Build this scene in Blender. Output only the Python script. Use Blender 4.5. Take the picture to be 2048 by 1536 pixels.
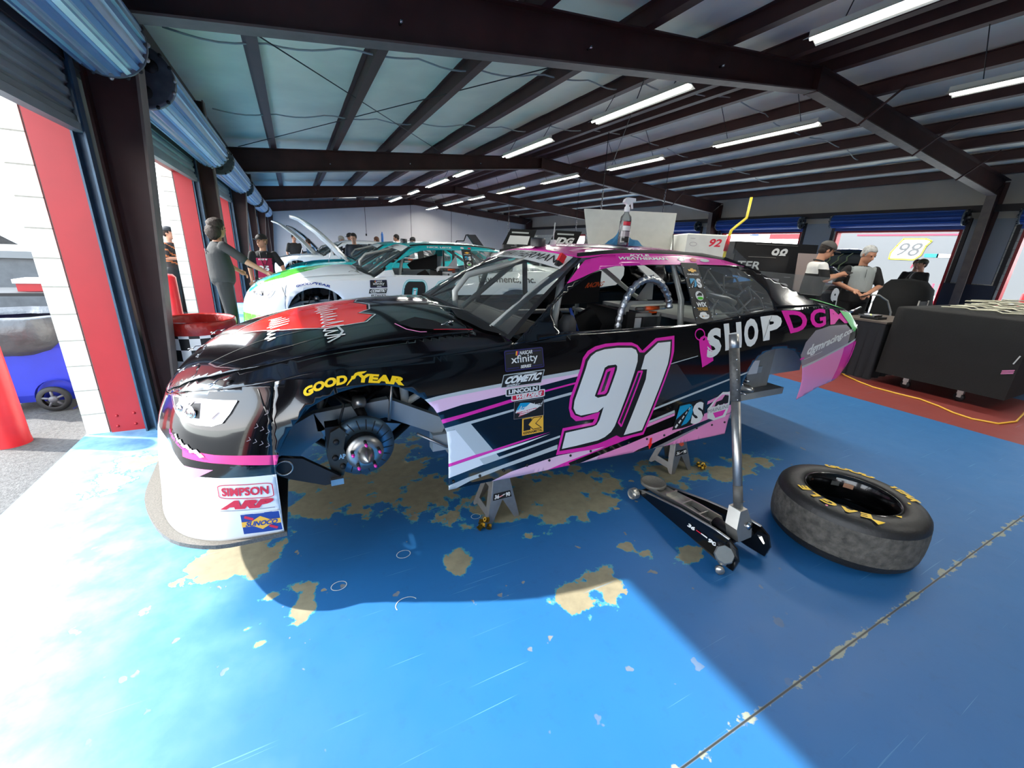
import bpy, bmesh, math, random
import numpy as np
from mathutils import Vector, Matrix, Quaternion
from mathutils.geometry import delaunay_2d_cdt
PI = math.pi
random.seed(7)
SC = bpy.context.scene
for _o in list(bpy.data.objects): bpy.data.objects.remove(_o, do_unlink=True)
COL = SC.collection
# ---------------------------------------------------------------- camera (solved from the building's straight lines), 1.58 m above the floor
_f, _p, _r, _y = 813.803, 0.316908, 0.0502539, 0.4863273
_fw = Vector((math.sin(_y)*math.cos(_p), math.cos(_y)*math.cos(_p), -math.sin(_p)))
_r0 = Vector((math.cos(_y), -math.sin(_y), 0)); _u0 = _r0.cross(_fw)
_rt = _r0*math.cos(_r) + _u0*math.sin(_r); _up = -_r0*math.sin(_r) + _u0*math.cos(_r)
_cd = bpy.data.cameras.new('camera'); _cam = bpy.data.objects.new('camera', _cd); COL.objects.link(_cam)
_cam.matrix_world = Matrix(((_rt.x, _up.x, -_fw.x, 0), (_rt.y, _up.y, -_fw.y, 0), (_rt.z, _up.z, -_fw.z, 1.58), (0, 0, 0, 1)))
_cd.sensor_width = 36; _cd.lens = 36*_f/2048; _cd.clip_start = .05; _cd.clip_end = 500
SC.camera = _cam
# ---------------------------------------------------------------- sky, sun, exposure
W = bpy.data.worlds.new('sky'); SC.world = W; W.use_nodes = True
_n = W.node_tree.nodes; _l = W.node_tree.links; _n.clear()
_out = _n.new('ShaderNodeOutputWorld'); _bg = _n.new('ShaderNodeBackground'); _tc = _n.new('ShaderNodeTexCoord')
_sx = _n.new('ShaderNodeSeparateXYZ'); _cr = _n.new('ShaderNodeValToRGB')
_l.new(_tc.outputs['Generated'], _sx.inputs[0]); _l.new(_sx.outputs['Z'], _cr.inputs[0]); _l.new(_cr.outputs[0], _bg.inputs[0]); _l.new(_bg.outputs[0], _out.inputs[0])
_cr.color_ramp.elements[0].position = 0.0; _cr.color_ramp.elements[0].color = (1.0, 1.0, 1.0, 1)
_cr.color_ramp.elements[1].position = .7; _cr.color_ramp.elements[1].color = (.62, .80, 1.0, 1)
_bg.inputs[1].default_value = 5.2
_sd = bpy.data.lights.new('sun', 'SUN'); _so = bpy.data.objects.new('sun', _sd); COL.objects.link(_so)
_so.location = (-20, 10, 18); _so.rotation_euler = Vector((1, -.5, -.85)).to_track_quat('-Z', 'Y').to_euler()
_sd.energy = 9.5; _sd.angle = math.radians(.9); _sd.color = (1, .97, .92)
SC.view_settings.view_transform = 'Standard'; SC.view_settings.look = 'None'; SC.view_settings.gamma = 1
SC.view_settings.use_curve_mapping = False; SC.view_settings.exposure = 0.55
SC.cycles.use_denoising = True; SC.cycles.max_bounces = 8; SC.cycles.transparent_max_bounces = 12
SC.cycles.caustics_reflective = False; SC.cycles.caustics_refractive = False
SC.cycles.sample_clamp_indirect = 6.0
# ---------------------------------------------------------------- materials
_M = {}
def lin(c):
    return tuple((x/12.92 if x <= .04045 else ((x+.055)/1.055)**2.4) for x in c)
def hexc(h): return lin(tuple(int(h[i:i+2], 16)/255 for i in (0, 2, 4)))
def mat(name, col, rough=.5, metal=0, noise=0, nscale=8, emit=0, coat=0, bump=0, bscale=60, alpha=1, trans=0, spec=None):
    """plain principled surface; noise mottles the colour, bump roughens the face"""
    if name in _M: return _M[name]
    if isinstance(col, str): col = hexc(col)
    m = bpy.data.materials.new(name); m.use_nodes = True; n = m.node_tree.nodes; l = m.node_tree.links
    b = n['Principled BSDF']; b.inputs['Base Color'].default_value = (*col, 1); b.inputs['Roughness'].default_value = rough
    b.inputs['Metallic'].default_value = metal
    if spec is not None: b.inputs['Specular IOR Level'].default_value = spec
    if coat: b.inputs['Coat Weight'].default_value = coat; b.inputs['Coat Roughness'].default_value = .03
    if trans: b.inputs['Transmission Weight'].default_value = trans; b.inputs['IOR'].default_value = 1.1
    if alpha < 1: b.inputs['Alpha'].default_value = alpha
    if emit: b.inputs['Emission Color'].default_value = (*col, 1); b.inputs['Emission Strength'].default_value = emit
    if noise or bump:
        tc = n.new('ShaderNodeTexCoord')
    if noise:
        nz = n.new('ShaderNodeTexNoise'); nz.inputs['Scale'].default_value = nscale; nz.inputs['Detail'].default_value = 6
        cr = n.new('ShaderNodeValToRGB'); l.new(tc.outputs['Object'], nz.inputs['Vector']); l.new(nz.outputs['Fac'], cr.inputs[0])
        cr.color_ramp.elements[0].position = .3; cr.color_ramp.elements[1].position = .7
        cr.color_ramp.elements[0].color = (*[max(0, x*(1-noise)) for x in col], 1); cr.color_ramp.elements[1].color = (*[min(1, x*(1+noise)) for x in col], 1)
        l.new(cr.outputs[0], b.inputs['Base Color'])
    if bump:
        nb = n.new('ShaderNodeTexNoise'); nb.inputs['Scale'].default_value = bscale; nb.inputs['Detail'].default_value = 4
        bp = n.new('ShaderNodeBump'); bp.inputs['Strength'].default_value = bump; bp.inputs['Distance'].default_value = .01
        l.new(tc.outputs['Object'], nb.inputs['Vector']); l.new(nb.outputs['Fac'], bp.inputs['Height']); l.new(bp.outputs[0], b.inputs['Normal'])
    _M[name] = m; return m
# ---------------------------------------------------------------- mesh builder
class MB:
    def __init__(s): s.v = []; s.f = []; s.m = []; s.mats = []; s.sm = []
    def mi(s, m):
        if m is None: return 0
        if m not in s.mats: s.mats.append(m)
        return s.mats.index(m)
    def add(s, vs, fs, m=None, smooth=False):
        o = len(s.v); k = s.mi(m); s.v += [tuple(float(c) for c in v) for v in vs]
        for f in fs: s.f.append([i+o for i in f]); s.m.append(k); s.sm.append(smooth)
        return s
    def box(s, x0, x1, y0, y1, z0, z1, m=None, R=None, bev=0):
        if bev:
            e = bev; out = []
            for z, i in ((z0, e), (z0+e, 0), (z1-e, 0), (z1, e)):
                out.append([(x0+i+e*(i == 0)*0, y0+i, z), (x1-i, y0+i, z), (x1-i, y1-i, z), (x0+i, y1-i, z)])
            vs = [p for r in out for p in r]; fs = [(3, 2, 1, 0), (12, 13, 14, 15)]
            for k in range(3):
                for j in range(4): a, b = k*4+j, k*4+(j+1) % 4; fs.append((a, b, b+4, a+4))
        else:
            vs = [(x0, y0, z0), (x1, y0, z0), (x1, y1, z0), (x0, y1, z0), (x0, y0, z1), (x1, y0, z1), (x1, y1, z1), (x0, y1, z1)]
            fs = [(3, 2, 1, 0), (4, 5, 6, 7), (0, 1, 5, 4), (1, 2, 6, 5), (2, 3, 7, 6), (3, 0, 4, 7)]
        if R is not None: vs = [tuple(R @ Vector(v)) for v in vs]
        return s.add(vs, fs, m)
    def obox(s, c, size, R, m=None):
        """box centred at c with rotation matrix R (3x3)"""
        a, b, d = size[0]/2, size[1]/2, size[2]/2; c = Vector(c)
        vs = [tuple(c + R @ Vector(p)) for p in [(-a, -b, -d), (a, -b, -d), (a, b, -d), (-a, b, -d), (-a, -b, d), (a, -b, d), (a, b, d), (-a, b, d)]]
        return s.add(vs, [(3, 2, 1, 0), (4, 5, 6, 7), (0, 1, 5, 4), (1, 2, 6, 5), (2, 3, 7, 6), (3, 0, 4, 7)], m)
    def tube(s, pts, r, m=None, n=10, cap=True, smooth=True):
        pts = [Vector(p) for p in pts]; rs = r if isinstance(r, (list, tuple)) else [r]*len(pts); vs = []; fs = []
        up = None
        for i, p in enumerate(pts):
            t = (pts[min(i+1, len(pts)-1)] - pts[max(i-1, 0)]).normalized()
            if up is None: up = t.orthogonal().normalized()
            up = (up - t*up.dot(t));
            up = up.normalized() if up.length > 1e-6 else t.orthogonal().normalized()
            w = t.cross(up)
            for k in range(n):
                a = 2*PI*k/n; vs.append(tuple(p + (up*math.cos(a) + w*math.sin(a))*rs[i]))
        for i in range(len(pts)-1):
            for k in range(n): a, b = i*n+k, i*n+(k+1) % n; fs.append((a, b, b+n, a+n))
        if cap: fs.append(tuple(reversed(range(n)))); fs.append(tuple(range((len(pts)-1)*n, len(pts)*n)))
        return s.add(vs, fs, m, smooth)
    def lathe(s, prof, c=(0, 0, 0), axis=(0, 0, 1), m=None, n=32, cap=False, smooth=True, a0=0, a1=2*PI, wob=None):
        """prof: (radius, height along the axis)"""
        q = Vector((0, 0, 1)).rotation_difference(Vector(axis).normalized()); c = Vector(c); vs = []; fs = []
        full = abs(a1-a0-2*PI) < 1e-6; nn = n if full else n+1
        for r, h in prof:
            for k in range(nn):
                a = a0+(a1-a0)*k/n; rr = r*(wob(a, h) if wob else 1)
                vs.append(tuple(c + q @ Vector((rr*math.cos(a), rr*math.sin(a), h))))
        for i in range(len(prof)-1):
            for k in range(n):
                a, b = i*nn+k, i*nn+(k+1) % nn
                fs.append((a, b, b+nn, a+nn))
        if cap: fs.append(tuple(reversed(range(nn)))); fs.append(tuple(range((len(prof)-1)*nn, len(prof)*nn)))
        return s.add(vs, fs, m, smooth)
    def prism(s, poly, f0, f1, m=None, smooth=False):
        """poly: 2-D points; f0, f1 map (a, b) to the two ends"""
        n = len(poly); vs = [tuple(f0(*p)) for p in poly] + [tuple(f1(*p)) for p in poly]
        ar = sum(poly[i][0]*poly[(i+1) % n][1] - poly[(i+1) % n][0]*poly[i][1] for i in range(n))
        fs = [tuple(reversed(range(n))), tuple(range(n, 2*n))] + [(i, (i+1) % n, (i+1) % n+n, i+n) for i in range(n)]
        return s.add(vs, fs, m, smooth)
    def ball(s, c, r, m=None, n=12, k=8, sc=(1, 1, 1), R=None):
        vs = []; fs = []
        for i in range(k+1):
            th = PI*i/k
            for j in range(n):
                ph = 2*PI*j/n; p = Vector((r*sc[0]*math.sin(th)*math.cos(ph), r*sc[1]*math.sin(th)*math.sin(ph), r*sc[2]*math.cos(th)))
                if R is not None: p = R @ p
                vs.append(tuple(Vector(c)+p))
        for i in range(k):
            for j in range(n): a, b = i*n+j, i*n+(j+1) % n; fs.append((a, a+n, b+n, b))
        return s.add(vs, fs, m, True)
    def grid(s, P, m=None, smooth=True):
        """P: rows of points"""
        a, b = len(P), len(P[0]); vs = [tuple(p) for r in P for p in r]
        return s.add(vs, [(i*b+j, i*b+j+1, (i+1)*b+j+1, (i+1)*b+j) for i in range(a-1) for j in range(b-1)], m, smooth)
    def xf(s, M):
        s.v = [tuple(M @ Vector(v)) for v in s.v]; return s
def link(o, parent=None):
    COL.objects.link(o)
    if parent is not None: o.parent = parent
    return o
def props(o, label=None, cat=None, group=None, kind=None):
    if label: o['label'] = label
    if cat: o['category'] = cat
    if group: o['group'] = group
    if kind: o['kind'] = kind
    return o
_PW = {}
def empty(name, loc=(0, 0, 0), label=None, cat=None, group=None, rz=0):
    o = bpy.data.objects.new(name, None); o.empty_display_size = .1; o.location = loc; o.rotation_euler = (0, 0, rz); COL.objects.link(o)
    _PW[o.name] = Matrix.Translation(loc) @ Matrix.Rotation(rz, 4, 'Z')
    return props(o, label, cat, group)
def obj(name, mb, m=None, parent=None, fix=True, solid=0, merge=False, loc=None):
    """link a builder's mesh; world coordinates become local to the parent (or to the mesh's own foot)"""
    me = bpy.data.meshes.new(name); A = Matrix()
    if parent is not None: A = _PW[parent.name]
    elif loc is not None: A = Matrix.Translation(loc)
    elif mb.v:
        v = np.array(mb.v); A = Matrix.Translation(((v[:, 0].min()+v[:, 0].max())/2, (v[:, 1].min()+v[:, 1].max())/2, v[:, 2].min()))
    I = A.inverted(); me.from_pydata([tuple(I @ Vector(v)) for v in mb.v], [], mb.f)
    if not mb.mats: me.materials.append(m)
    for x in mb.mats: me.materials.append(x)
    me.polygons.foreach_set('material_index', mb.m); me.polygons.foreach_set('use_smooth', mb.sm)
    if merge or fix:
        b = bmesh.new(); b.from_mesh(me)
        if merge: bmesh.ops.remove_doubles(b, verts=b.verts, dist=1e-5)
        if fix: bmesh.ops.recalc_face_normals(b, faces=b.faces)
        b.to_mesh(me); b.free()
    me.update(); o = bpy.data.objects.new(name, me); link(o, parent)
    if parent is None: o.matrix_world = A; _PW[o.name] = A
    else: _PW[o.name] = A
    if solid:
        k = o.modifiers.new('sheet', 'SOLIDIFY'); k.thickness = solid; k.offset = 0
    return o
def structure(name, mb, m=None):
    o = obj(name, mb, m, fix=True); o['kind'] = 'structure'; return o
def dup(root, d=(0, 0, 0), label=None, group=None, rz=None):
    """copy of a thing with copies of its parts and sub-parts, moved by d"""
    def cp(o, par):
        c = o.copy(); COL.objects.link(c); c.parent = par; _PW[c.name] = _PW.get(o.name, Matrix())
        for ch in [x for x in KIDS.get(o.name, [])]: cp(ch, c)
        return c
    KIDS = {}
    for o in COL.objects:
        if o.parent: KIDS.setdefault(o.parent.name, []).append(o)
    r = cp(root, None); r.location = Vector(root.location) + Vector(d)
    if rz is not None: r.rotation_euler = (0, 0, rz)
    if label: r['label'] = label
    if group: r['group'] = group
    return r
# ---------------------------------------------------------------- polygons on curved surfaces
def inside(p, poly):
    x, y = p; c = False; j = len(poly)-1
    for i in range(len(poly)):
        xi, yi = poly[i]; xj, yj = poly[j]
        if (yi > y) != (yj > y) and x < (xj-xi)*(y-yi)/(yj-yi)+xi: c = not c
        j = i
    return c
def resample(poly, d):
    out = []
    for i in range(len(poly)):
        a, b = poly[i], poly[(i+1) % len(poly)]; n = max(1, int(math.hypot(b[0]-a[0], b[1]-a[1])/d))
        out += [(a[0]+(b[0]-a[0])*k/n, a[1]+(b[1]-a[1])*k/n) for k in range(n)]
    return out
def panel(mb, outline, mapf, base, holes=(), paints=(), cell=.06, smooth=True):
    """triangulated sheet: outline and holes in surface coordinates, paints = (polygon, material) laid over the base colour"""
    paints = [(b, a) if isinstance(b, (list, tuple)) else (a, b) for a, b in paints]; V = []; E = []
    def loop(p):
        p = resample(p, cell); k = len(V); V.extend(Vector(q) for q in p); E.extend((k+i, k+(i+1) % len(p)) for i in range(len(p)))
    loop(outline)
    for h in holes: loop(h)
    for p, _ in paints: loop(p)
    x0, x1 = min(p[0] for p in outline), max(p[0] for p in outline); y0, y1 = min(p[1] for p in outline), max(p[1] for p in outline)
    nx, ny = int((x1-x0)/cell), int((y1-y0)/cell)
    for i in range(nx+1):
        for j in range(ny+1):
            V.append(Vector((x0+(i+.5+.25*(j % 2))*cell, y0+(j+.5)*cell)))
    r = delaunay_2d_cdt(V, E, [], 0, 1e-5); vs, fs = r[0], r[2]
    used = {}; outv = []; fl = {}
    for f in fs:
        c = (sum(vs[i][0] for i in f)/len(f), sum(vs[i][1] for i in f)/len(f))
        if not inside(c, outline) or any(inside(c, h) for h in holes): continue
        m = base
        for p, pm in paints:
            if inside(c, p): m = pm
        for i in f:
            if i not in used: used[i] = len(outv); outv.append(mapf(vs[i][0], vs[i][1]))
        fl.setdefault(m, []).append([used[i] for i in f])
    o = len(mb.v); mb.v += [tuple(float(c) for c in v) for v in outv]
    for m, L in fl.items():
        k = mb.mi(m)
        for f in L: mb.f.append([i+o for i in f]); mb.m.append(k); mb.sm.append(smooth)
    return mb
_TX = {}
def text_geo(s, bold=0.0, shear=0.0, space=1.0):
    """letters as triangles, scaled to a unit box"""
    k = (s, bold, shear, space)
    if k in _TX: return _TX[k]
    c = bpy.data.curves.new('t', 'FONT'); c.body = s; c.offset = bold; c.space_character = space; c.resolution_u = 3
    o = bpy.data.objects.new('t', c); COL.objects.link(o); dg = bpy.context.evaluated_depsgraph_get()
    me = o.evaluated_get(dg).to_mesh(); vs = [(v.co.x + shear*v.co.y, v.co.y) for v in me.vertices]; me.calc_loop_triangles()
    fs = [tuple(t.vertices) for t in me.loop_triangles]; o.evaluated_get(dg).to_mesh_clear()
    bpy.data.objects.remove(o); bpy.data.curves.remove(c)
    xs = [v[0] for v in vs]; ys = [v[1] for v in vs]; x0, x1, y0, y1 = min(xs), max(xs), min(ys), max(ys)
    _TX[k] = ([((x-x0)/(x1-x0), (y-y0)/(y1-y0)) for x, y in vs], fs, (x1-x0)/(y1-y0)); return _TX[k]
def quadmap(q):
    """unit square to four corners: bottom-left, bottom-right, top-right, top-left"""
    a, b, c, d = [np.array(p, float) for p in q]
    return lambda u, v: tuple((1-v)*((1-u)*a+u*b)+v*((1-u)*d+u*c))
def text_on(mb, s, q, mapf, m, bold=0.0, shear=0.0, maxe=.08, space=1.0, warp=None):
    vs, fs, _ = text_geo(s, bold, shear, space); Q = quadmap(q) if not callable(q) else q
    P = [Q(*(warp(*v) if warp else v)) for v in vs]; T = list(fs); P = list(P)
    for _k in range(3):
        N = []; cache = {}; ch = False
        def mid(i, j):
            k = (min(i, j), max(i, j))
            if k not in cache: cache[k] = len(P); P.append(tuple((np.array(P[i])+np.array(P[j]))/2))
            return cache[k]
        for t in T:
            e = max(math.dist(P[t[i]], P[t[(i+1) % 3]]) for i in range(3))
            if e > maxe:
                ch = True; a, b, c = t; x, y, z = mid(a, b), mid(b, c), mid(c, a); N += [(a, x, z), (x, b, y), (z, y, c), (x, y, z)]
            else: N.append(t)
        T = N
        if not ch: break
    return mb.add([mapf(*p) for p in P], T, m, True)
def arc(cx, cy, rx, ry, a0, a1, n):
    return [(cx+rx*math.cos(math.radians(a0+(a1-a0)*i/n)), cy+ry*math.sin(math.radians(a0+(a1-a0)*i/n))) for i in range(n+1)]
def ell(cx, cy, rx, ry, n=20): return arc(cx, cy, rx, ry, 0, 360, n)[:-1]
def rotm(rx=0, ry=0, rz=0): return (Matrix.Rotation(rz, 3, 'Z') @ Matrix.Rotation(ry, 3, 'Y') @ Matrix.Rotation(rx, 3, 'X'))
def flat(o, ux, uy):
    """surface map of a flat board: origin o, unit directions ux, uy"""
    o, ux, uy = Vector(o), Vector(ux), Vector(uy); n = ux.cross(uy).normalized()
    return lambda off: (lambda a, b: tuple(o + ux*a + uy*b + n*off))
# ---------------------------------------------------------------- stock car body surfaces (metres)
def pchip(xs, ys):
    xs = np.array(xs, float); ys = np.array(ys, float)
    h = np.diff(xs); d = np.diff(ys) / h; m = np.zeros(len(xs))
    for i in range(1, len(xs) - 1):
        if d[i-1] * d[i] > 0:
            w1 = 2*h[i] + h[i-1]; w2 = h[i] + 2*h[i-1]
            m[i] = (w1 + w2) / (w1/d[i-1] + w2/d[i])
    m[0] = d[0]; m[-1] = d[-1]
    def f(x):
        x = min(max(float(x), xs[0]), xs[-1])
        i = min(max(int(np.searchsorted(xs, x)) - 1, 0), len(xs) - 2)
        t = (x - xs[i]) / h[i]
        return float((2*t**3-3*t*t+1)*ys[i] + (t**3-2*t*t+t)*h[i]*m[i] + (3*t*t-2*t**3)*ys[i+1] + (t**3-t*t)*h[i]*m[i+1])
    return f
# s = distance along the plan outline (equals x on the flank), five rings from sill (t=0) to shoulder (t=1)
ST = [-1.372, -1.069, -.807, -.547, -.369, -.16, 0, .2, .6, 1.0, 1.4, 2.0, 2.6, 3.0, 3.3, 3.7, 4.0, 4.41, 4.549, 4.706, 5.027, 5.427]
ZB = [.345, .345, .342, .338, .335, .335, .35, .37, .38, .368, .358, .342, .327, .32, .40, .50, .56, .60, .615, .62, .62, .62]
ZT = [.84, .85, .90, .96, .99, 1.02, 1.05, 1.07, 1.09, 1.12, 1.155, 1.165, 1.19, 1.235, 1.26, 1.27, 1.25, 1.20, 1.18, 1.185, 1.20, 1.21]
RX = [[-.75, -.72, -.665, -.545, -.37, -.16, 0, .2, .6, 1., 1.4, 2., 2.6, 3., 3.3, 3.7, 4., 4.39, 4.5, 4.56, 4.58, 4.59],
      [-.745, -.715, -.64, -.52, -.365, -.16, 0, .2, .6, 1., 1.4, 2., 2.6, 3., 3.3, 3.7, 4., 4.41, 4.54, 4.6, 4.63, 4.64],
      [-.735, -.70, -.61, -.505, -.36, -.16, 0, .2, .6, 1., 1.4, 2., 2.6, 3., 3.3, 3.7, 4., 4.41, 4.55, 4.61, 4.64, 4.65],
      [-.71, -.675, -.59, -.485, -.34, -.15, 0, .2, .6, 1., 1.4, 2., 2.6, 3., 3.3, 3.7, 4., 4.41, 4.54, 4.6, 4.63, 4.64],
      [-.655, -.625, -.545, -.43, -.29, -.12, .02, .2, .6, 1., 1.4, 2., 2.6, 3., 3.3, 3.7, 4., 4.38, 4.49, 4.55, 4.59, 4.61]]
RV = [[0, .30, .57, .80, .91, .935, .95, .96, .965, .965, .96, .96, .96, .96, .96, .96, .94, .90, .83, .68, .4, 0],
      [0, .30, .55, .775, .885, .94, .955, .965, .97, .965, .96, .96, .96, .965, .975, .975, .96, .93, .87, .72, .4, 0],
      [0, .30, .545, .765, .88, .945, .965, .975, .975, .965, .955, .955, .96, .97, .985, .985, .97, .94, .88, .73, .4, 0],
      [0, .30, .54, .755, .865, .94, .96, .97, .965, .955, .945, .94, .945, .96, .975, .975, .955, .925, .87, .72, .4, 0],
      [0, .295, .52, .72, .82, .875, .90, .91, .91, .90, .89, .89, .89, .895, .905, .905, .885, .84, .79, .66, .4, 0]]
f_zb, f_zt = pchip(ST, ZB), pchip(ST, ZT)
f_rx = [pchip(ST, r) for r in RX]; f_rv = [pchip(ST, r) for r in RV]
TT = [0, .25, .5, .75, 1]
_colc = {}
def _col(s):
    k = round(s, 4)
    if k not in _colc:
        _colc[k] = (f_zb(s), f_zt(s), pchip(TT, [f(s) for f in f_rx]), pchip(TT, [f(s) for f in f_rv]))
    return _colc[k]
def side(s, z, off=0.0):
    """point of the flank surface; x, v (distance from the centre line), z"""
    def raw(s, z):
        zb, zt, fx, fv = _col(s); t = (z - zb) / (zt - zb)
        return np.array([fx(t), fv(t), z])
    p = raw(s, z)
    if off:
        e = .01; a = raw(s+e, z) - raw(s-e, z)
        zz = min(z, f_zt(s) - .012)
        b = raw(s, zz+e) - raw(s, zz-e)
        n = np.cross(b, a); n /= np.linalg.norm(n)
        if n[1] < 0 and abs(s-2) < 2.2: n = -n
        if s < -.8 and n[0] > 0: n = -n
        p = p + n * off
    return p
f_shx = pchip(RX[4][3:18], ZT[3:18]); 
_fx = [(-.655, 0), (-.64, .22), (-.625, .295), (-.545, .52), (-.43, .72), (-.29, .82), (-.12, .875), (.02, .90), (.2, .91), (.6, .91), (1., .90), (1.4, .89), (2.6, .89), (3., .895), (3.3, .905), (3.7, .905), (4., .885), (4.38, .84), (4.49, .79), (4.55, .66), (4.59, .4), (4.61, 0)]
f_shv = pchip([a for a, b in _fx], [b for a, b in _fx])
_fz = [(-.655, .84), (-.625, .85), (-.545, .90), (-.43, .96), (-.29, .99), (-.12, 1.02), (.02, 1.05), (.2, 1.07), (.6, 1.09), (1., 1.12), (1.4, 1.155), (2., 1.165), (2.6, 1.19), (3., 1.235), (3.3, 1.26), (3.7, 1.27), (4., 1.25), (4.38, 1.20), (4.49, 1.18), (4.55, 1.185), (4.59, 1.20), (4.61, 1.21)]
f_shz = pchip([a for a, b in _fz], [b for a, b in _fz])
f_zc = pchip([-.655, -.60, -.55, -.44, -.33, -.18, -.02, .22, .45, .74, 1.0, 3.3, 3.8, 4.33, 4.53, 4.61],
             [.84, .905, .95, 1.02, 1.07, 1.12, 1.16, 1.20, 1.228, 1.24, 1.235, 1.36, 1.345, 1.305, 1.275, 1.21])
def top(x, v, off=0.0):
    vs = max(f_shv(x), .02); r = min(abs(v) / vs, 1.0)
    z = f_zc(x) - (f_zc(x) - f_shz(x)) * r ** 2.4
    return np.array([x, v, z + off])
f_roofc = pchip([1.45, 1.55, 1.7, 1.95, 2.4, 2.8, 3.08, 3.2], [1.575, 1.60, 1.632, 1.652, 1.66, 1.642, 1.60, 1.575])
def roofz(x, v, off=0.0):
    return np.array([x, v, f_roofc(x) - .055 * (abs(v) / .63) ** 2.2 + off])
f_zr = pchip([.9, 1.4, 1.55, 1.7, 1.95, 2.4, 2.8, 3.08, 3.4, 3.85], [1.56, 1.56, 1.56, 1.58, 1.598, 1.605, 1.588, 1.55, 1.55, 1.55])
def house(x, z, off=0.0):
    """greenhouse side"""
    zs, vs, zr = f_shz(x) , f_shv(x), f_zr(x)
    q = min(max((z - zs) / (zr - zs), 0), 1.05)
    vt = .63
    return np.array([x, vs - .02*min(q*8, 1) - (vs - .02 - vt) * q ** 1.25 + off*.95, z + off*.3])
# ---------------------------------------------------------------- building shell
BLOBS = [(-0.06,2.81,0.17,0.18),(0.18,2.61,0.18,0.23),(-0.02,2.47,0.13,0.10),(0.44,2.60,0.23,0.27),(0.62,2.36,0.16,0.16),(0.34,3.04,0.28,0.28),(1.03,2.03,0.20,0.15),(1.35,2.05,0.27,0.23),(1.61,2.01,0.25,0.19),(1.64,1.80,0.12,0.09),(0.70,2.06,0.09,0.07),(1.39,1.82,0.16,0.10),(-0.50,2.16,0.10,0.12),(-0.37,2.21,0.13,0.11),(-0.58,2.12,0.04,0.05),(-0.32,2.04,0.05,0.06),(-0.12,1.73,0.04,0.09),(-0.17,1.64,0.03,0.03),(-0.25,1.81,0.04,0.03),(-0.07,1.79,0.02,0.03),(1.03,1.21,0.08,0.08),(1.24,1.24,0.09,0.07),(1.22,1.14,0.05,0.04),(0.61,1.68,0.05,0.07),(0.59,1.58,0.03,0.04),(1.57,1.29,0.04,0.03),(1.81,1.18,0.08,0.04),(2.50,1.91,0.21,0.14),(2.85,1.72,0.19,0.09),(3.24,1.78,0.17,0.09),(-1.19,3.49,0.10,0.13),(-1.23,3.26,0.09,0.12),(-0.14,1.61,0.02,0.02),(1.53,1.38,0.04,0.03),(-0.22,1.72,0.02,0.02),(-0.33,1.64,0.02,0.02),(1.43,2.12,0.08,0.06),(-0.62,3.70,0.07,0.09),(-0.92,3.92,0.05,0.06),(-0.29,1.56,0.02,0.02)]
def brick_mat():
    m = mat('block_wall', 'E6E1D2', .85, bump=.5, bscale=25); n = m.node_tree.nodes; l = m.node_tree.links
    tc = n.new('ShaderNodeTexCoord'); sx = n.new('ShaderNodeSeparateXYZ'); ad = n.new('ShaderNodeMath'); cb = n.new('ShaderNodeCombineXYZ'); br = n.new('ShaderNodeTexBrick')
    l.new(tc.outputs['Object'], sx.inputs[0]); l.new(sx.outputs[0], ad.inputs[0]); l.new(sx.outputs[1], ad.inputs[1]); l.new(ad.outputs[0], cb.inputs[0]); l.new(sx.outputs[2], cb.inputs[1]); l.new(cb.outputs[0], br.inputs[0])
    br.inputs['Scale'].default_value = 1; br.inputs['Brick Width'].default_value = .4; br.inputs['Row Height'].default_value = .2; br.inputs['Mortar Size'].default_value = .006; br.inputs['Mortar Smooth'].default_value = .3
    br.inputs['Color1'].default_value = (*hexc('E9E4D6'), 1); br.inputs['Color2'].default_value = (*hexc('E3DECF'), 1); br.inputs['Mortar'].default_value = (*hexc('9C978A'), 1)
    l.new(br.outputs[0], n['Principled BSDF'].inputs['Base Color']); return m
BLOCK = brick_mat()
STEEL = mat('oxide_red_steel', '40221E', .55, .0, noise=.25, nscale=3)
STEELG = mat('grey_flange_steel', '6B5F58', .6, noise=.15)
REDP = mat('red_paint', 'A3161F', .45, noise=.06, nscale=5)
BLUETR = mat('blue_grey_track', '3B5266', .4, .3, noise=.2, nscale=12)
INSUL = mat('white_insulation', 'F2EBD6', .6, noise=.07, nscale=1.5, bump=.6, bscale=3)
BEIGE = mat('beige_wall_panel', 'B3ABA0', .7, noise=.05, nscale=2)
WHITEW = mat('white_wall', 'D6D4D4', .7, noise=.03, nscale=1)
BLK = mat('black_matte', '0C0C0E', .6, noise=.2)
CHROME = mat('chrome', 'C8C8CC', .18, 1.0)
ALU = mat('brushed_aluminium', 'A8A6A2', .35, .9, noise=.1, nscale=20)
WHITE = mat('white_plastic', 'E8E8E6', .4)

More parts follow.
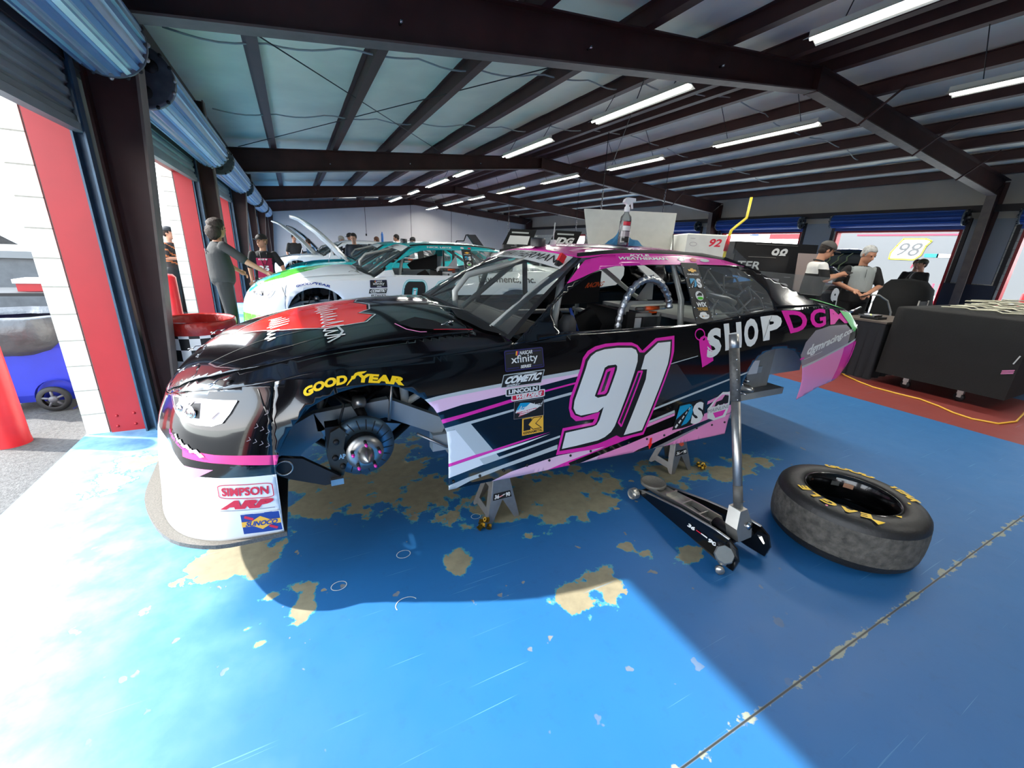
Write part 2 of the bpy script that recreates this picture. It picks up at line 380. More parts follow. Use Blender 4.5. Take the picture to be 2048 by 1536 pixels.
def floor_mat():
    m = bpy.data.materials.new('painted_concrete'); m.use_nodes = True; n = m.node_tree.nodes; l = m.node_tree.links; b = n['Principled BSDF']
    tc = n.new('ShaderNodeTexCoord'); P = tc.outputs['Object']
    def math_(op, a, c=None, cl=False):
        k = n.new('ShaderNodeMath'); k.operation = op; k.use_clamp = cl
        for i, x in enumerate((a, c)):
            if x is None: continue
            if isinstance(x, (int, float)): k.inputs[i].default_value = x
            else: l.new(x, k.inputs[i])
        return k.outputs[0]
    def noise(sc, det=8, r=.6, vec=None):
        k = n.new('ShaderNodeTexNoise'); k.inputs['Scale'].default_value = sc; k.inputs['Detail'].default_value = det; k.inputs['Roughness'].default_value = r; l.new(vec or P, k.inputs['Vector']); return k.outputs['Fac']
    def mix(f, a, c):
        k = n.new('ShaderNodeMix'); k.data_type = 'RGBA'; l.new(f, k.inputs['Factor'])
        for i, x in ((6, a), (7, c)):
            if isinstance(x, tuple): k.inputs[i].default_value = (*x, 1)
            else: l.new(x, k.inputs[i])
        return k.outputs[2]
    def step(x, lo, hi): 
        k = n.new('ShaderNodeMapRange'); k.inputs['From Min'].default_value = lo; k.inputs['From Max'].default_value = hi; l.new(x, k.inputs['Value']); return k.outputs[0]
    at = n.new('ShaderNodeAttribute'); at.attribute_name = 'wear'; d = at.outputs['Fac']   # distance to the bare patches, stored on the slab
    nz = noise(7, 10, .62); nb = noise(2.2, 4, .5)
    e = math_('ADD', d, math_('MULTIPLY', math_('SUBTRACT', nz, .5), 4.2)); e = math_('ADD', e, math_('MULTIPLY', math_('SUBTRACT', nb, .5), .8))
    e = math_('MINIMUM', e, 3)
    sp = noise(9, 3, .5); near = step(d, 7, 1.2)                                    # chips scattered around the bare patches
    chip = math_('MULTIPLY', step(sp, .685, .70), near)
    bare = math_('MAXIMUM', step(e, 1.0, .96), chip); teal = math_('MAXIMUM', step(e, 1.14, 1.10), 0)
    sx = n.new('ShaderNodeSeparateXYZ'); l.new(P, sx.inputs[0])
    blue = mix(noise(1.1, 5), hexc('155C96'), hexc('1D6AA4')); blue = mix(math_('MULTIPLY', step(noise(14, 10, .7), .55, .7), .25), blue, hexc('1B4C72'))
    red = mix(noise(3, 5), hexc('742A26'), hexc('8A332C'))
    isred = math_('MULTIPLY', math_('GREATER_THAN', sx.outputs[0], 6.2), math_('LESS_THAN', sx.outputs[0], 8.5)); blue = mix(isred, blue, red)
    worn = math_('MULTIPLY', step(math_('ADD', sx.outputs[0], math_('MULTIPLY', nb, 1.2)), .35, -.9), math_('ADD', .45, math_('MULTIPLY', step(nz, .38, .66), .55)))   # threshold wear, spread wider and paler to paint in the sun glare
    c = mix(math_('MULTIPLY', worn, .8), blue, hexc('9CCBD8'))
    c = mix(teal, c, hexc('3E8C9E'))
    conc = mix(noise(16, 8), hexc('6E6754'), hexc('A19779')); c = mix(bare, c, conc)
    jd = math_('ABSOLUTE', math_('SUBTRACT', sx.outputs[1], .491)); jn = noise(11, 6)
    je = math_('SUBTRACT', jd, math_('MULTIPLY', step(jn, .48, .72), .035)); c = mix(step(je, .006, .001), c, hexc('8C9284'))
    c = mix(step(jd, .005, .002), c, hexc('2A2E2E'))
    jd2 = math_('ABSOLUTE', math_('SUBTRACT', sx.outputs[1], 8.6)); c = mix(step(jd2, .02, .012), c, hexc('8D98A0'))
    scr = n.new('ShaderNodeTexNoise'); scr.inputs['Scale'].default_value = 1; mp = n.new('ShaderNodeMapping'); mp.inputs['Rotation'].default_value = (0, 0, .5); mp.inputs['Scale'].default_value = (1.5, 90, 1); l.new(P, mp.inputs['Vector']); l.new(mp.outputs[0], scr.inputs['Vector']); scr.inputs['Detail'].default_value = 2
    c = mix(math_('MULTIPLY', step(scr.outputs['Fac'], .70, .74), .4), c, hexc('6FA9CC'))
    l.new(c, b.inputs['Base Color'])
    ro = math_('ADD', .46, math_('MULTIPLY', noise(6, 6), .18)); ro = math_('ADD', ro, math_('MULTIPLY', bare, .2)); l.new(ro, b.inputs['Roughness']); b.inputs['Specular IOR Level'].default_value = .6
    bp = n.new('ShaderNodeBump'); bp.inputs['Strength'].default_value = .25; bp.inputs['Distance'].default_value = .004; l.new(math_('SUBTRACT', math_('MULTIPLY', noise(40, 5), .3), bare), bp.inputs['Height']); l.new(bp.outputs[0], b.inputs['Normal'])
    return m
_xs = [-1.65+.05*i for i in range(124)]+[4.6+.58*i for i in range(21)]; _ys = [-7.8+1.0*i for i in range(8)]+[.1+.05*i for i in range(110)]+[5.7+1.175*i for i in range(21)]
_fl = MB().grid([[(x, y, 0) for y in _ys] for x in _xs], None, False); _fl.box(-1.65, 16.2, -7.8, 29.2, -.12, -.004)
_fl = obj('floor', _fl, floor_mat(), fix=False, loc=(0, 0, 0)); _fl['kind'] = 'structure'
_at = _fl.data.attributes.new('wear', 'FLOAT', 'POINT')
for i, v in enumerate(_fl.data.vertices): _at.data[i].value = min(8, min(math.hypot((v.co.x-x)/(rx*1.15), (v.co.y-y)/(ry*1.15)) for x, y, rx, ry in BLOBS))
ASPH = mat('asphalt', '4E4C4A', .8, noise=.35, nscale=40, bump=.5, bscale=90)
structure('ground', MB().box(-80, 110, -60, 90, -.3, -.03), ASPH)
structure('pavement', MB().box(16.2, 60, -40, 60, -.035, -.012), mat('pale_concrete', 'DAD4C6', .8, noise=.06))
structure('pavement', MB().box(-80, -9, -40, 60, -.035, -.012), mat('pale_concrete', 'C9C2B4', .8))
# left wall: piers of painted block between the roller doors
PIT = 4.1; PIERS = [4.2+PIT*k for k in range(-3, 6)]; ti = 0
for y in PIERS:
    structure('wall_left', MB().box(-1.64, -1.5, y, y+.65, -.03, 2.62), BLOCK)
    structure('wall_left', MB().box(-1.5, -1.27, y+.012, y+.638, 0, 2.62), mat('pier_core', '8E8A82', .8))
    for s, yy in ((0, y), (1, y+.65)):
        ti += 1; t = MB().box(-1.485, -1.27, yy-.012 if s == 0 else yy-.004, yy+.004 if s == 0 else yy+.012, 0, 2.6)
        for dx, dz in ((-.06, .05), (.055, .055), (-.05, .14), (.06, .15)):
            t.ball((-1.378+dx, yy-.012 if s == 0 else yy+.012, dz), .012, None, 8, 5)
        structure('trim_%d' % ti, t, REDP)
    if y < 24: 
        ti += 1; structure('trim_%d' % ti, MB().box(-1.5, -1.27, y+.66, y+PIT-.012, 2.45, 2.62), REDP)
structure('wall_left', MB().box(-1.64, -1.2, -7.8, 29.2, 2.62, 3.7), mat('dark_upper_wall', '3A3432', .8))
structure('wall_left', MB().box(-1.5, -1.22, 28.0, 29.2, -.03, 2.62), mat('dark_upper_wall', '3A3432', .8))
structure('wall_back', MB().box(-1.64, 16.2, -8, -7.8, 0, 4.7), BEIGE)
# end wall (gable), white
def zroof(x): return 3.63+.105*(x+.18) if x < 7.3 else 4.415-.065*(x-7.3)
gp = [(-1.64, 0), (16.3, 0), (16.3, zroof(16.3)+.18), (7.3, 4.6), (-1.64, zroof(-1.64)+.18)]
structure('wall_far', MB().prism(gp, lambda a, b: (a, 29.2, b), lambda a, b: (a, 29.35, b)), WHITEW)
# roof sheet with insulation under it
for n, (xa, xb) in enumerate(((-1.9, 7.3), (7.3, 16.6))):
    P = []
    for i in range(25):
        x = xa+(xb-xa)*i/24
        P.append([(x, -8+37.4*j/90, zroof(x)+.20+.010*math.sin(j*2.1)*math.sin(i*1.3+j*.3)) for j in range(91)])
    m = MB().grid(P, INSUL); P2 = [[(p[0], p[1], zroof(p[0])+.25) for p in r] for r in P]; m.grid(P2[::8] if 0 else P2, mat('roof_sheet', '8D8F90', .5, .5))
    structure('ceiling', m, INSUL)
# right wall with three door openings
RD = [(.8, 3.85), (5.0, 8.0), (9.15, 12.3), (13.5, 16.6), (17.7, 20.8), (21.9, 25.0)]
yy = -7.8
for a, b in RD+[(29.2, 29.2)]:
    structure('wall_right', MB().box(16.2, 16.4, yy, a, 0, 2.75), BLOCK); 
    if a < 29:
        for q in (a, b):
            ti += 1; structure('trim_%d' % ti, MB().box(16.19, 16.42, q-.03, q+.03, 0, 2.7), REDP)
        ti += 1; structure('trim_%d' % ti, MB().box(16.19, 16.42, a, b, 2.65, 2.75), REDP)
    yy = b
structure('wall_right', MB().box(16.2, 16.4, -7.8, 29.2, 2.75, 4.1), BEIGE)
ti += 1; structure('trim_%d' % ti, MB().box(16.05, 16.2, -7.8, 29.2, 3.12, 3.28), mat('dark_girt', '241A1A', .6))
for a, b in ((3.95, 4.95), (8.05, 9.1), (12.4, 13.4)):
    ti += 1; structure('trim_%d' % ti, MB().box(16.12, 16.2, a, b, 0, 1.3), mat('dark_dado', '232A3A', .5))
    ti += 1; structure('trim_%d' % ti, MB().box(16.15, 16.2, a+.1, b-.12, 1.32, 2.95), mat('grey_panel', '8C9094', .6))
# rigid steel frames
def ibeam(mb, top, bot, y, wf=.09, t=.012):
    """web between two polylines (x, z) and flanges along both"""
    poly = top+bot[::-1]; mb.prism(poly, lambda a, b: (a, y-t/2, b), lambda a, b: (a, y+t/2, b), STEEL)
    for L, m in ((top, STEEL), (bot, STEELG)):
        for i in range(len(L)-1):
            (xa, za), (xb, zb) = L[i], L[i+1]; d = Vector((xb-xa, 0, zb-za)); k = d.normalized(); nn = Vector((-k.z, 0, k.x))*.009
            q = [Vector((xa, 0, za)), Vector((xb, 0, zb))]
            vs = [tuple(p+s*nn+Vector((0, y+e*wf, 0))) for p in q for s in (-1, 1) for e in (-1, 1)]
            mb.add(vs, [(0, 1, 3, 2), (4, 6, 7, 5), (0, 4, 5, 1), (2, 3, 7, 6), (0, 2, 6, 4), (1, 5, 7, 3)], m)
FR = [(-3.7, 'behind the first bay'), (4.5, 'nearest the camera, over the parked cars'), (12.6, 'second along the row of roller doors'), (20.8, 'third along the row of roller doors'), (28.7, 'against the white gable wall')]
for y, w in FR:
    e = empty('steel_frame', (7.3, y, 0), 'dark oxide red tapered steel portal frame, ' + w, 'steel frame', 'portal frames')
    ibeam(a := MB(), [(-1.2, 0), (-1.2, 3.52)], [(-1.10, 0), (-.86, 3.05)], y); obj('column', a, None, e)
    ibeam(a := MB(), [(16.15, 0), (16.15, 3.8)], [(15.85, 0), (15.6, 3.45)], y); obj('column', a, None, e)
    ibeam(a := MB(), [(-1.2, zroof(-1.2)), (7.3, zroof(7.3))], [(-.86, 3.05), (7.3, 4.10)], y); a.box(7.28, 7.32, y-.1, y+.1, 4.08, 4.43, STEEL)
    for x in (.3, 2.0, 3.9, 5.9): a.tube([(x, y, 3.2+.128*(x+.1)), (x+.02, y+.55, zroof(x)+.02)], .018, STEEL, 6)
    for x in (1.05, 3.1, 5.2): a.tube([(x, y-.02, 3.32+.128*x), (x, y-.09, 3.32+.128*x)], .014, CHROME, 6)
    obj('rafter', a, None, e)
    ibeam(a := MB(), [(7.3, zroof(7.3)), (16.15, 3.84)], [(7.3, 4.10), (15.6, 3.45)], y)
    for x in (8.8, 11.0, 13.3): a.tube([(x, y, 4.0-.078*(x-7.3)), (x+.02, y-.55, zroof(x)+.02)], .018, STEEL, 6)
    obj('rafter', a, None, e)
for y in (.4, 8.6, 16.8, 25.0):
    ibeam(a := MB(), [(-1.2, 0), (-1.2, 3.5)], [(-1.0, 0), (-1.0, 3.5)], y); o = obj('door_post', a); props(o, 'dark steel post between two roller doors, %s' % {.4: 'beside the camera', 8.6: 'behind the long haired man', 16.8: 'behind the man in cap', 25.0: 'last one before the white end wall'}[y], 'post', 'steel door posts')
# purlins
PX = [-.18, 1.19, 2.5, 3.86, 5.2, 6.5, 7.05, 7.6, 8.9, 10.2, 11.5, 12.8, 14.1, 15.4]
for i, x in enumerate(PX):
    z = zroof(x); pr = [(-.06, 0), (.06, 0), (.06, .014), (-.045, .014), (-.045, .19), (-.12, .19), (-.12, .18), (-.06, .18)]
    o = obj('roof_purlin', MB().prism(pr, lambda a, b: (x+a, -7.8, z+b), lambda a, b: (x+a, 29.2, z+b), STEEL))
    props(o, 'long dark red roof purlin on the %s slope, %s' % (('left' if x < 7.3 else 'right'), ['next to the roller doors', 'second from the roller doors', 'third from the roller doors', 'fourth from the roller doors', 'fifth from the roller doors', 'just before the first row of lights', 'under the ridge'][i] if x < 7.3 else ['under the ridge', 'behind the second row of lights', 'third down from the ridge', 'fourth down from the ridge', 'third up from the far wall', 'second up from the far wall', 'nearest the far wall'][i-7]), 'purlin', 'roof purlins')
# rod bracing and conduits under the roof
for (a, b, w) in (((-1.0, 4.7), (4.0, 12.4), 'from the near frame eave to the second rafter'), ((4.2, 4.7), (-.9, 12.4), 'crossing the first bay from the near rafter'), ((4.3, 4.7), (9.9, 12.4), 'under the first row of lights')):
    o = obj('brace_rod', MB().tube([(a[0], a[1], zroof(a[0])+.02), (b[0], b[1], zroof(b[0])+.0)], .008, mat('rod_steel', '3A3634', .5, .5), 6)); props(o, 'thin diagonal steel brace rod, ' + w, 'brace rod', 'roof brace rods')
for k, (y, x0, x1) in enumerate(((6.4, -1.0, 5.4), (9.6, -1.0, 5.4), (6.2, 5.5, 13.0), (9.2, 5.5, 14.0))):
    pts = [(x0+(x1-x0)*i/40, y+.10*math.sin(i*.35), zroof(x0+(x1-x0)*i/40)+.10-.05*abs(math.sin(i*.55))) for i in range(41)]
    o = obj('conduit_cable', MB().tube(pts, .011, mat('grey_cable', 'A9A9A6', .5), 6)); props(o, 'grey cable sagging between the purlins, ' + ['over the teal stained roof panels', 'further in, over the second parked car', 'between the two nearest light rows', 'further in on the far slope'][k], 'cable', 'roof cables')
# roller doors of the left wall
SLAT = mat('roller_slats', 'A4BDD0', .35, .55, noise=.12, nscale=3); SLATB = mat('roller_slats_blue', '6F9CC6', .35, .5); SLATI = mat('roller_inside', '7F8C8E', .5, .3, noise=.15, nscale=2)
DISC = mat('dark_end_plate', '565C62', .45, .3, noise=.3, nscale=9)
def roller(x, y0, y1, z, r, sgn, zbot, mats, label, group, name='roller_door', bluetrack=BLUETR):
    e = empty(name, (x, (y0+y1)/2, 0), label, 'roller door', group)
    n = 22; pr = []
    for k in range(n):
        a = 2*PI*k/n; d = 2*PI/n
        pr += [(r*math.cos(a), r*math.sin(a)), (r*math.cos(a+d*.45), r*math.sin(a+d*.45)), (r*.93*math.cos(a+d*.6), r*.93*math.sin(a+d*.6)), (r*.93*math.cos(a+d*.85), r*.93*math.sin(a+d*.85))]
    m = MB(); vs = [(x+a, yy, z+b) for yy in (y0+.05, y1-.05) for a, b in pr]; N = len(pr)
    for i in range(N): 
        j = (i+1) % N; m.add([vs[i], vs[j], vs[j+N], vs[i+N]], [(0, 1, 2, 3)], mats[(i//4) % 2])
    obj('curtain_roll', m, None, e)
    for yy, s in ((y0+.02, -1), (y1-.02, 1)):
        d = MB(); d.lathe([(.001, 0), (r*.9, 0), (r*1.0, .0), (r*1.02, .045), (r*.9, .05)], (x, yy, z), (0, -s, 0), DISC, 32)
        for k in range(16):
            a = 2*PI*k/16; d.box(-.022, .022, 0, .05, -.008, .012, BLK if k % 2 else ALU, R=None) if 0 else d.ball((x+r*.99*math.cos(a), yy+s*.0, z+r*.99*math.sin(a)), .016, ALU if k % 3 == 0 else BLK, 6, 4)
        for k in range(3):
            a = 2*PI*k/3+.7; d.lathe([(.001, 0), (r*.22, 0), (r*.22, .006), (.001, .006)], (x+r*.5*math.cos(a), yy+s*.0, z+r*.5*math.sin(a)), (0, s, 0), BLK, 14)
        d.tube([(x, yy, z), (x, yy+s*.07, z)], .03, ALU, 10); obj('end_plate', d, None, e)
    cx = x-sgn*.24; m = MB(); k = 0; zz = zbot+.03; P = []
    while zz < z+.1:
        P += [(cx, zz), (cx+sgn*.016, zz+.012), (cx+sgn*.016, zz+.045), (cx, zz+.058)]; zz += .075
    m.grid([[(a, y0+.03, b), (a, y1-.03, b)] for a, b in P], mats[2], False); obj('curtain', m, None, e, solid=.004)
    obj('bottom_bar', MB().box(cx-.025, cx+.035, y0+.0, y1-.0, zbot-.02, zbot+.03, mats[2]), None, e)
    for yy in (y0, y1):
        s = 1 if yy == y0 else -1; t = MB().box(cx-.03, cx-.018, yy-.02*s-.0, yy+.05*s, 0, z, bluetrack).box(cx+.035, cx+.047, yy-.02*s, yy+.05*s, 0, z, bluetrack).box(cx-.03, cx+.047, min(yy-.035*s, yy-.02*s), max(yy-.035*s, yy-.02*s), 0, z, bluetrack)
        obj('guide_track', t, None, e)
    return e
for k in range(-3, 6):
    y0 = 4.2+PIT*(k-1)+.68; y1 = 4.2+PIT*k-.03
    w = {-2: 'behind the camera', -3: 'last behind the camera', -1: 'behind the camera at the left', 0: 'nearest, over the sunlit blue floor', 1: 'second, behind the chequered bin', 2: 'third, behind the long haired man', 3: 'fourth along the row', 4: 'fifth along the row', 5: 'last before the white end wall'}[k]
    if k > -3: roller(-.98, y0, y1, 2.79, .235, 1, 2.22 if k == 0 else 2.36, (SLAT, SLATB, SLATI), 'raised corrugated roller door, ' + w, 'roller doors of the sunny side')
for k, (a, b) in enumerate(RD):
    if k > 3: continue
    roller(15.93, a-.12, b+.12, 2.98, .2, -1, 2.72, (mat('roll_blue', '1F3F86', .4, .3), mat('roll_blue2', '274E9E', .4, .3), mat('roll_blue', '1F3F86', .4)), 'blue roller door rolled up in the far wall, ' + ['cut by the right edge of the view', 'over the two men with phones', 'left of the pale block pier', 'hidden behind the tall carts'][k], 'blue roller doors of the far wall', bluetrack=mat('dark_girt', '241A1A', .6))
# strip lights: two rows along the building
TUBE = mat('lit_tube', (1.0, 1.0, .93), .4, emit=4); TUBEY = mat('lit_tube_yellow', (1.0, .97, .6), .4, emit=3); REFL = mat('white_enamel', 'D8D6CC', .35)
LR = [(5.0, -2.6, -.5), (5.05, 1.15, 3.25), (5.0, 4.75, 6.85), (5.0, 8.3, 10.5), (5.0, 12.8, 14.3), (5.0, 15.1, 17.6), (5.0, 19.0, 20.6), (5.0, 22.3, 25.0),
      (7.95, .95, 3.06), (7.95, 4.65, 6.65), (7.95, 8.05, 10.0), (7.85, 11.3, 13.4), (7.85, 14.7, 17.0), (7.85, 18.5, 20.3), (7.85, 21.3, 24.2), (7.9, 25.7, 27.9)]
for k, (x, a, b) in enumerate(LR):
    row = 'left' if x < 6 else 'right'; i = k if x < 6 else k-8
    e = empty('strip_light', (x, (a+b)/2, 3.79), 'lit twin tube strip light, %s in the row %s the ridge' % (['first', 'second', 'third', 'fourth', 'fifth', 'sixth', 'seventh', 'last'][i], 'left of' if x < 6 else 'right of'), 'strip light', 'strip lights under the roof')
    pr = [(-.035, .045), (-.035, .10), (.035, .10), (.035, .045), (.12, .0), (.115, -.002), (.035, .037), (-.035, .037), (-.115, -.002), (-.12, 0)]
    obj('reflector_housing', MB().prism(pr, lambda p, q: (x+p, a, 3.80+q), lambda p, q: (x+p, b, 3.80+q), REFL), None, e)
    for s in (-1, 1):
        obj('tube', MB().tube([(x+s*.05, a+.03, 3.815), (x+s*.05, b-.03, 3.815)], .019, TUBEY if k == 12 else TUBE, 10), None, e)
    ld = bpy.data.lights.new('strip_glow', 'AREA'); ld.shape = 'RECTANGLE'; ld.size = .035; ld.size_y = b-a; ld.energy = 45*(b-a)/2; ld.color = (1, .98, .9); lo = bpy.data.objects.new('strip_glow', ld); COL.objects.link(lo); lo.parent = e; lo.location = (0, 0, .022)
    for yy in (a+.3, b-.3): obj('hanger', MB().tube([(x, yy, 3.9), (5.2 if x < 6 else 7.6, yy, zroof(5.2 if x < 6 else 7.6)+.03)], .006, mat('rod_steel', '3A3634', .5, .5), 5), None, e)
# hanging cords and chains
for k, (px, py, z0, ch) in enumerate(((3.86, 26.5, 2.1, 0), (6.5, 26.5, 2.0, 0), (8.9, 18.0, 2.3, 1), (8.9, 26, 1.9, 0), (7.05, 9.0, 2.5, 1), (10.2, 14.5, 2.2, 1), (10.2, 10.0, 2.9, 1))):
    m = MB().tube([(px, py, zroof(px)+.06), (px+.02, py, z0)], .012 if not ch else .009, BLK, 6)
    if ch:
        for j in range(16): m.lathe([(.022, -.006), (.03, 0), (.022, .006), (.016, 0), (.022, -.006)], (px+.02, py, z0-.05+.045*j), (1, 0, 0) if j % 2 else (0, 1, 0), CHROME, 8)
        m.box(px-.03, px+.07, py-.03, py+.03, z0-.14, z0-.07, BLK)
    else: m.box(px-.03, px+.05, py-.03, py+.03, z0-.12, z0, BLK)
    o = obj('hanging_chain' if ch else 'power_lead', m); props(o, ('black chain hanging from the roof, ' if ch else 'black power cord hanging down before the white end wall, ') + ['above the raised white bonnets', 'left of the small crane arm', 'above the folded black display', 'right of the coiled cord', 'left of the open white cabinet lid', 'behind the open white cabinet lid', 'between the two nearest lights of the right row'][k], 'chain' if ch else 'cord')
# ---------------------------------------------------------------- stock cars
PAINTK = mat('gloss_black_wrap', '08080B', .12, coat=.6, noise=.1)
PINK = mat('pink_wrap', 'E22BA4', .22, coat=.5); LPINK = mat('light_pink_wrap', 'EE8FC2', .3, coat=.4); PPINK = mat('pale_pink_wrap', 'E9BFD6', .3, coat=.4)
LGREY = mat('light_grey_wrap', 'B9BFBE', .3, coat=.4); DGREY = mat('dark_grey_wrap', '2A292B', .25, coat=.4); MGREY = mat('mid_grey_wrap', '8E868B', .3, coat=.4); WRAPW = mat('white_wrap', 'E6E8E8', .25, coat=.5)
NUMW = mat('number_white', 'DEDFDB', .3); YEL = mat('decal_yellow', 'F7C90F', .4); RED = mat('decal_red', 'D0203A', .4); HRED = mat('hood_red', 'F0281E', .25, coat=.4)
DBLUE = mat('decal_blue', '1F3C8C', .4); CYAN = mat('decal_cyan', '1593BE', .4); ORG = mat('decal_amber', 'F2B63A', .4); GRN = mat('fluid_green', '3FAE4E', .35, coat=.3)
TEAL = mat('teal_wrap', '17AEB2', .25, coat=.5); GREEN = mat('lime_wrap', '54C234', .25, coat=.5); NAVY = mat('navy_edge', '201C5C', .4); TAPE = mat('pink_tape', 'F0468F', .35)
CARB = mat('carbon_splitter', '5C574F', .5, noise=.35, nscale=160); PIPE = mat('grey_roll_bar', 'A5A8A4', .35, .1); FRAME = mat('grey_chassis_paint', '9BA5AA', .45, noise=.06)
DARKM = mat('dark_machinery', '17171A', .5, .4, noise=.5, nscale=15); ROTOR = mat('brake_rotor_steel', '5F7685', .35, .7, noise=.1, nscale=30); GOLDM = mat('caliper_dark', '4A443A', .4, .6, noise=.2)
LENS = mat('headlight_clear', 'E9ECEE', .15, .2); SILV = mat('silver_foil', 'B9BCC0', .28, .9, bump=.8, bscale=40); TINNER = mat('inner_panel', '8C8E8B', .6, noise=.1)
def glass(name, col, a, rough=.02):
    m = bpy.data.materials.new(name); m.use_nodes = True; n = m.node_tree.nodes; l = m.node_tree.links; n.clear()
    o = n.new('ShaderNodeOutputMaterial'); t = n.new('ShaderNodeBsdfTransparent'); g = n.new('ShaderNodeBsdfGlossy'); x = n.new('ShaderNodeMixShader'); fr = n.new('ShaderNodeFresnel'); d = n.new('ShaderNodeBsdfDiffuse'); y = n.new('ShaderNodeMixShader')
    t.inputs[0].default_value = (*hexc(col), 1); g.inputs['Roughness'].default_value = rough; fr.inputs[0].default_value = 1.45; d.inputs[0].default_value = (.5, .52, .52, 1); y.inputs[0].default_value = a
    l.new(fr.outputs[0], x.inputs[0]); l.new(t.outputs[0], y.inputs[1]); l.new(d.outputs[0], y.inputs[2]); l.new(y.outputs[0], x.inputs[1]); l.new(g.outputs[0], x.inputs[2]); l.new(x.outputs[0], o.inputs[0]); return m
GLASS = glass('windshield_glass', 'D9E2DF', .06); CLEAR = glass('clear_polycarbonate', 'E6E8E8', .12, .08)
ARCHF = [(-.168, .2), (-.161, .653), (-.137, .744), (-.093, .829), (-.05, .880), (-.009, .918), (.05, .948), (.112, .970), (.175, .983), (.239, .988), (.305, .982), (.366, .966), (.425, .936), (.476, .896), (.515, .852), (.546, .799), (.578, .715), (.589, .616), (.594, .2)]
ARCHR = [(2.80, .2), (2.80, .43), (2.835, .60), (2.87, .74), (2.90, .815), (2.935, .878), (2.99, .925), (3.06, .955), (3.13, .969), (3.22, .972), (3.31, .963), (3.40, .94), (3.47, .90), (3.54, .84), (3.59, .77), (3.64, .68), (3.66, .60), (3.69, .2)]
L91 = dict(nine=[(1.286,.485),(1.303,.586),(1.499,.593),(1.527,.6),(1.545,.63),(1.567,.711),(1.526,.684),(1.402,.679),(1.364,.697),(1.344,.733),(1.347,.779),(1.385,.89),(1.425,1.0),(1.45,1.027),(1.489,1.047),(1.552,1.058),(1.642,1.061),(1.76,1.054),(1.793,1.04),(1.806,1.012),(1.805,.971),(1.785,.904),(1.73,.735),(1.673,.57),(1.649,.534),(1.603,.506),(1.552,.493),(1.387,.486)],
 hole=[(1.491,.789),(1.549,.954),(1.574,.965),(1.632,.966),(1.644,.956),(1.643,.933),(1.595,.799),(1.579,.78),(1.516,.775)],
 ring=[(1.509,.795),(1.56,.94),(1.581,.947),(1.628,.951),(1.621,.919),(1.58,.801),(1.565,.791)], core=[(1.532,.805),(1.572,.926),(1.597,.933),(1.588,.907),(1.559,.814)],
 one=[(1.759,.493),(1.886,.852),(1.889,.915),(1.838,.918),(1.865,1.002),(1.979,1.071),(2.088,1.073),(2.08,1.004),(2.067,.934),(1.913,.502)],
 outline=[(1.249,.452),(1.279,.618),(1.496,.621),(1.507,.642),(1.369,.648),(1.329,.683),(1.311,.738),(1.314,.799),(1.393,1.022),(1.429,1.056),(1.486,1.078),(1.562,1.089),(1.658,1.09),(1.763,1.085),(1.809,1.067),(1.845,1.032),(1.963,1.1),(2.126,1.108),(2.119,1.012),(2.1,.943),(1.935,.466),(1.818,.462),(1.705,.44),(1.522,.435)],
 black=[(1.269,.473),(1.292,.599),(1.511,.603),(1.527,.619),(1.543,.682),(1.413,.665),(1.359,.687),(1.33,.73),(1.333,.789),(1.41,1.011),(1.442,1.039),(1.49,1.059),(1.56,1.071),(1.656,1.074),(1.765,1.067),(1.801,1.054),(1.823,1.023),(1.862,1.02),(1.976,1.083),(2.104,1.086),(2.096,1.008),(2.082,.933),(1.924,.485),(1.74,.478),(1.70,.500),(1.619,.480),(1.554,.468),(1.451,.465)],
 gap=[(1.817,.905),(1.850,.905),(1.728,.56),(1.700,.59)])
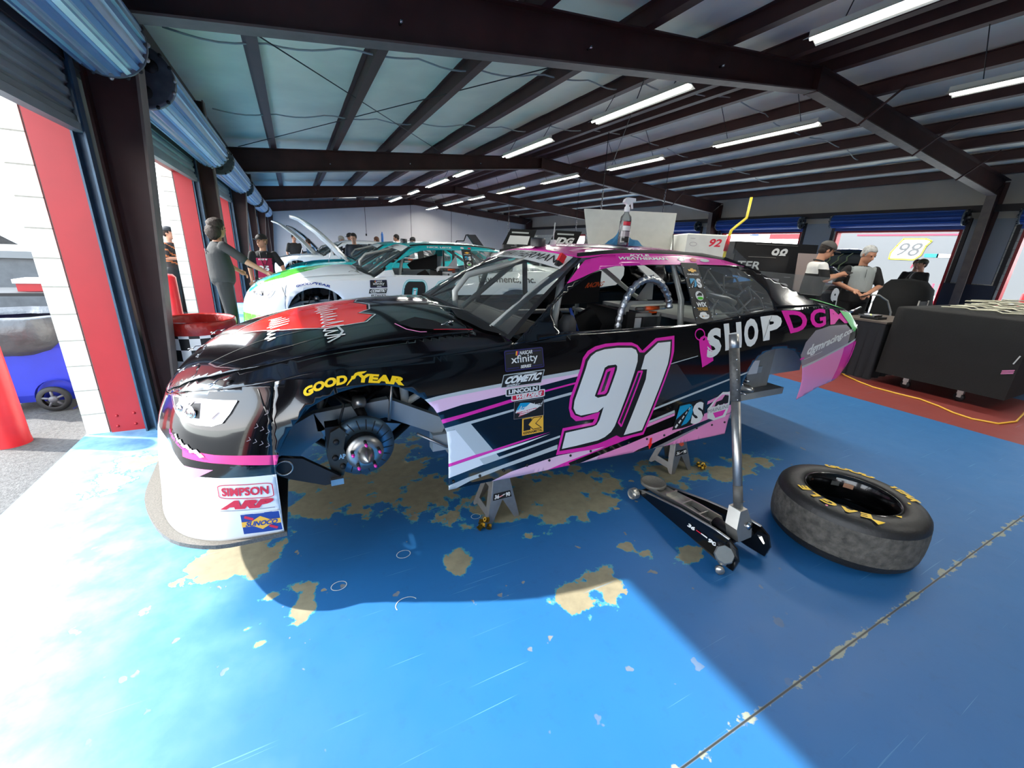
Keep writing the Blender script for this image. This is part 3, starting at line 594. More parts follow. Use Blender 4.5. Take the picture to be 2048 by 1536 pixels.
STRIPES = [(LGREY,[(.440,.893),(.534,.907),(.662,.919),(.87,.932),(1.13,.946),(1.305,.955),(1.501,.969),(1.49,.945),(1.306,.933),(1.126,.927),(.87,.914),(.575,.894),(.475,.879)]),
 (PPINK,[(.475,.879),(.575,.894),(.87,.914),(1.126,.927),(1.306,.933),(1.49,.945),(1.478,.931),(1.307,.916),(1.143,.897),(.914,.873),(.661,.849),(.515,.822)]),
 (PINK,[(.535,.785),(.66,.8),(.92,.84),(1.139,.864),(1.309,.883),(1.487,.903),(1.488,.892),(1.31,.873),(1.14,.854),(.935,.824),(.705,.789),(.555,.765)]),
 (LGREY,[(.568,.739),(.705,.757),(.947,.785),(1.142,.811),(1.314,.831),(1.473,.848),(1.472,.834),(1.315,.815),(1.141,.795),(.95,.773),(.705,.741),(.836,.569),(.739,.558),(.62,.725),(.575,.715)]),
 (WRAPW,[(.57,.717),(.622,.723),(.739,.558),(.58,.535)]), (PINK,[(.58,.535),(.734,.559),(.836,.569),(1.01,.591),(1.198,.609),(1.011,.58),(.837,.556),(.58,.517)]),
 (WRAPW,[(.58,.516),(.837,.555),(1.011,.574),(1.199,.597),(1.012,.562),(.86,.541),(.759,.529),(.787,.49),(.58,.450)]), (LGREY,[(.759,.529),(.857,.541),(.875,.517),(1.268,.575),(1.266,.561),(.787,.488)]),
 (LGREY,[(.58,.404),(.694,.431),(1.255,.518),(1.255,.488),(.893,.44),(.834,.427),(.709,.407),(.58,.362)]), (PPINK,[(.784,.36),(.952,.408),(1.178,.435),(1.272,.443),(1.562,.437),(1.756,.508),(1.735,.464),(1.501,.408),(1.358,.393),(1.184,.361),(1.1,.34),(.84,.34)]),
 (PINK,[(1.148,.354),(1.304,.384),(1.511,.415),(1.723,.457),(1.837,.461),(1.725,.443),(1.347,.378),(1.377,.342),(1.238,.330),(1.109,.330)]),
 (LPINK,[(1.397,.351),(1.577,.381),(1.812,.416),(1.969,.445),(2.18,.475),(2.319,.493),(2.549,.538),(2.80,.565),(2.808,.497),(2.566,.48),(2.256,.433),(2.018,.377),(1.908,.359),(1.761,.31),(1.585,.31),(1.399,.32)]),
 (PPINK,[(1.397,.351),(1.577,.381),(1.55,.33),(1.399,.32)]), (MGREY,[(2.044,.342),(2.36,.411),(2.613,.463),(2.80,.500),(2.80,.492),(2.575,.45),(2.129,.332)]),
 (LPINK,[(2.129,.332),(2.364,.395),(2.575,.45),(2.82,.495),(2.82,.30),(2.595,.30),(2.386,.30),(2.14,.30)]), (LGREY,[(1.968,.558),(2.192,.603),(2.201,.583),(1.959,.539)]), (LPINK,[(1.963,.538),(2.202,.58),(2.202,.561),(1.951,.512)]),
 (LPINK,[(2.52,.625),(2.80,.69),(2.80,.665),(2.52,.60)]),
 (LGREY,[(1.99,.643),(2.417,.723),(2.766,.788),(2.90,.815),(2.896,.802),(2.77,.777),(2.42,.708),(1.989,.628)]), (LGREY,[(2.079,.932),(2.345,.969),(2.346,.964),(2.08,.926)]),
 (DGREY,[(2.084,.925),(2.156,.926),(2.325,.761),(2.691,.828),(2.694,.817),(2.132,.694),(2.0,.655)]),
 (MGREY,[(3.56,.80),(3.50,.90),(3.53,1.0),(3.64,1.09),(3.85,1.115),(4.18,1.11),(4.27,1.06),(4.25,.94)]), (LGREY,[(3.55,.799),(4.44,.985),(4.44,.968),(3.57,.782)]),
 (LPINK,[(3.57,.782),(4.44,.968),(4.44,.58),(3.65,.45)]), (PINK,[(4.20,.915),(4.44,.968),(4.44,.58),(4.24,.58)])]
NOSEP = [(WRAPW,[(-1.5,.62),(-1.2,.70),(-.72,.70),(-.60,.672),(-.45,.625),(-.30,.632),(-.18,.632),(-.1,.64),(-.1,.2),(-1.5,.2)]), (PAINTK,[(-.36,.672),(-.1,.672),(-.1,.636),(-.30,.628),(-.46,.622),(-.52,.60),(-.54,.62)]),
 (LPINK,[(-.80,.70),(-.57,.655),(-.585,.60),(-.72,.50)]), (LPINK,[(-.54,.655),(-.40,.66),(-.50,.60),(-.54,.605)]), (LGREY,[(-.58,.62),(-.46,.60),(-.53,.56),(-.55,.42),(-.66,.52)]), (TAPE,[(-.55,.735),(-.39,.727),(-.246,.728),(-.1,.72),(-.1,.675),(-.249,.684),(-.354,.69),(-.55,.694)])]
def ribbon(mb, pts, w, mapf, m):
    for i in range(len(pts)-1):
        a, b = np.array(pts[i], float), np.array(pts[i+1], float); d = b-a; L = np.linalg.norm(d)
        if L < 1e-6: continue
        n = np.array([-d[1], d[0]])/L*w/2; k = max(1, int(L/.05))
        for j in range(k):
            p, q = a+d*j/k, a+d*(j+1)/k; e = d/L*w*.2
            mb.add([mapf(*(p-n-e*(j == 0))), mapf(*(q-n+e*(j == k-1))), mapf(*(q+n+e*(j == k-1))), mapf(*(p+n-e*(j == 0)))], [(0, 1, 2, 3)], m, True)
def loopr(mb, poly, w, mapf, m): ribbon(mb, list(poly)+[poly[0]], w, mapf, m)
def rrect(q, r=.12, n=4):
    """rounded outline inside the quad q"""
    Q = quadmap(q); out = []
    for cx, cy, a in ((1-r, 1-r, 0), (r, 1-r, 90), (r, r, 180), (1-r, r, 270)): out += [Q(*p) for p in arc(cx, cy, r, r, a, a+90, n)]
    return out
def nickfoot(mb, q, mapf, m):
    """winged foot between the two words"""
    Q = quadmap(q); panel(mb, [Q(*p) for p in [(0, 0), (.18, .05), (.42, .3), (.55, .45), (.62, .38), (.70, .46), (.78, .42), (.80, .66), (1.5, .82), (1.62, .97), (1.3, .98), (.78, .98), (.55, .9), (.45, .7), (.28, .72), (.30, .5), (.12, .28)]], mapf, m, cell=.03)
def goodyear(mb, mapf, pts, m, bold=.045):
    """GOOD (foot) YEAR set along a line of base and cap points"""
    def path(u, v):
        k = u*(len(pts)-1); i = min(int(k), len(pts)-2); t = k-i
        (a, b), (c, d) = pts[i], pts[i+1]; bx = [a[j]+(c[j]-a[j])*t for j in (0, 1)]; tx = [b[j]+(d[j]-b[j])*t for j in (0, 1)]
        return (bx[0]+(tx[0]-bx[0])*v, bx[1]+(tx[1]-bx[1])*v)
    text_on(mb, 'GOOD', lambda u, v: path(.0+.46*u, v), mapf, m, bold, .12, .03)
    text_on(mb, 'YEAR', lambda u, v: path(.56+.44*u, v), mapf, m, bold, .12, .03)
    nickfoot(mb, [path(.44, -.22), path(.53, -.12), path(.60, 1.25), path(.49, 1.2)], mapf, m)
def contingency(e, mp, s, stack):
    """the small sponsor stickers behind the front wheel; mp(off) gives the surface map"""
    def D(name, fn): m = MB(); fn(m); obj(name, m, None, e, fix=False)
    q1 = [(.901, .989), (1.132, .995), (1.132, 1.093), (.906, 1.087)]; 
    def series(m):
        panel(m, rrect(q1, .05), mp(.004), BLK, cell=.05); loopr(m, rrect(q1, .05), .005, mp(.005), NAVY); Q = quadmap(q1)
        for a, b, v in ((.05, .27, .86), (.72, .95, .86), (.05, .34, .12), (.68, .95, .12)): ribbon(m, [Q(a, v), Q(b, v)], .004, mp(.005), NAVY)
        text_on(m, 'NASCAR', [Q(.38, .74), Q(.72, .74), Q(.72, .93), Q(.38, .93)], mp(.006), NUMW, .03, .25)
        for k, c in enumerate((ORG, RED, DBLUE)): ribbon(m, [Q(.29+.03*k, .74), Q(.305+.03*k, .93)], .006, mp(.006), c)
        text_on(m, 'xfinity', [Q(.15, .24), Q(.85, .24), Q(.85, .74), Q(.15, .74)], mp(.006), NUMW, .012); text_on(m, 'SERIES', [Q(.38, .07), Q(.66, .07), Q(.66, .22), Q(.38, .22)], mp(.006), NUMW, .03, .2)
    D('series_sticker', series)
    q2 = [(.871, .910), (1.112, .912), (1.133, .979), (.889, .972)]
    def cometic(m):
        panel(m, q2, mp(.004), BLK, cell=.05); loopr(m, q2, .004, mp(.005), LGREY); Q = quadmap(q2)
        text_on(m, 'COMETIC', [Q(.05, .26), Q(.93, .26), Q(.96, .84), Q(.08, .84)], mp(.006), NUMW, .06, .2); text_on(m, 'GASKET', [Q(.12, .06), Q(.45, .06), Q(.46, .2), Q(.13, .2)], mp(.006), NUMW, .03, .2)
        ribbon(m, [Q(u, .62+.32*math.sin(u*PI*.9)) for u in (.1, .25, .4, .55, .7, .82)], .004, mp(.0055), LGREY)
    D('gasket_sticker', cometic)
    q3 = [(.90, .862), (1.104, .866), (1.104, .902), (.90, .900)]; q4 = [(.935, .832), (1.137, .834), (1.137, .872), (.935, .866)]
    def lincoln(m):
        panel(m, rrect(q4, .1), mp(.004), RED, cell=.05); loopr(m, rrect(q4, .1), .006, mp(.005), NUMW); panel(m, rrect(q3, .1), mp(.0055), BLK, cell=.05); loopr(m, rrect(q3, .1), .006, mp(.006), NUMW)
        Q = quadmap(q3); text_on(m, 'LINCOLN', [Q(.07, .2), Q(.93, .2), Q(.93, .84), Q(.07, .84)], mp(.007), NUMW, .05); Q = quadmap(q4); text_on(m, 'WELDERS', [Q(.1, .16), Q(.9, .16), Q(.92, .78), Q(.12, .78)], mp(.007), NUMW, .05, .15)
    D('welder_sticker', lincoln)
    if not stack: return
    q5 = [(.952, .727), (1.141, .722), (1.134, .824), (.950, .824)]
    def arrow(m):
        panel(m, q5, mp(.004), BLK, cell=.05); loopr(m, q5, .002, mp(.005), MGREY); Q = quadmap(q5)
        panel(m, [Q(*p) for p in [(.04, .35), (.1, .62), (.2, .9), (.5, .85), (.9, .58), (.7, .40), (.35, .2), (.14, .1), (.2, .3)]], mp(.005), NUMW, paints=[([Q(*p) for p in [(.04, .5), (.18, .95), (.55, .85), (.3, .5)]], CYAN)] + [([Q(*p) for p in [(.08, .36-.1*k), (.75, .5-.1*k), (.75, .46-.1*k), (.08, .31-.1*k)]], RED) for k in range(3)], cell=.04)
        text_on(m, 'Arrowhead', [Q(.1, .42), Q(.95, .55), Q(.98, .85), (Q(.14, .72))], mp(.0065), NUMW, .0, .35); text_on(m, 'BRASS', [Q(.25, .3), Q(.6, .34), Q(.62, .46), Q(.27, .42)], mp(.0065), NUMW, .0, .2)
    D('brass_sticker', arrow)
    q6 = [(1.009, .619), (1.147, .621), (1.139, .722), (1.004, .721)]
    def kenna(m):
        panel(m, q6, mp(.004), ORG, cell=.05); Q = quadmap(q6)
        panel(m, [Q(*p) for p in [(.06, .27), (.38, .27), (.38, .45), (.26, .58), (.44, .8), (.42, .95), (.06, .95)]], mp(.005), BLK, cell=.04); panel(m, [Q(*p) for p in [(.26, .6), (.52, .95), (.93, .95), (.62, .6), (.9, .28), (.5, .28)]], mp(.005), ORG, cell=.04); loopr(m, [Q(*p) for p in [(.26, .6), (.52, .95), (.93, .95), (.62, .6), (.9, .28), (.5, .28)]], .004, mp(.006), BLK)
        text_on(m, 'KENNAMETAL', [Q(.05, .06), Q(.95, .06), Q(.95, .22), Q(.05, .22)], mp(.006), BLK, .02)
    D('tooling_sticker', kenna)
def build_car(cy, label, name='stock_car', liv='black', group=None, hood=True, full=True):
    e = empty(name, (1.75, cy, 0), label, 'race car', group); K = liv == 'black'
    main = {'black': PAINTK, 'white': WRAPW, 'teal': TEAL, 'white2': WRAPW, 'dark': PAINTK}[liv]; roofm = {'black': PINK, 'white': TEAL, 'teal': TEAL, 'white2': WRAPW, 'dark': PAINTK}[liv]
    def S_(sg, off=0): return lambda s, z: (lambda p: (p[0], cy-sg*p[1], p[2]))(side(s, z, off))
    def H_(sg, off=0): return lambda x, z: (lambda p: (p[0], cy-sg*p[1], p[2]))(house(x, z, off))
    T_ = lambda off=0: (lambda x, v: (lambda p: (p[0], cy-p[1], p[2]))(top(x, v, off))); R_ = lambda off=0: (lambda x, v: (lambda p: (p[0], cy-p[1], p[2]))(roofz(x, v, off)))
    near = S_(1); nso = lambda off: S_(1, off)
    # side panels with wheel openings
    edge = lambda a, b, f, n: [(a+(b-a)*i/n, f(a+(b-a)*i/n)) for i in range(n+1)]
    def flank(a, b): return edge(a, b, lambda s: f_zb(s)+.0005, 40) + edge(b, a, lambda s: f_zt(s)-.0005, 40)
    pw = STRIPES if K else ([(GREEN,[(.60,.82),(1.2,.84),(1.9,.86),(1.9,.79),(1.2,.77),(.62,.74)]),(TEAL,[(.62,.74),(1.2,.77),(1.9,.79),(1.9,.70),(1.2,.68),(.62,.70)])] if liv == 'white' else [])
    obj('side_panel', panel(MB(), flank(-.165, 4.41), near, main, (ARCHF, ARCHR), pw+[(a, q) for a, q in (NOSEP if K else [])], .03 if K else .06), None, e, fix=False, solid=.003)
    obj('side_panel', panel(MB(), flank(-.165, 4.41), S_(-1), main, (ARCHF, ARCHR), (), .09), None, e, fix=False, solid=.003)
    b = MB(); npz = NOSEP if K else ([(GREEN,[(-1.4,.58),(-.1,.64),(-.1,.3),(-1.4,.3)])] if liv == 'white' else [])
    panel(b, flank(-1.371, -.165), near, main, (), npz, .025 if K else .05); panel(b, flank(-1.371, -.165), S_(-1), main, (), npz, .08); 
    if full: ribbon(b, [(-.235, .99), (-.20, .93), (-.165, .87)], .005, nso(.0035), BLK)
    bo = obj('front_bumper', b, None, e, fix=False, solid=.003)
    b = MB(); rp = [(LPINK,[(4.3,.94),(4.9,.99),(4.9,.5),(4.3,.5)]),(PINK,[(4.3,.94),(4.9,.99),(4.9,.5),(4.3,.5)])] if K else []
    panel(b, flank(4.41, 5.426), near, main, (), rp, .06); panel(b, flank(4.41, 5.426), S_(-1), main, (), (), .09); obj('rear_bumper', b, None, e, fix=False, solid=.003)
    # splitter
    m = MB(); pl = [(-.155, .945), (-.37, .935), (-.56, .84), (-.70, .62), (-.79, .33), (-.815, 0)]; f = pchip([0, 1, 2, 3, 4, 5], [p[0] for p in pl]); g = pchip([0, 1, 2, 3, 4, 5], [p[1] for p in pl])
    pl = [(f(i/4), g(i/4)) for i in range(21)]; pl = pl + [(a, -b) for a, b in pl[-2::-1]]; pl += [(-.155, -.5), (-.155, .5)]
    m.prism(pl, lambda a, b: (a, cy-b, .318), lambda a, b: (a, cy-b, .338), CARB); obj('splitter', m, CARB, e)
    # top: hood, fender tops, deck
    hc = pchip([-.66, -.52, -.37, 0, .68, 1.0], [.30, .52, .66, .755, .745, .74])
    sh = [(x, f_shv(x)) for x in [-.654, -.65, -.645, -.635, -.625, -.60, -.57, -.545, -.50, -.43, -.36, -.29, -.2, -.12, .02, .2, .4, .6, .8, .97]]
    outl = sh + [(.97, .86), (.93, .7), (.85, .4), (.80, 0)]; outl = outl + [(a, -b) for a, b in outl[-2:0:-1]]
    hoodp = [(x, min(hc(x), f_shv(x)-.01)) for x in [-.60, -.52, -.45, -.37, -.2, 0, .3, .68, .80]] ; hoodp = hoodp + [(.77, .4), (.75, 0)]; hoodp = [(-.62, 0)] + hoodp; hoodp = hoodp + [(a, -b) for a, b in hoodp[-2:0:-1]]
    m = MB(); panel(m, outl, T_(), main, (hoodp,), (), .04 if K else .07); obj('fender_top', m, None, e, fix=False, solid=.003)
    hp = []
    if K: hp = [(HRED,[(-.36,.08),(-.2,-.12),(0,-.30),(.2,-.34),(.33,-.18),(.30,-.05),(.36,.10),(.34,.25),(.28,.30),(.35,.38),(.29,.48),(.10,.485),(-.09,.36),(-.22,.22)])]
    if liv == 'white': hp = [(GREEN,[(-.62,-.5),(.45,-.35),(.5,.1),(.2,.42),(-.15,.6),(-.62,.5)]),(TEAL,[(-.62,-.2),(-.2,0),(-.2,.35),(-.62,.5)])]
    if hood:
        m = MB(); panel(m, hoodp, T_(.004), main, (), hp, .03 if K else .08); ho = obj('hood', m, None, e, fix=False, solid=.003)
    else:
        m = MB(); m.box(-.4, .7, cy-.6, cy+.6, .55, .80, DARKM); 
        for i in range(8): m.tube([(-.3+.13*i, cy-.4, .8), (-.3+.13*i, cy-.1, .95), (-.25+.13*i, cy+.3, .82)], .03, DARKM, 8)
        m.lathe([(.001, .0), (.2, 0), (.2, .08), (.05, .1), (.001, .1)], (.25, cy, .9), (0, 0, 1), CHROME, 20); obj('engine', m, None, e)
    if full:
        if K:
            d = MB(); random.seed(3); mm = T_(.009)
            def scrawl(x0, v0, v1, h, n, w):
                P = []
                for i in range(n): 
                    v = v0+(v1-v0)*i/n; P += [(x0+random.uniform(-.15, .1)*h, v), (x0+h*random.uniform(.55, 1.0), v+(v1-v0)/n*.35), (x0+h*.1, v+(v1-v0)/n*.6)]
                ribbon(d, P, w, mm, NUMW)
            scrawl(.09, -.10, .66, .11, 12, .011); scrawl(-.16, .02, .30, .10, 5, .012); scrawl(-.16, .32, .50, .05, 3, .014)
            loopr(d, [(a*1.04, b*1.03) for a, b in hp[0][1]], .008, mm, LGREY); obj('hood_script', d, None, ho, fix=False)
            d = MB(); ribbon(d, [(.16, .50), (.175, .58), (.15, .64), (.10, .68)], .012, T_(.010), LGREY); ribbon(d, [(-.40, .50), (-.36, .59), (-.26, .70)], .008, T_(.008), CHROME); ribbon(d, [(-.40, .50), (-.20, .44), (.1, .47)], .006, T_(.008), BLK); ribbon(d, [(-.36, .59), (-.05, .62), (.12, .60)], .005, T_(.008), BLK)
            obj('hood_crease', d, None, ho, fix=False)
            d = MB(); ribbon(d, [(.43, .58), (.47, .66), (.53, .705), (.56, .71)], .008, T_(.012), LPINK); panel(d, [(.44, .58), (.50, .66), (.60, .70), (.70, .71), (.64, .60), (.55, .52)], T_(.016), DARKM, cell=.04); ribbon(d, [(.60, .705), (.80, .74)], .006, T_(.018), RED); obj('hood_vent', d, None, ho, fix=False)
        for x, v in ((-.30, .76), (-.46, .44), (-.50, 0), (-.46, -.44), (-.30, -.76), (.72, .62), (.72, -.62)):
            p = T_(.012)(x, v); d = MB().lathe([(.001, .003), (.015, .003), (.015, 0), (.001, 0)], p, (-.3, 0, 1), CHROME, 12).tube([p, (p[0]-.03, p[1]-.015, p[2]+.004), (p[0]-.06, p[1]-.035, p[2]-.018)], .0025, CHROME, 6)
            d.lathe([(.011, -.002), (.015, 0), (.011, .002), (.011, -.002)], (p[0]-.052, p[1]-.03, p[2]-.008), (0, .5, 1), CHROME, 12); obj('hood_pin', d, None, e)
        d = MB(); panel(d, [(.80, .35), (.78, .56), (.86, .74), (.93, .80), (.98, .80), (.90, .55), (.86, .35)], T_(.012), BLK, cell=.05); ribbon(d, [(.70, .28), (.90, .46)], .02, T_(.016), PIPE); obj('cowl_flap', d, None, e, fix=False)
    # deck
    dk = [(3.55, .60), (3.75, .66)] + [(x, f_shv(x)) for x in (3.80, 4.0, 4.25, 4.38, 4.49, 4.55, 4.59, 4.609)]; dk = [(3.72, 0)] + dk + [(4.61, 0)]; dk += [(a, -b) for a, b in dk[-2:0:-1]]
    dk2 = [(2.7, .895)] + [(x, f_shv(x)) for x in (3.0, 3.3, 3.7, 3.8)] + [(3.75, .66), (3.55, .60), (3.2, .70), (2.7, .86)]
    m = MB(); panel(m, dk, T_(), main, (), (), .08); panel(m, dk2, T_(), main, (), (), .08); panel(m, [(a, -b) for a, b in dk2], T_(), main, (), (), .08); obj('deck_lid', m, None, e, fix=False, solid=.003)
    # greenhouse
    hsw = [(1.255, 1.165), (1.235, 1.25), (1.262, 1.305), (1.32, 1.345), (1.405, 1.388), (1.50, 1.432), (1.60, 1.478), (1.68, 1.502), (1.77, 1.518), (2.0, 1.53), (2.34, 1.54), (2.34, 1.17)]
    qw = [(2.50, 1.19), (2.50, 1.54), (2.80, 1.54), (2.98, 1.53), (3.10, 1.46), (3.17, 1.38), (3.175, 1.30), (3.14, 1.25), (2.9, 1.225)]
    ho_ = [(.965, f_shz(.965)), (1.10, 1.205), (1.25, 1.315), (1.40, 1.43), (1.50, 1.505), (1.56, 1.545), (1.7, 1.575), (1.95, 1.598), (2.4, 1.605), (2.8, 1.588), (3.08, 1.55), (3.3, 1.47), (3.55, 1.37), (3.80, f_shz(3.8))] + [(x, f_shz(x)) for x in (3.5, 3.2, 2.9, 2.6, 2.3, 2., 1.7, 1.4, 1.2)]
    pp = [(roofm, [(1.22, 1.346), (1.312, 1.40), (1.40, 1.418), (1.50, 1.448), (1.628, 1.490), (1.767, 1.516), (2.06, 1.534), (2.54, 1.547), (3.10, 1.552), (3.10, 1.7), (1.5, 1.7), (1.22, 1.40)])]
    if not K: pp = [(roofm, [(.97, 1.20), (1.3, 1.24), (1.5, 1.40), (3.1, 1.42), (3.6, 1.36), (3.6, 1.7), (.97, 1.7)])]
    obj('window_frame', panel(MB(), ho_, H_(1), main, (hsw, qw), pp, .03 if K else .06), None, e, fix=False, solid=.004)
    obj('window_frame', panel(MB(), ho_, H_(-1), main, (hsw, qw), pp, .08), None, e, fix=False, solid=.004)
    # roof with a rolled edge
    rows = []
    for i in range(33):
        x0 = 1.50+(3.08-1.50)*i/32; r = []
        for j in range(-12, 13):
            w = j/12; v = .60*w; x = x0+(.06*w*w if i == 0 else 0); p = roofz(x, v); 
            if abs(j) == 12:
                zz = min(f_zr(x)-.002, 1.62); q = house(max(x, 1.56), zz); p = np.array([x, math.copysign(q[1]+.002, w), zz])
            r.append((p[0], cy-p[1], p[2]))
        rows.append(r)
    obj('roof', MB().grid(rows, roofm), None, e, fix=False, solid=.003)
    if full:
        for s in (1, -1):
            m = MB(); P = [(1.56, .56), (1.66, .60), (1.8, .61), (2.2, .615), (2.6, .615), (2.95, .61)]
            for o_ in (0,): 
                pts = [R_(.012)(a, s*b) for a, b in P]; m.grid([[(p[0], p[1]-.008, p[2]-.02), (p[0], p[1]-.006, p[2]+.012), (p[0], p[1]+.006, p[2]+.012), (p[0], p[1]+.008, p[2]-.02)] for p in pts], BLK)
            obj('roof_rail', m, None, e)
    # windshield
    def ws(q, w, off=0):
        bx, bv = .80+.165*w*w, .86*w; bz = f_zc(bx)-(f_zc(bx)-f_shz(bx))*min(abs(bv)/f_shv(bx), 1)**2.4+.004
        tx, tv = 1.50+.06*w*w, .60*w; tz = f_roofc(tx)-.055*(abs(tv)/.63)**2.2 if abs(w) < .98 else 1.548
        if abs(w) > .9: k = (abs(w)-.9)/.1; tz = tz*(1-k)+1.548*k
        bul = .03*math.sin(PI*q)*(1-w*w*.8)
        return (bx+(tx-bx)*q-bul*.7-off*.6, cy-(bv+(tv-bv)*q), bz+(tz-bz)*q+bul*.7+off*.8)
    G = [[ws(i/12, j/12) for j in range(-12, 13)] for i in range(13)]
    obj('windshield', MB().grid(G, GLASS), None, e, fix=False)
    m = MB(); m.grid([[ws(.80+.19*i/4, -.86+1.76*j/20, .003) for j in range(21)] for i in range(5)], WRAPW)
    nm = {'black': 'WEATHERMAN', 'white': 'LEITZ'}.get(liv)
    if nm: text_on(m, nm, [(-.40, .835), (.80, .845), (.76, .955), (-.38, .955)] if K else [(-.4, .83), (.4, .83), (.4, .96), (-.4, .96)], lambda w, q: ws(q, w, .006), BLK, .0, .15, .1)
    bn = obj('windshield_banner', m, None, e, fix=False)
    m = MB()
    for w in (-1, 1): ribbon(m, [(w*.985, i/12) for i in range(13)], .035, lambda w_, q: ws(q, w_, .004), BLK)
    ribbon(m, [(j/12, .015) for j in range(-12, 13)], .02, lambda w_, q: ws(q, w_, .004), BLK); obj('windshield_trim', m, None, e, fix=False)
    # rear glass
    G = [[(lambda t, w: (3.08+.66*t-.05*w*w*t, cy-w*(.60+.06*t), (f_roofc(3.08)-.05*w*w)*(1-t)+(f_zc(3.75)-.04*w*w)*t+.03*math.sin(PI*t)))(i/8, j/6) for j in range(-6, 7)] for i in range(9)]
    obj('rear_window', MB().grid(G, GLASS), None, e, fix=False)
    # window pillar with its stack of stickers
    hn = lambda off: H_(1, off)
    m = MB(); panel(m, [(2.34, 1.17), (2.50, 1.19), (2.50, 1.555), (2.34, 1.555)], hn(.006), BLK, cell=.06)
    for k in range(6):
        for x in (2.348, 2.492): m.ball(hn(.008)(x, 1.21+.062*k), .005, CHROME, 6, 4)
    bp = obj('window_post', m, None, e, fix=False)
    if full:
        def st(nm, fn): d = MB(); fn(d); obj(nm, d, None, bp, fix=False)
        st('maker_sticker', lambda d: (panel(d, [(2.385, 1.512), (2.41, 1.512), (2.413, 1.519), (2.438, 1.519), (2.441, 1.512), (2.462, 1.512), (2.465, 1.500), (2.440, 1.500), (2.437, 1.493), (2.412, 1.493), (2.409, 1.500), (2.388, 1.500)], hn(.009), ORG, cell=.03), text_on(d, 'CHEVROLET', [(2.365, 1.475), (2.48, 1.475), (2.48, 1.486), (2.365, 1.486)], hn(.009), NUMW, .03)))
        def dsl(d, mp, q, outline=False):
            Q = quadmap(q)
            if outline: panel(d, [Q(*p) for p in [(-.05, -.05), (.3, -.06), (.62, -.02), (.9, .1), (1.05, .3), (1.06, .6), (1.04, .9), (.9, 1.08), (.6, 1.06), (.2, 1.06), (.02, 1.04), (.0, .5)]], mp(.0045), BLK, cell=.05)
            panel(d, [Q(*p) for p in [(.04, .98), (.40, 1.0), (.52, .93), (.0, .40)]], mp(.0055), CYAN, cell=.05); panel(d, [Q(*p) for p in [(.24, .06), (.42, .12), (.54, .3), (.58, .6), (.55, .86), (.5, .9)]], mp(.0055), CYAN, cell=.05)
            for k in range(5): ribbon(d, [Q(.05+.09*k, .06+.17*k), Q(.09+.09*k, .15+.17*k)], abs(q[1][0]-q[0][0])*(.07-.011*k), mp(.006), NUMW)
            text_on(d, 'S', [Q(.56, .0), Q(1.0, .02), Q(1.0, 1.0), Q(.58, 1.0)], mp(.0065), NUMW, .06)
        st('road_letter_sticker', lambda d: dsl(d, lambda o: hn(o+.004), [(2.37, 1.395), (2.475, 1.395), (2.475, 1.455), (2.37, 1.455)]))
        st('round_green_sticker', lambda d: (panel(d, ell(2.425, 1.345, .038, .03), hn(.008), NUMW, cell=.03), panel(d, ell(2.425, 1.330, .028, .009), hn(.010), GREEN, cell=.03), panel(d, [(2.40, 1.345), (2.45, 1.345), (2.45, 1.362), (2.425, 1.366), (2.41, 1.355), (2.40, 1.352)], hn(.010), DGREY, cell=.03)))
        st('filter_sticker', lambda d: (text_on(d, 'WIX', [(2.375, 1.275), (2.475, 1.275), (2.475, 1.305), (2.375, 1.305)], hn(.009), NUMW, .05), ribbon(d, [(2.375, 1.268), (2.475, 1.268)], .004, hn(.009), ORG), text_on(d, 'FILTERS', [(2.385, 1.253), (2.475, 1.253), (2.475, 1.262), (2.385, 1.262)], hn(.009), ORG, .02)))
        st('oval_sticker', lambda d: (panel(d, ell(2.425, 1.222, .048, .022), hn(.009), NUMW, cell=.03), [panel(d, ell(2.405+.012*(k % 2), 1.228-.011*(k//2), .006, .005, 4), hn(.010), (RED, BLK, BLK, ORG)[k], cell=.03) for k in range(4)], ribbon(d, [(2.43, 1.218), (2.462, 1.218)], .004, hn(.010), MGREY)))
    # quarter window: clear sheet over a tubular lattice
    m = MB(); panel(m, qw, hn(.002), CLEAR, cell=.08); obj('quarter_window', m, None, e, fix=False)
    lat = lambda P: [hn(-.02)(*p) for p in P]; m = MB()
    for P in ([(2.52, 1.43), (2.63, 1.52), (2.72, 1.37), (2.60, 1.30), (2.52, 1.43)], [(2.72, 1.37), (2.78, 1.48), (2.92, 1.47), (2.93, 1.38), (2.84, 1.34), (2.72, 1.37)], [(2.60, 1.30), (2.56, 1.23), (2.8, 1.24), (2.72, 1.37)], [(2.93, 1.38), (3.02, 1.41), (3.09, 1.33), (3.08, 1.27), (2.9, 1.25), (2.84, 1.34)], [(2.8, 1.24), (3.0, 1.33), (3.02, 1.41)], [(2.52, 1.43), (2.52, 1.24), (2.60, 1.30)]):
        m.tube(lat(P), .007, PIPE, 6)
        for p in P: m.ball(hn(.0)(*p), .006, CHROME, 6, 4)
    m.tube(lat([(2.52, 1.36), (2.72, 1.33), (2.80, 1.30)]), .022, PIPE, 8); m.tube([H_(1, -.12)(2.66, 1.42), H_(1, -.12)(2.95, 1.22)], .022, PIPE, 8); obj('window_lattice', m, None, e)
    # roll cage, floor, dash, seat
    yy = lambda v: cy-v
    m = MB(); 
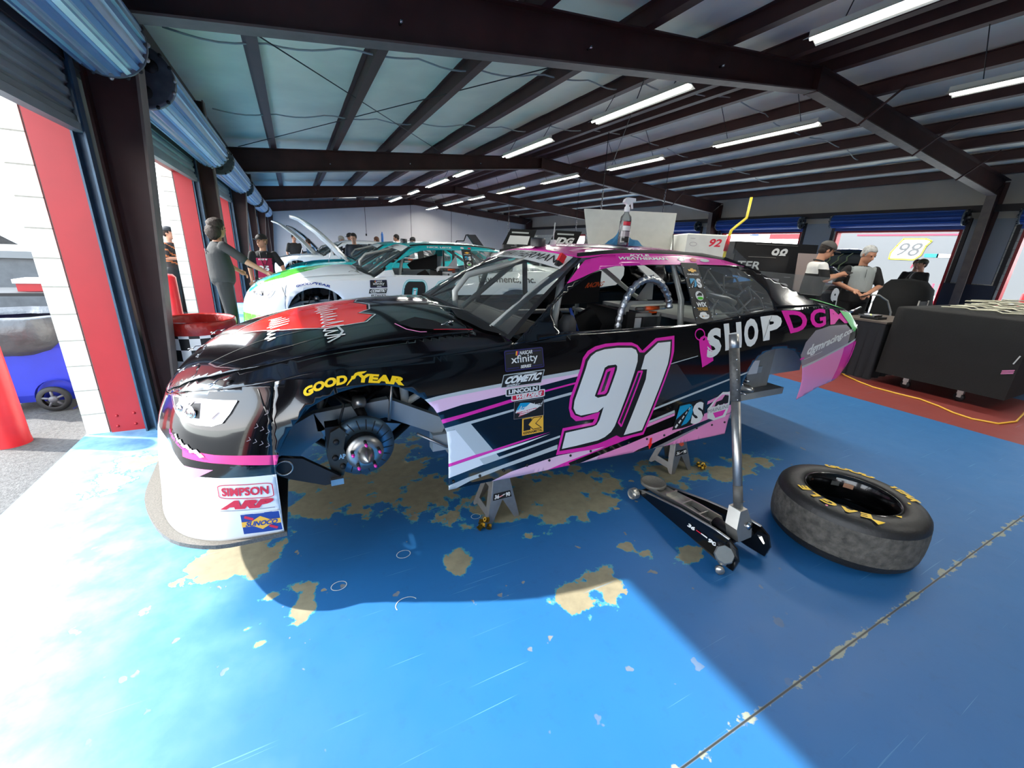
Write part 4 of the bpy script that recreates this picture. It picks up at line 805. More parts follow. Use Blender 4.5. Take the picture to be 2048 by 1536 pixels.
    for s in (1, -1):
        for P in ([(.62, s*.62, .75), (.92, s*.70, 1.16), (1.30, s*.60, 1.40), (1.62, s*.52, 1.555), (2.42, s*.50, 1.60), (2.47, s*.62, 1.30), (2.50, s*.72, .55)], [(2.42, s*.50, 1.58), (3.1, s*.52, 1.20), (3.7, s*.48, .95)], [(1.36, s*.68, .95), (1.39, s*.62, 1.20), (1.46, s*.56, 1.46)],
                  [(1.20, s*.74, .85), (2.48, s*.76, .85)], [(1.20, s*.74, 1.02), (2.48, s*.76, 1.02)], [(1.20, s*.72, .5), (1.22, s*.72, 1.02)], [(.2, s*.36, .95), (.9, s*.60, 1.10)]):
            m.tube([(a, yy(b), c) for a, b, c in P], .022, PIPE, 8)
    m.tube([(2.42, yy(.5), 1.60), (2.42, yy(-.5), 1.60)], .022, PIPE, 8); m.tube([(1.62, yy(.52), 1.555), (1.62, yy(-.52), 1.555)], .022, PIPE, 8); m.tube([(1.30, yy(.65), 1.03), (1.30, yy(-.65), 1.03)], .022, PIPE, 8); m.tube([(2.48, yy(.7), 1.05), (2.48, yy(-.7), 1.05)], .022, PIPE, 8)
    m.tube([(1.06, yy(-.12), 1.17), (1.50, yy(.02), 1.57)], .020, PIPE, 8); m.tube([(1.52, yy(-.05), 1.56), (1.58, yy(-.1), 1.15)], .02, PIPE, 8); m.tube([(.88, yy(.25), 1.20), (.87, yy(.26), 1.32), (.96, yy(.24), 1.42), (1.5, yy(.2), 1.55)], .02, PIPE, 8)
    obj('roll_cage', m, None, e)
    m = MB().box(.7, 3.9, cy-.72, cy+.72, .44, .50, TINNER).box(.68, .74, cy-.74, cy+.74, .44, 1.08, TINNER).box(3.86, 3.9, cy-.55, cy+.55, .7, 1.1, FRAME).box(2.78, 3.8, cy-.62, cy-.60, .5, 1.12, TINNER).box(2.78, 3.8, cy+.60, cy+.62, .5, 1.12, TINNER).box(2.78, 3.8, cy-.62, cy+.62, 1.10, 1.13, TINNER)
    obj('floor_pan', m, None, e)
    m = MB(); panel(m, [(1.05, -.70), (1.36, -.70), (1.36, .70), (1.05, .70)], lambda x, v: (x, cy-v, 1.115+.03*math.sin((x-1.05)*8)), BLK, cell=.1); m.box(1.33, 1.37, cy-.7, cy+.7, .85, 1.14, BLK); obj('dashboard', m, None, e)
    m = MB(); s_ = .38
    m.box(1.98, 2.05, yy(.62), yy(.16), .55, 1.22, BLK); m.box(1.50, 2.0, yy(.62), yy(.16), .52, .64, BLK); m.box(1.70, 2.05, yy(.64), yy(.58), .6, .95, BLK); m.box(1.70, 2.05, yy(.2), yy(.14), .6, .95, BLK)
    m.prism([(1.62, 1.28), (1.70, 1.34), (2.12, 1.46), (2.12, 1.22), (1.68, 1.20)], lambda a, b: (a, yy(.12), b), lambda a, b: (a, yy(.09), b), BLK)
    m.prism([(1.66, 1.05), (1.72, 1.16), (1.84, 1.22), (1.95, 1.10), (1.90, .98)], lambda a, b: (a, yy(.40), b), lambda a, b: (a, yy(.36), b), BLK); obj('seat', m, None, e)
    m = MB(); f1 = lambda v: (lambda a, b: (a, yy(v), b))
    rr = arc(2.02, 1.235, .055, .055, 90, 270, 8)+[(2.30, 1.18), (2.30, 1.205), (2.03, 1.205)]+arc(2.03, 1.235, .03, .03, 270, 90, 6)[0:7]+[(2.32, 1.27), (2.32, 1.29)]
    m.prism(rr, f1(.60), f1(.57), WRAPW if not K else TINNER); m.box(2.06, 2.15, yy(.58), yy(.50), 1.04, 1.17, LENS); m.box(2.18, 2.34, yy(.58), yy(.48), 1.03, 1.19, CLEAR if K else WRAPW)
    m.prism([(2.2, 1.28), (2.34, 1.46), (2.36, 1.28)], f1(.45), f1(.44), TINNER if K else WRAPW); ro = obj('head_surround', m, None, e)
    m = MB().tube([(2.06, yy(.61), 1.237), (2.33, yy(.61), 1.245)], .014, CLEAR, 10).tube([(2.14, yy(.612), 1.24), (2.26, yy(.612), 1.243)], .0155, mat('amber_fluid', 'E4571E', .3), 10).box(2.22, 2.27, yy(.6), yy(.57), 1.19, 1.215, mat('amber_fluid', 'E4571E', .3)); obj('amber_tube', m, None, e)
    if K:
        P = [(1.83, 1.12), (1.835, 1.18), (1.845, 1.25), (1.865, 1.31), (1.90, 1.37), (1.95, 1.415), (2.0, 1.44), (2.06, 1.445), (2.13, 1.43), (2.18, 1.40), (2.23, 1.35), (2.26, 1.30), (2.275, 1.24)]
        pts = []; 
        for i in range(len(P)-1):
            for k in range(4): pts.append((P[i][0]+(P[i+1][0]-P[i][0])*k/4, yy(.70), P[i][1]+(P[i+1][1]-P[i][1])*k/4))
        m = MB().tube(pts, [.024 if i % 3 else .018 for i in range(len(pts))], SILV, 10); obj('foil_hose', m, None, e)
        m = MB().tube([(1.30, yy(.70), 1.22), (1.37, yy(.70), .98)], .010, mat('blue_tube', '27438E', .3, .4), 8).tube([(1.47, yy(.66), 1.26), (1.60, yy(.66), 1.0)], .010, mat('blue_tube', '27438E', .3, .4), 8); obj('blue_brace', m, None, e)
        m = MB().lathe([(.05, 0), (.06, .06), (.055, .16), (.03, .2)], (1.46, yy(.66), 1.02), (0, 0, 1), mat('grey_pad', '3A3A3C', .6), 14, True); obj('bar_pad', m, None, e)
        m = MB(); text_on(m, 'RACING', [(1.97, 1.33), (2.14, 1.345), (2.16, 1.385), (1.99, 1.37)], f1(.125), mat('decal_orange', 'D4562A', .5), .03, .2); obj('seat_lettering', m, None, e)
        m = MB().tube([(1.38, yy(.55), 1.13), (1.52, yy(.45), 1.1)], .012, BLK, 8).lathe([(.15, -.012), (.165, 0), (.15, .012), (.135, 0), (.15, -.012)], (1.56, yy(.42), 1.10), (1, -.1, .45), BLK, 24).box(1.5, 1.56, yy(.5), yy(.34), 1.06, 1.12, DARKM); obj('steering_wheel', m, None, e)
    # running gear seen through the wheel openings
    m = MB(); X = lambda pts, w=.06, h=.09, mm=FRAME: [m.obox(((Vector(a)+Vector(b))/2), ((Vector(b)-Vector(a)).length+.02, w, h), (Vector(b)-Vector(a)).to_track_quat('X', 'Z').to_matrix(), mm) for a, b in zip(pts, pts[1:])]
    for s in (1, -1):
        X([(-.22, yy(s*.62), .60), (.02, yy(s*.62), .72), (.36, yy(s*.62), .75), (.66, yy(s*.64), .60)], .05, .10); X([(.60, yy(s*.66), .52), (2.85, yy(s*.70), .52)], .07, .10); X([(2.85, yy(s*.62), .52), (3.1, yy(s*.55), .80), (3.5, yy(s*.55), .80), (4.1, yy(s*.5), .68)], .07, .09)
        m.prism([(-.20, .50), (-.10, .70), (.0, .76), (.04, .62), (-.05, .56), (-.12, .48)], f1(s*.60), f1(s*.59), FRAME)
        m.tube([(.04, yy(s*.55), .76), (.06, yy(s*.55), 1.0)], .018, PIPE, 8); m.tube([(.47, yy(s*.58), .72), (.45, yy(s*.58), 1.02)], .024, PIPE, 10); m.tube([(.47, yy(s*.58), .74), (.66, yy(s*.6), .86)], .02, PIPE, 8); m.tube([(-.17, yy(s*.5), .66), (.0, yy(s*.5), .80), (.02, yy(s*.5), 1.0)], .022, PIPE, 8)
        m.tube([(.50, yy(s*.70), .60), (.66, yy(s*.72), .50), (.9, yy(s*.72), .48)], .008, ALU, 6)
    obj('chassis_frame', m, None, e)
    m = MB().box(-.35, .66, cy-.36, cy+.36, .55, .90, DARKM).box(-.1, .5, cy-.5, cy-.3, .78, .95, DARKM).box(.0, .5, cy+.3, cy+.5, .78, .95, DARKM)
    for k in range(4): m.tube([(.0+.13*k, yy(.34), .86), (.02+.13*k, yy(.52), .84), (.10+.12*k, yy(.54), .70), (.5, yy(.5), .6)], .022, DARKM, 8)
    obj('engine_block', m, None, e)
    for s in ((1, -1) if full else (1,)):
        hy = yy(s*.80); hz, hx = .635, .205
        def ax(r): return (0, -s, 0)
        k = empty('wheel_hub', (hx, hy, hz)); k.parent = e; k.matrix_parent_inverse = Matrix(); k.location = Vector((hx, hy, hz))-e.location; _PW[k.name] = Matrix.Translation((hx, hy, hz))
        d = MB().lathe([(.065, -.015), (.15, -.015), (.152, 0), (.15, .018), (.065, .018), (.065, -.015)], (hx, hy, hz), ax(0), ROTOR, 40)
        for j in range(20):
            a = 2*PI*j/20; c_, s_2 = math.cos(a), math.sin(a); d.add([(hx+c_*.09-.3*s_2*.02, hy-s*.0185, hz+s_2*.09), (hx+c_*.14-s_2*.02, hy-s*.0185, hz+s_2*.14+c_*.02), (hx+c_*.14-s_2*.026, hy-s*.0185, hz+s_2*.14+c_*.026), (hx+c_*.09-.3*s_2*.02-s_2*.005, hy-s*.0185, hz+s_2*.09+c_*.006)], [(0, 1, 2, 3)], BLK)
        obj('brake_rotor', d, None, k)
        d = MB().lathe([(.001, .10), (.05, .10), (.085, .09), (.085, .08), (.07, .06), (.075, .0), (.075, -.05)], (hx, hy, hz), ax(0), ALU, 30).lathe([(.001, .185), (.006, .18), (.034, .14), (.038, .10), (.038, .09)], (hx, hy, hz), ax(0), ALU, 24)
        d.lathe([(.076, .06), (.078, .02), (.076, -.04)], (hx, hy, hz), ax(0), BLK, 30); obj('hub_flange', d, None, k)
        for j in range(5):
            a = 2*PI*j/5+.3; p = (hx+.062*math.cos(a), hy-s*.09, hz+.062*math.sin(a)); q = (p[0], hy-s*.135, p[2]); q2 = (p[0], hy-s*.15, p[2])
            obj('wheel_stud', MB().tube([p, q], .0075, BLK, 8).tube([q, q2], [.009, .006], PINK, 8), None, k)
        d = MB(); cp = [(-.15, -.10), (-.165, .0), (-.14, .11), (-.10, .13), (-.075, .10), (-.09, .02), (-.075, -.04), (-.10, -.12)]
        d.prism([(hx+a, hz+b) for a, b in cp], lambda a, b: (a, hy-s*.05, b), lambda a, b: (a, hy+s*.06, b), GOLDM); d.box(hx-.16, hx-.10, hy-.03, hy+.05, hz+.02, hz+.13, DARKM)
        for p in ((-.12, .06), (-.10, -.07), (-.13, -.02)): d.lathe([(.001, .012), (.012, .012), (.014, 0)], (hx+p[0], hy-s*.05, hz+p[1]), ax(0), BLK, 10)
        if s == 1 and full: text_on(d, 'AP', [(hx-.115, hz-.03), (hx-.085, hz-.03), (hx-.085, hz-.005), (hx-.115, hz-.005)], lambda a, b: (a, hy-.054, b), mat('pale_blue_ink', '9FC6DC', .4), .03)
        obj('brake_caliper', d, None, k)
        d = MB().tube([(hx+.03, hy+s*.02, hz+.10), (hx-.0, yy(s*.66), .80), (hx+.0, yy(s*.45), .82)], [.02, .028, .02], DARKM, 8).lathe([(.001, .03), (.03, .03), (.036, 0), (.03, -.03), (.001, -.03)], (hx+.01, yy(s*.68), .815), (0, 0, 1), ALU, 14).tube([(hx-.16, yy(s*.46), .84), (hx+.01, yy(s*.68), .80), (hx+.2, yy(s*.46), .84)], .014, DARKM, 8).tube([(hx+.0, yy(s*.74), .50), (hx+.45, yy(s*.35), .62)], .024, DARKM, 8).tube([(hx+.0, yy(s*.74), .50), (hx-.2, yy(s*.4), .52)], .02, DARKM, 8)
        d.tube([(hx+.15, yy(s*.70), .70), (hx+.20, yy(s*.62), .99)], .008, ALU, 8).tube([(hx-.1, hy, hz+.12), (hx-.07, hy-.01, .86), (hx-.12, yy(s*.7), .90), (hx-.15, yy(s*.6), .78)], .006, BLK, 6).box(hx-.16, hx-.02, yy(s*.60)-.04, yy(s*.60)+.04, .54, .60, DARKM)
        for j in range(9): d.lathe([(.052, 0), (.058, .008), (.052, .016)], (hx+.02, yy(s*.5), .80+.022*j), (0, 0, 1), DARKM, 12)
        obj('suspension', d, None, k)
        if full:
            d = MB().prism([(-.175, .66), (-.14, .675), (-.06, .655), (.085, .535), (.10, .515), (.085, .50), (.02, .50), (-.12, .565), (-.175, .60), (-.19, .63)], lambda a, b: (a, yy(s*.885), b), lambda a, b: (a, yy(s*.86), b), BLK)
            d.lathe([(.030, 0), (.034, .006), (.038, 0)], (-.135, yy(s*.887), .625), ax(0), ALU, 20); d.tube([(.075, yy(s*.89), .515), (.075, yy(s*.86), .515)], .012, ALU, 10); d.box(.045, .10, yy(s*.90)-.004, yy(s*.88)+.004, .50, .53, ALU); obj('brake_duct_arm', d, None, e)
        hx2, hy2, hz2 = 3.255, yy(s*.70), .60
        d = MB().lathe([(.12, -.03), (.13, 0), (.12, .03), (.03, .03)], (hx2-.07, hy2, hz2), ax(0), DARKM, 24).lathe([(.001, .17), (.02, .165), (.035, .12), (.04, .05), (.06, .04), (.06, 0)], (hx2-.07, hy2, hz2), ax(0), ALU, 20).tube([(hx2-.07, hy2, hz2), (hx2-.07, cy, hz2)], .045, DARKM, 10)
        for j in range(5): a = 2*PI*j/5; d.tube([(hx2-.07+.06*math.cos(a), hy2-s*.02, hz2+.06*math.sin(a)), (hx2-.07+.06*math.cos(a), hy2-s*.11, hz2+.06*math.sin(a))], .007, CHROME, 6)
        obj('rear_hub', d, None, e)
        d = MB().box(2.80, 4.30, yy(s*.57)-.012, yy(s*.57)+.012, .64, 1.12, TINNER).box(3.62, 4.30, yy(s*.60)-.012, yy(s*.60)+.0, .60, 1.10, FRAME).box(3.25, 3.65, yy(s*.60)-.03, yy(s*.60)+.03, .64, .70, FRAME).box(3.38, 3.50, yy(s*.64)-.04, yy(s*.64)+.02, .66, .78, WRAPW).tube([(3.45, yy(s*.6), .60), (3.9, yy(s*.4), .36)], .012, PIPE, 8)
        obj('wheel_tub', d, None, e)
    # headlights
    for s in ((1, -1) if full else (1,)):
        d = MB(); hl = [(-.80, .895), (-.70, .915), (-.479, .939), (-.317, .944), (-.335, .90), (-.36, .862), (-.40, .848), (-.465, .846), (-.574, .856), (-.70, .872)]
        panel(d, hl, S_(s, .006), LENS if K else MGREY, (), [(DARKM, [(-.76, .897), (-.66, .915), (-.62, .865), (-.70, .878)]), (MGREY, [(-.60, .92), (-.40, .932), (-.36, .90), (-.40, .862), (-.58, .865)]), (DARKM, [(-.545, .915), (-.475, .925), (-.46, .868), (-.53, .866)]), (LENS, [(-.43, .93), (-.36, .935), (-.37, .90), (-.42, .895)])], .03); loopr(d, hl, .006, S_(s, .009), CHROME)
        for c, r in ((-.505, .028), (-.60, .018)): d.lathe([(.001, .012), (r*.5, .010), (r*.62, .002), (r*.8, .008), (r, .0)], S_(s, .009)(c, .885), Vector((-1, -.9*s, .1)), CHROME, 16)
        for x0 in (-.66, -.56, -.41): ribbon(d, [(x0, .875), (x0+.05, .93)], .006, S_(s, .009), MGREY)
        obj('headlight', d, None, e, fix=False)
    if K:
        sg = S_(1, .005)
        d = MB(); goodyear(d, nso(.005), [((-.03, .957), (-.045, .990)), ((.02, .978), (.010, 1.012)), ((.075, .992), (.07, 1.028)), ((.135, 1.000), (.133, 1.036)), ((.19, 1.002), (.192, 1.038)), ((.25, .996), (.256, 1.032)), ((.31, .987), (.318, 1.022)), ((.385, .972), (.398, 1.006))], YEL, .06); obj('tyre_maker_lettering', d, None, e, fix=False)
        d = MB(); panel(d, L91['outline'], nso(.0035), PINK, (), [(BLK, L91['black'])], .03); panel(d, L91['nine'], nso(.005), NUMW, (L91['hole'],), (), .03); panel(d, L91['hole'], nso(.005), BLK, (), [(PINK, L91['ring']), (DGREY, L91['core'])], .06); panel(d, L91['one'], nso(.005), NUMW, (), (), .03); panel(d, L91['gap'], nso(.0045), DGREY, (), (), .06)
        ribbon(d, L91['gap']+[L91['gap'][0]], .012, nso(.005), PINK); obj('race_number', d, None, e, fix=False)
        d = MB()
        for i, (ch, q) in enumerate((('S', [(2.425, .935), (2.565, .965), (2.575, 1.150), (2.43, 1.130)]), ('H', [(2.610, .985), (2.775, 1.0), (2.78, 1.175), (2.60, 1.165)]), ('O', [(2.80, .99), (2.945, 1.01), (2.955, 1.205), (2.805, 1.185)]), ('P', [(3.00, 1.035), (3.18, 1.05), (3.225, 1.222), (2.985, 1.205)]))):
            text_on(d, ch, q, nso(.005), NUMW, .055, 0, .04)
        obj('shop_lettering', d, None, e, fix=False); d = MB()
        for ch, q in (('D', [(3.30, 1.080), (3.52, 1.10), (3.53, 1.243), (3.22, 1.245)]), ('G', [(3.57, 1.10), (3.78, 1.12), (3.82, 1.252), (3.57, 1.248)]), ('M', [(3.86, 1.125), (4.22, 1.12), (4.24, 1.215), (3.90, 1.245)])): text_on(d, ch, q, nso(.005), PINK, .03, 0, .05)
        obj('initials_lettering', d, None, e, fix=False)
        d = MB(); tg = [(2.35, 1.065), (2.365, 1.085), (2.40, 1.098), (2.43, 1.085), (2.455, 1.055), (2.50, .925), (2.44, .900), (2.395, .885), (2.358, 1.0)]; panel(d, tg, nso(.005), PINK, (ell(2.395, 1.075, .012, .01, 10),), (), .05); ribbon(d, arc(2.36, 1.105, .045, .035, -20, 340, 18), .008, nso(.006), PINK); obj('price_tag_graphic', d, None, e, fix=False)
        d = MB(); text_on(d, 'dgmracing.com', [(3.575, .870), (4.36, 1.040), (4.36, 1.100), (3.575, .972)], nso(.005), NUMW, .035, .2, .06); ribbon(d, [(3.50, .865), (3.55, .875)], .012, nso(.005), PINK); ribbon(d, [(4.40, 1.085), (4.50, 1.10)], .012, nso(.005), PINK); ribbon(d, [(3.56, .86), (3.80, .91)], .003, nso(.005), NUMW); obj('web_address_lettering', d, None, e, fix=False)
        d = MB(); dsl(d, nso, [(2.215, .462), (2.50, .465), (2.475, .635), (2.225, .630)], True); obj('road_letters_logo', d, None, e, fix=False)
        d = MB(); sh_ = [(2.53, .565), (2.60, .64), (2.66, .68), (2.745, .672), (2.77, .56), (2.75, .475), (2.63, .462), (2.55, .49)]; panel(d, sh_, nso(.0045), NUMW, (), [(LPINK, [(2.57, .575), (2.61, .63), (2.66, .66), (2.73, .655), (2.74, .58)]), (PINK, [(2.60, .525), (2.74, .535), (2.72, .49), (2.64, .48)])], .05)
        panel(d, [(2.60, .575), (2.745, .585), (2.745, .60), (2.735, .645), (2.69, .655), (2.67, .62), (2.61, .61)], nso(.0055), BLK, (), (), .05); [panel(d, ell(x, .575, .012, .012, 10), nso(.006), NUMW, (), (), .05) for x in (2.64, 2.70)]; text_on(d, 'MAINLINE', [(2.54, .530), (2.765, .545), (2.765, .575), (2.54, .560)], nso(.0065), MGREY, .0); obj('truck_shield_logo', d, None, e, fix=False)
        d = MB(); loopr(d, rrect([(-.388, .531), (-.182, .526), (-.182, .597), (-.389, .593)], .15), .0035, nso(.005), RED); text_on(d, 'SIMPSON', [(-.376, .541), (-.20, .543), (-.196, .584), (-.376, .581)], nso(.005), RED, .035); obj('red_boxed_lettering', d, None, e, fix=False)
        d = MB(); text_on(d, 'ARP', [(-.392, .478), (-.206, .480), (-.178, .522), (-.376, .520)], nso(.005), RED, .08, .1); ribbon(d, [(-.39, .471), (-.185, .474)], .003, nso(.005), MGREY); obj('fastener_lettering', d, None, e, fix=False)
        q = [(-.316, .358), (-.167, .352), (-.171, .455), (-.319, .453)]; Q = quadmap(q); d = MB(); panel(d, q, nso(.005), DBLUE, (), (), .04); loopr(d, q, .004, nso(.0055), NUMW); panel(d, [Q(*p) for p in ((.14, .5), (.5, .85), (.86, .5), (.5, .18))], nso(.006), ORG, (), (), .04)
        ribbon(d, [Q(.12, .85), Q(.3, .72)], .012, nso(.006), RED); ribbon(d, [Q(.7, .3), Q(.86, .16)], .012, nso(.006), RED); ribbon(d, [Q(.04, .49), Q(.96, .51)], .024, nso(.0065), ORG); text_on(d, 'SUNOCO', [Q(.09, .38), Q(.90, .38), Q(.92, .62), Q(.11, .62)], nso(.0072), DBLUE, .04, .3); obj('fuel_sticker', d, None, e, fix=False)
        d = MB()
        for k in range(4):
            for j in range(2):
                if True: panel(d, [(-.62+.045*k+.02*j, .775-.013*k-.014*j), (-.60+.045*k+.02*j, .782-.013*k-.014*j), (-.585+.045*k+.02*j, .768-.013*k-.014*j), (-.605+.045*k+.02*j, .762-.013*k-.014*j)], nso(.005), NUMW, (), (), .04)
        text_on(d, 'DGM Racing', [(-.70, .752), (-.50, .716), (-.495, .738), (-.70, .782)], nso(.006), PINK, .02, .3); obj('team_sticker', d, None, bo, fix=False)
        d = MB()
        for i in range(4):
            for k in range(13):
                a = math.radians(195-k*7.5); r = .47+.028*i; x, z = .22+r*math.cos(a)*.92, .62+r*math.sin(a)*.85
                if x < -.175 and z > .75: ribbon(d, [(x-.008, z-.010), (x+.006, z-.003), (x+.0, z+.008)], .0022, nso(.004), MGREY)
        obj('honeycomb_graphic', d, None, e, fix=False)
        d = MB(); hk = H_(1, .005); text_on(d, 'KYLE', [(1.905, 1.577), (2.075, 1.585), (2.07, 1.597), (1.915, 1.592)], hk, NUMW, .03); text_on(d, 'WEATHERMAN', [(1.80, 1.555), (2.235, 1.567), (2.225, 1.583), (1.81, 1.573)], hk, NUMW, .035)
        panel(d, ell(2.36, 1.576, .035, .013), hk, NUMW, (), (), .04); panel(d, ell(2.36, 1.576, .026, .009), H_(1, .006), MGREY, (), (), .04); panel(d, ell(2.48, 1.576, .035, .012), hk, RED, (), (), .04); panel(d, ell(2.60, 1.575, .05, .010), hk, LGREY, (), (), .04); obj('driver_name', d, None, e, fix=False)
        d = MB(); panel(d, [(1.998, .43), (2.018, .43), (2.018, .385), (2.03, .385), (2.008, .345), (1.988, .388), (1.998, .388)], nso(.007), mat('red_arrow', 'F2201E', .5), (), (), .03); obj('jack_point_arrow', d, None, e, fix=False)
        for x in (.617, .764, .907, 1.054, 1.204, 1.355, 1.506, 1.661, 1.815, 1.973, 2.132, 2.287, 2.456, 2.619, 2.76): obj('skirt_bolt', MB().ball(nso(.004)(x, .427), .008, BLK, 8, 5), None, e)
        contingency(e, nso, 1, True)
        d = MB(); panel(d, [(4.10, .855), (3.95, .55), (4.35, .60), (4.53, .45), (4.51, .70), (4.40, .80), (4.3, .845)], T_(.010), GRN, cell=.05); panel(d, [(4.10, 1.225), (4.38, 1.19), (4.39, 1.07), (4.33, 1.04), (4.24, 1.09)], nso(.008), GRN, cell=.04); obj('green_tape_cover', d, None, e, fix=False)
        m = MB().lathe([(.001, .05), (.05, .05), (.055, .04), (.055, -.01)], (1.60, cy, 1.625), (0, 0, 1), mat('dark_plastic', '2B2B2E', .4), 20); obj('roof_camera_pod', m, None, e)
        m = MB().lathe([(.001, .03), (.02, .03), (.024, 0), (.024, -.01)], (1.73, cy, 1.64), (0, 0, 1), WHITE, 14).tube([(1.73, cy, 1.66), (1.735, cy, 1.79)], .004, LGREY, 6); obj('antenna', m, None, e)
        m = MB(); panel(m, [(1.70, .30), (2.02, .34), (2.12, .44), (2.02, .52), (1.80, .42)], R_(.006), LGREY, (), [(BLK, [(1.90, .42), (2.10, .44), (2.0, .51)])], .05); panel(m, [(1.60, .40), (1.75, .40), (1.76, .44), (1.60, .45)], R_(.006), LPINK, cell=.05); obj('roof_flap', m, None, e, fix=False)
        m = MB().grid([[(3.93+.22*t, cy-w*.78, 1.335+.17*t-.02*abs(w)) for w in (-1, -.5, 0, .5, 1)] for t in (0, 1)], CLEAR).box(3.9, 3.96, cy-.78, cy+.78, 1.31, 1.34, BLK); obj('rear_spoiler', m, None, e, fix=False)
        m = MB().add([(2.84, yy(.62), 1.60), (3.30, yy(.63), 1.50), (2.92, yy(.60), 1.70), (2.86, yy(.60), 1.70)], [(0, 1, 2, 3)], CLEAR).add([(2.84, yy(.625), 1.595), (3.30, yy(.635), 1.495), (3.30, yy(.64), 1.51), (2.84, yy(.63), 1.61)], [(0, 1, 2, 3)], BLK); obj('shark_fin', m, None, e, fix=False)
        m = MB().box(-.02, .02, -.012, .012, 0, .05, mat('red_plastic', 'C8202A', .4)).box(-.02, .02, -.012, .012, -.03, 0, BLK); 
        m.xf(Matrix.Translation(ws(.86, .86, .02)) @ Matrix.Rotation(.5, 4, 'Y')); obj('banner_clip', m, None, e)
        m = MB().tube([(4.52, yy(.76), 1.17), (4.66, yy(.80), 1.23)], .012, CHROME, 8); obj('tail_pin', m, None, e)
    if liv == 'white':
        d = MB(); goodyear(d, nso(.005), [((-.03, .985), (-.045, 1.012)), ((.06, 1.012), (.055, 1.04)), ((.17, 1.025), (.17, 1.052)), ((.28, 1.018), (.285, 1.045)), ((.385, .985), (.398, 1.015))], DBLUE, .04); obj('tyre_maker_lettering', d, None, e, fix=False)
        contingency(e, nso, 1, False); d = MB()
        for x in (1.28, 1.74):
            ou = rrect([(x, .50), (x+.34, .50), (x+.44, 1.09), (x+.10, 1.09)], .22); inn = [(x+.155, .60), (x+.205, .60), (x+.28, .98), (x+.225, .98)]
            if x > 1.5: ou = [(x+.06, .80), (x+.10, 1.0), (x+.16, 1.07), (x+.24, 1.09), (x+.36, 1.09), (x+.43, 1.04), (x+.43, .98), (x+.40, .86), (x+.16, .62), (x+.36, .62), (x+.34, .50), (x, .50), (x+.0, .62), (x+.26, .88), (x+.29, .97), (x+.22, .97), (x+.18, .80)]; inn = None
            big = ou; panel(d, ou, nso(.0045), BLK, (), (), .07); loopr(d, ou, .028, nso(.005), mat('aqua_line', '4FC3C6', .3)); loopr(d, ou, .010, nso(.0056), WRAPW)
            if inn: panel(d, inn, nso(.005), WRAPW, (), (), .07); loopr(d, inn, .018, nso(.0056), mat('aqua_line', '4FC3C6', .3))
        obj('race_number', d, None, e, fix=False)
        d = MB(); text_on(d, 'NICK LEITZ', [(1.80, 1.553), (2.19, 1.562), (2.19, 1.582), (1.80, 1.577)], H_(1, .005), NUMW, .04); panel(d, ell(2.36, 1.576, .03, .013), H_(1, .005), NUMW, (), (), .04); panel(d, ell(2.48, 1.576, .03, .012), H_(1, .005), RED, (), (), .04); obj('driver_name', d, None, e, fix=False)
        d = MB(); text_on(d, 'Pavements, Inc.', [(2.55, 1.06), (3.55, 1.06), (3.55, 1.18), (2.55, 1.18)], nso(.005), DGREY, .02); obj('sponsor_lettering', d, None, e, fix=False)
        m = MB().lathe([(.001, .05), (.05, .05), (.055, .04), (.055, -.01)], (1.60, cy, 1.625), (0, 0, 1), mat('dark_plastic', '2B2B2E', .4), 20); obj('roof_camera_pod', m, None, e)
    if liv == 'teal':
        d = MB(); goodyear(d, nso(.005), [((-.03, .985), (-.045, 1.012)), ((.06, 1.012), (.055, 1.04)), ((.17, 1.025), (.17, 1.052)), ((.28, 1.018), (.285, 1.045)), ((.385, .985), (.398, 1.015))], WRAPW, .04); obj('tyre_maker_lettering', d, None, e, fix=False)
    # raised bonnet
    if not hood:
        a = math.radians(52); Mx = Matrix.Translation((.74, cy, 1.24)) @ Matrix.Rotation(a, 4, 'Y') @ Matrix.Translation((-.74, -cy, -1.24))
        m = MB(); panel(m, hoodp, T_(.004), {'teal': WRAPW, 'white2': LGREY, 'dark': PAINTK}[liv], (), (), .12); m.xf(Mx); obj('raised_hood', m, None, e, fix=False, solid=.03)
        obj('hood_stay', MB().tube([(.3, yy(.5), 1.0), (.45, yy(.5), 1.55)], .008, CHROME, 6), None, e)
    return e
CAR = build_car(2.73, 'black and pink race car number 91 raised on stands, wheels off')
# ---------------------------------------------------------------- other cars in the row
build_car(7.03, 'white and aqua race car number 02 with green bonnet stripes', liv='white')
_q = build_car(11.2, 'teal race car with its bonnet raised, behind the white and aqua car', liv='teal', hood=False, full=False); _q.location.x += .36
_q = build_car(15.4, 'white race car with raised bonnet, two behind the white and aqua car', liv='white2', hood=False, full=False); _q.location.x -= .15
_q = build_car(19.7, 'black race car with raised bonnet before the white end wall', liv='dark', hood=False, full=False); _q.location.x += .2
# dark car in the far row, nose to the far doors, bonnet raised
_c = build_car(6.3, 'dark race car with raised bonnet and three green claw marks, far row', liv='dark', hood=False, full=False)
_hd = [o for o in _c.children if o.name.startswith('raised_hood')][0]
_a = math.radians(52); _Mx = Matrix.Translation((.74, 6.3, 1.24)) @ Matrix.Rotation(_a, 4, 'Y') @ Matrix.Translation((-.74, -6.3, -1.24))
m = MB()
for k in range(3):
    v = -.22+.22*k; ribbon(m, [(-.30+.05*k, v), (-.1, v+.04), (.05, v-.03), (.25, v+.05), (.42, v)], .035, lambda a, b: tuple(_Mx @ Vector((a, 6.3-b, top(a, b)[2]-.03))), mat('claw_green', '8FA07A', .5))
for k in range(3):
    v = -.22+.22*k; ribbon(m, [(-.30+.05*k, v), (-.1, v+.04), (.05, v-.03), (.25, v+.05), (.42, v)], .035, lambda a, b: tuple(_Mx @ Vector((a, 6.3-b, top(a, b)[2]+.03))), mat('claw_green', '8FA07A', .5))
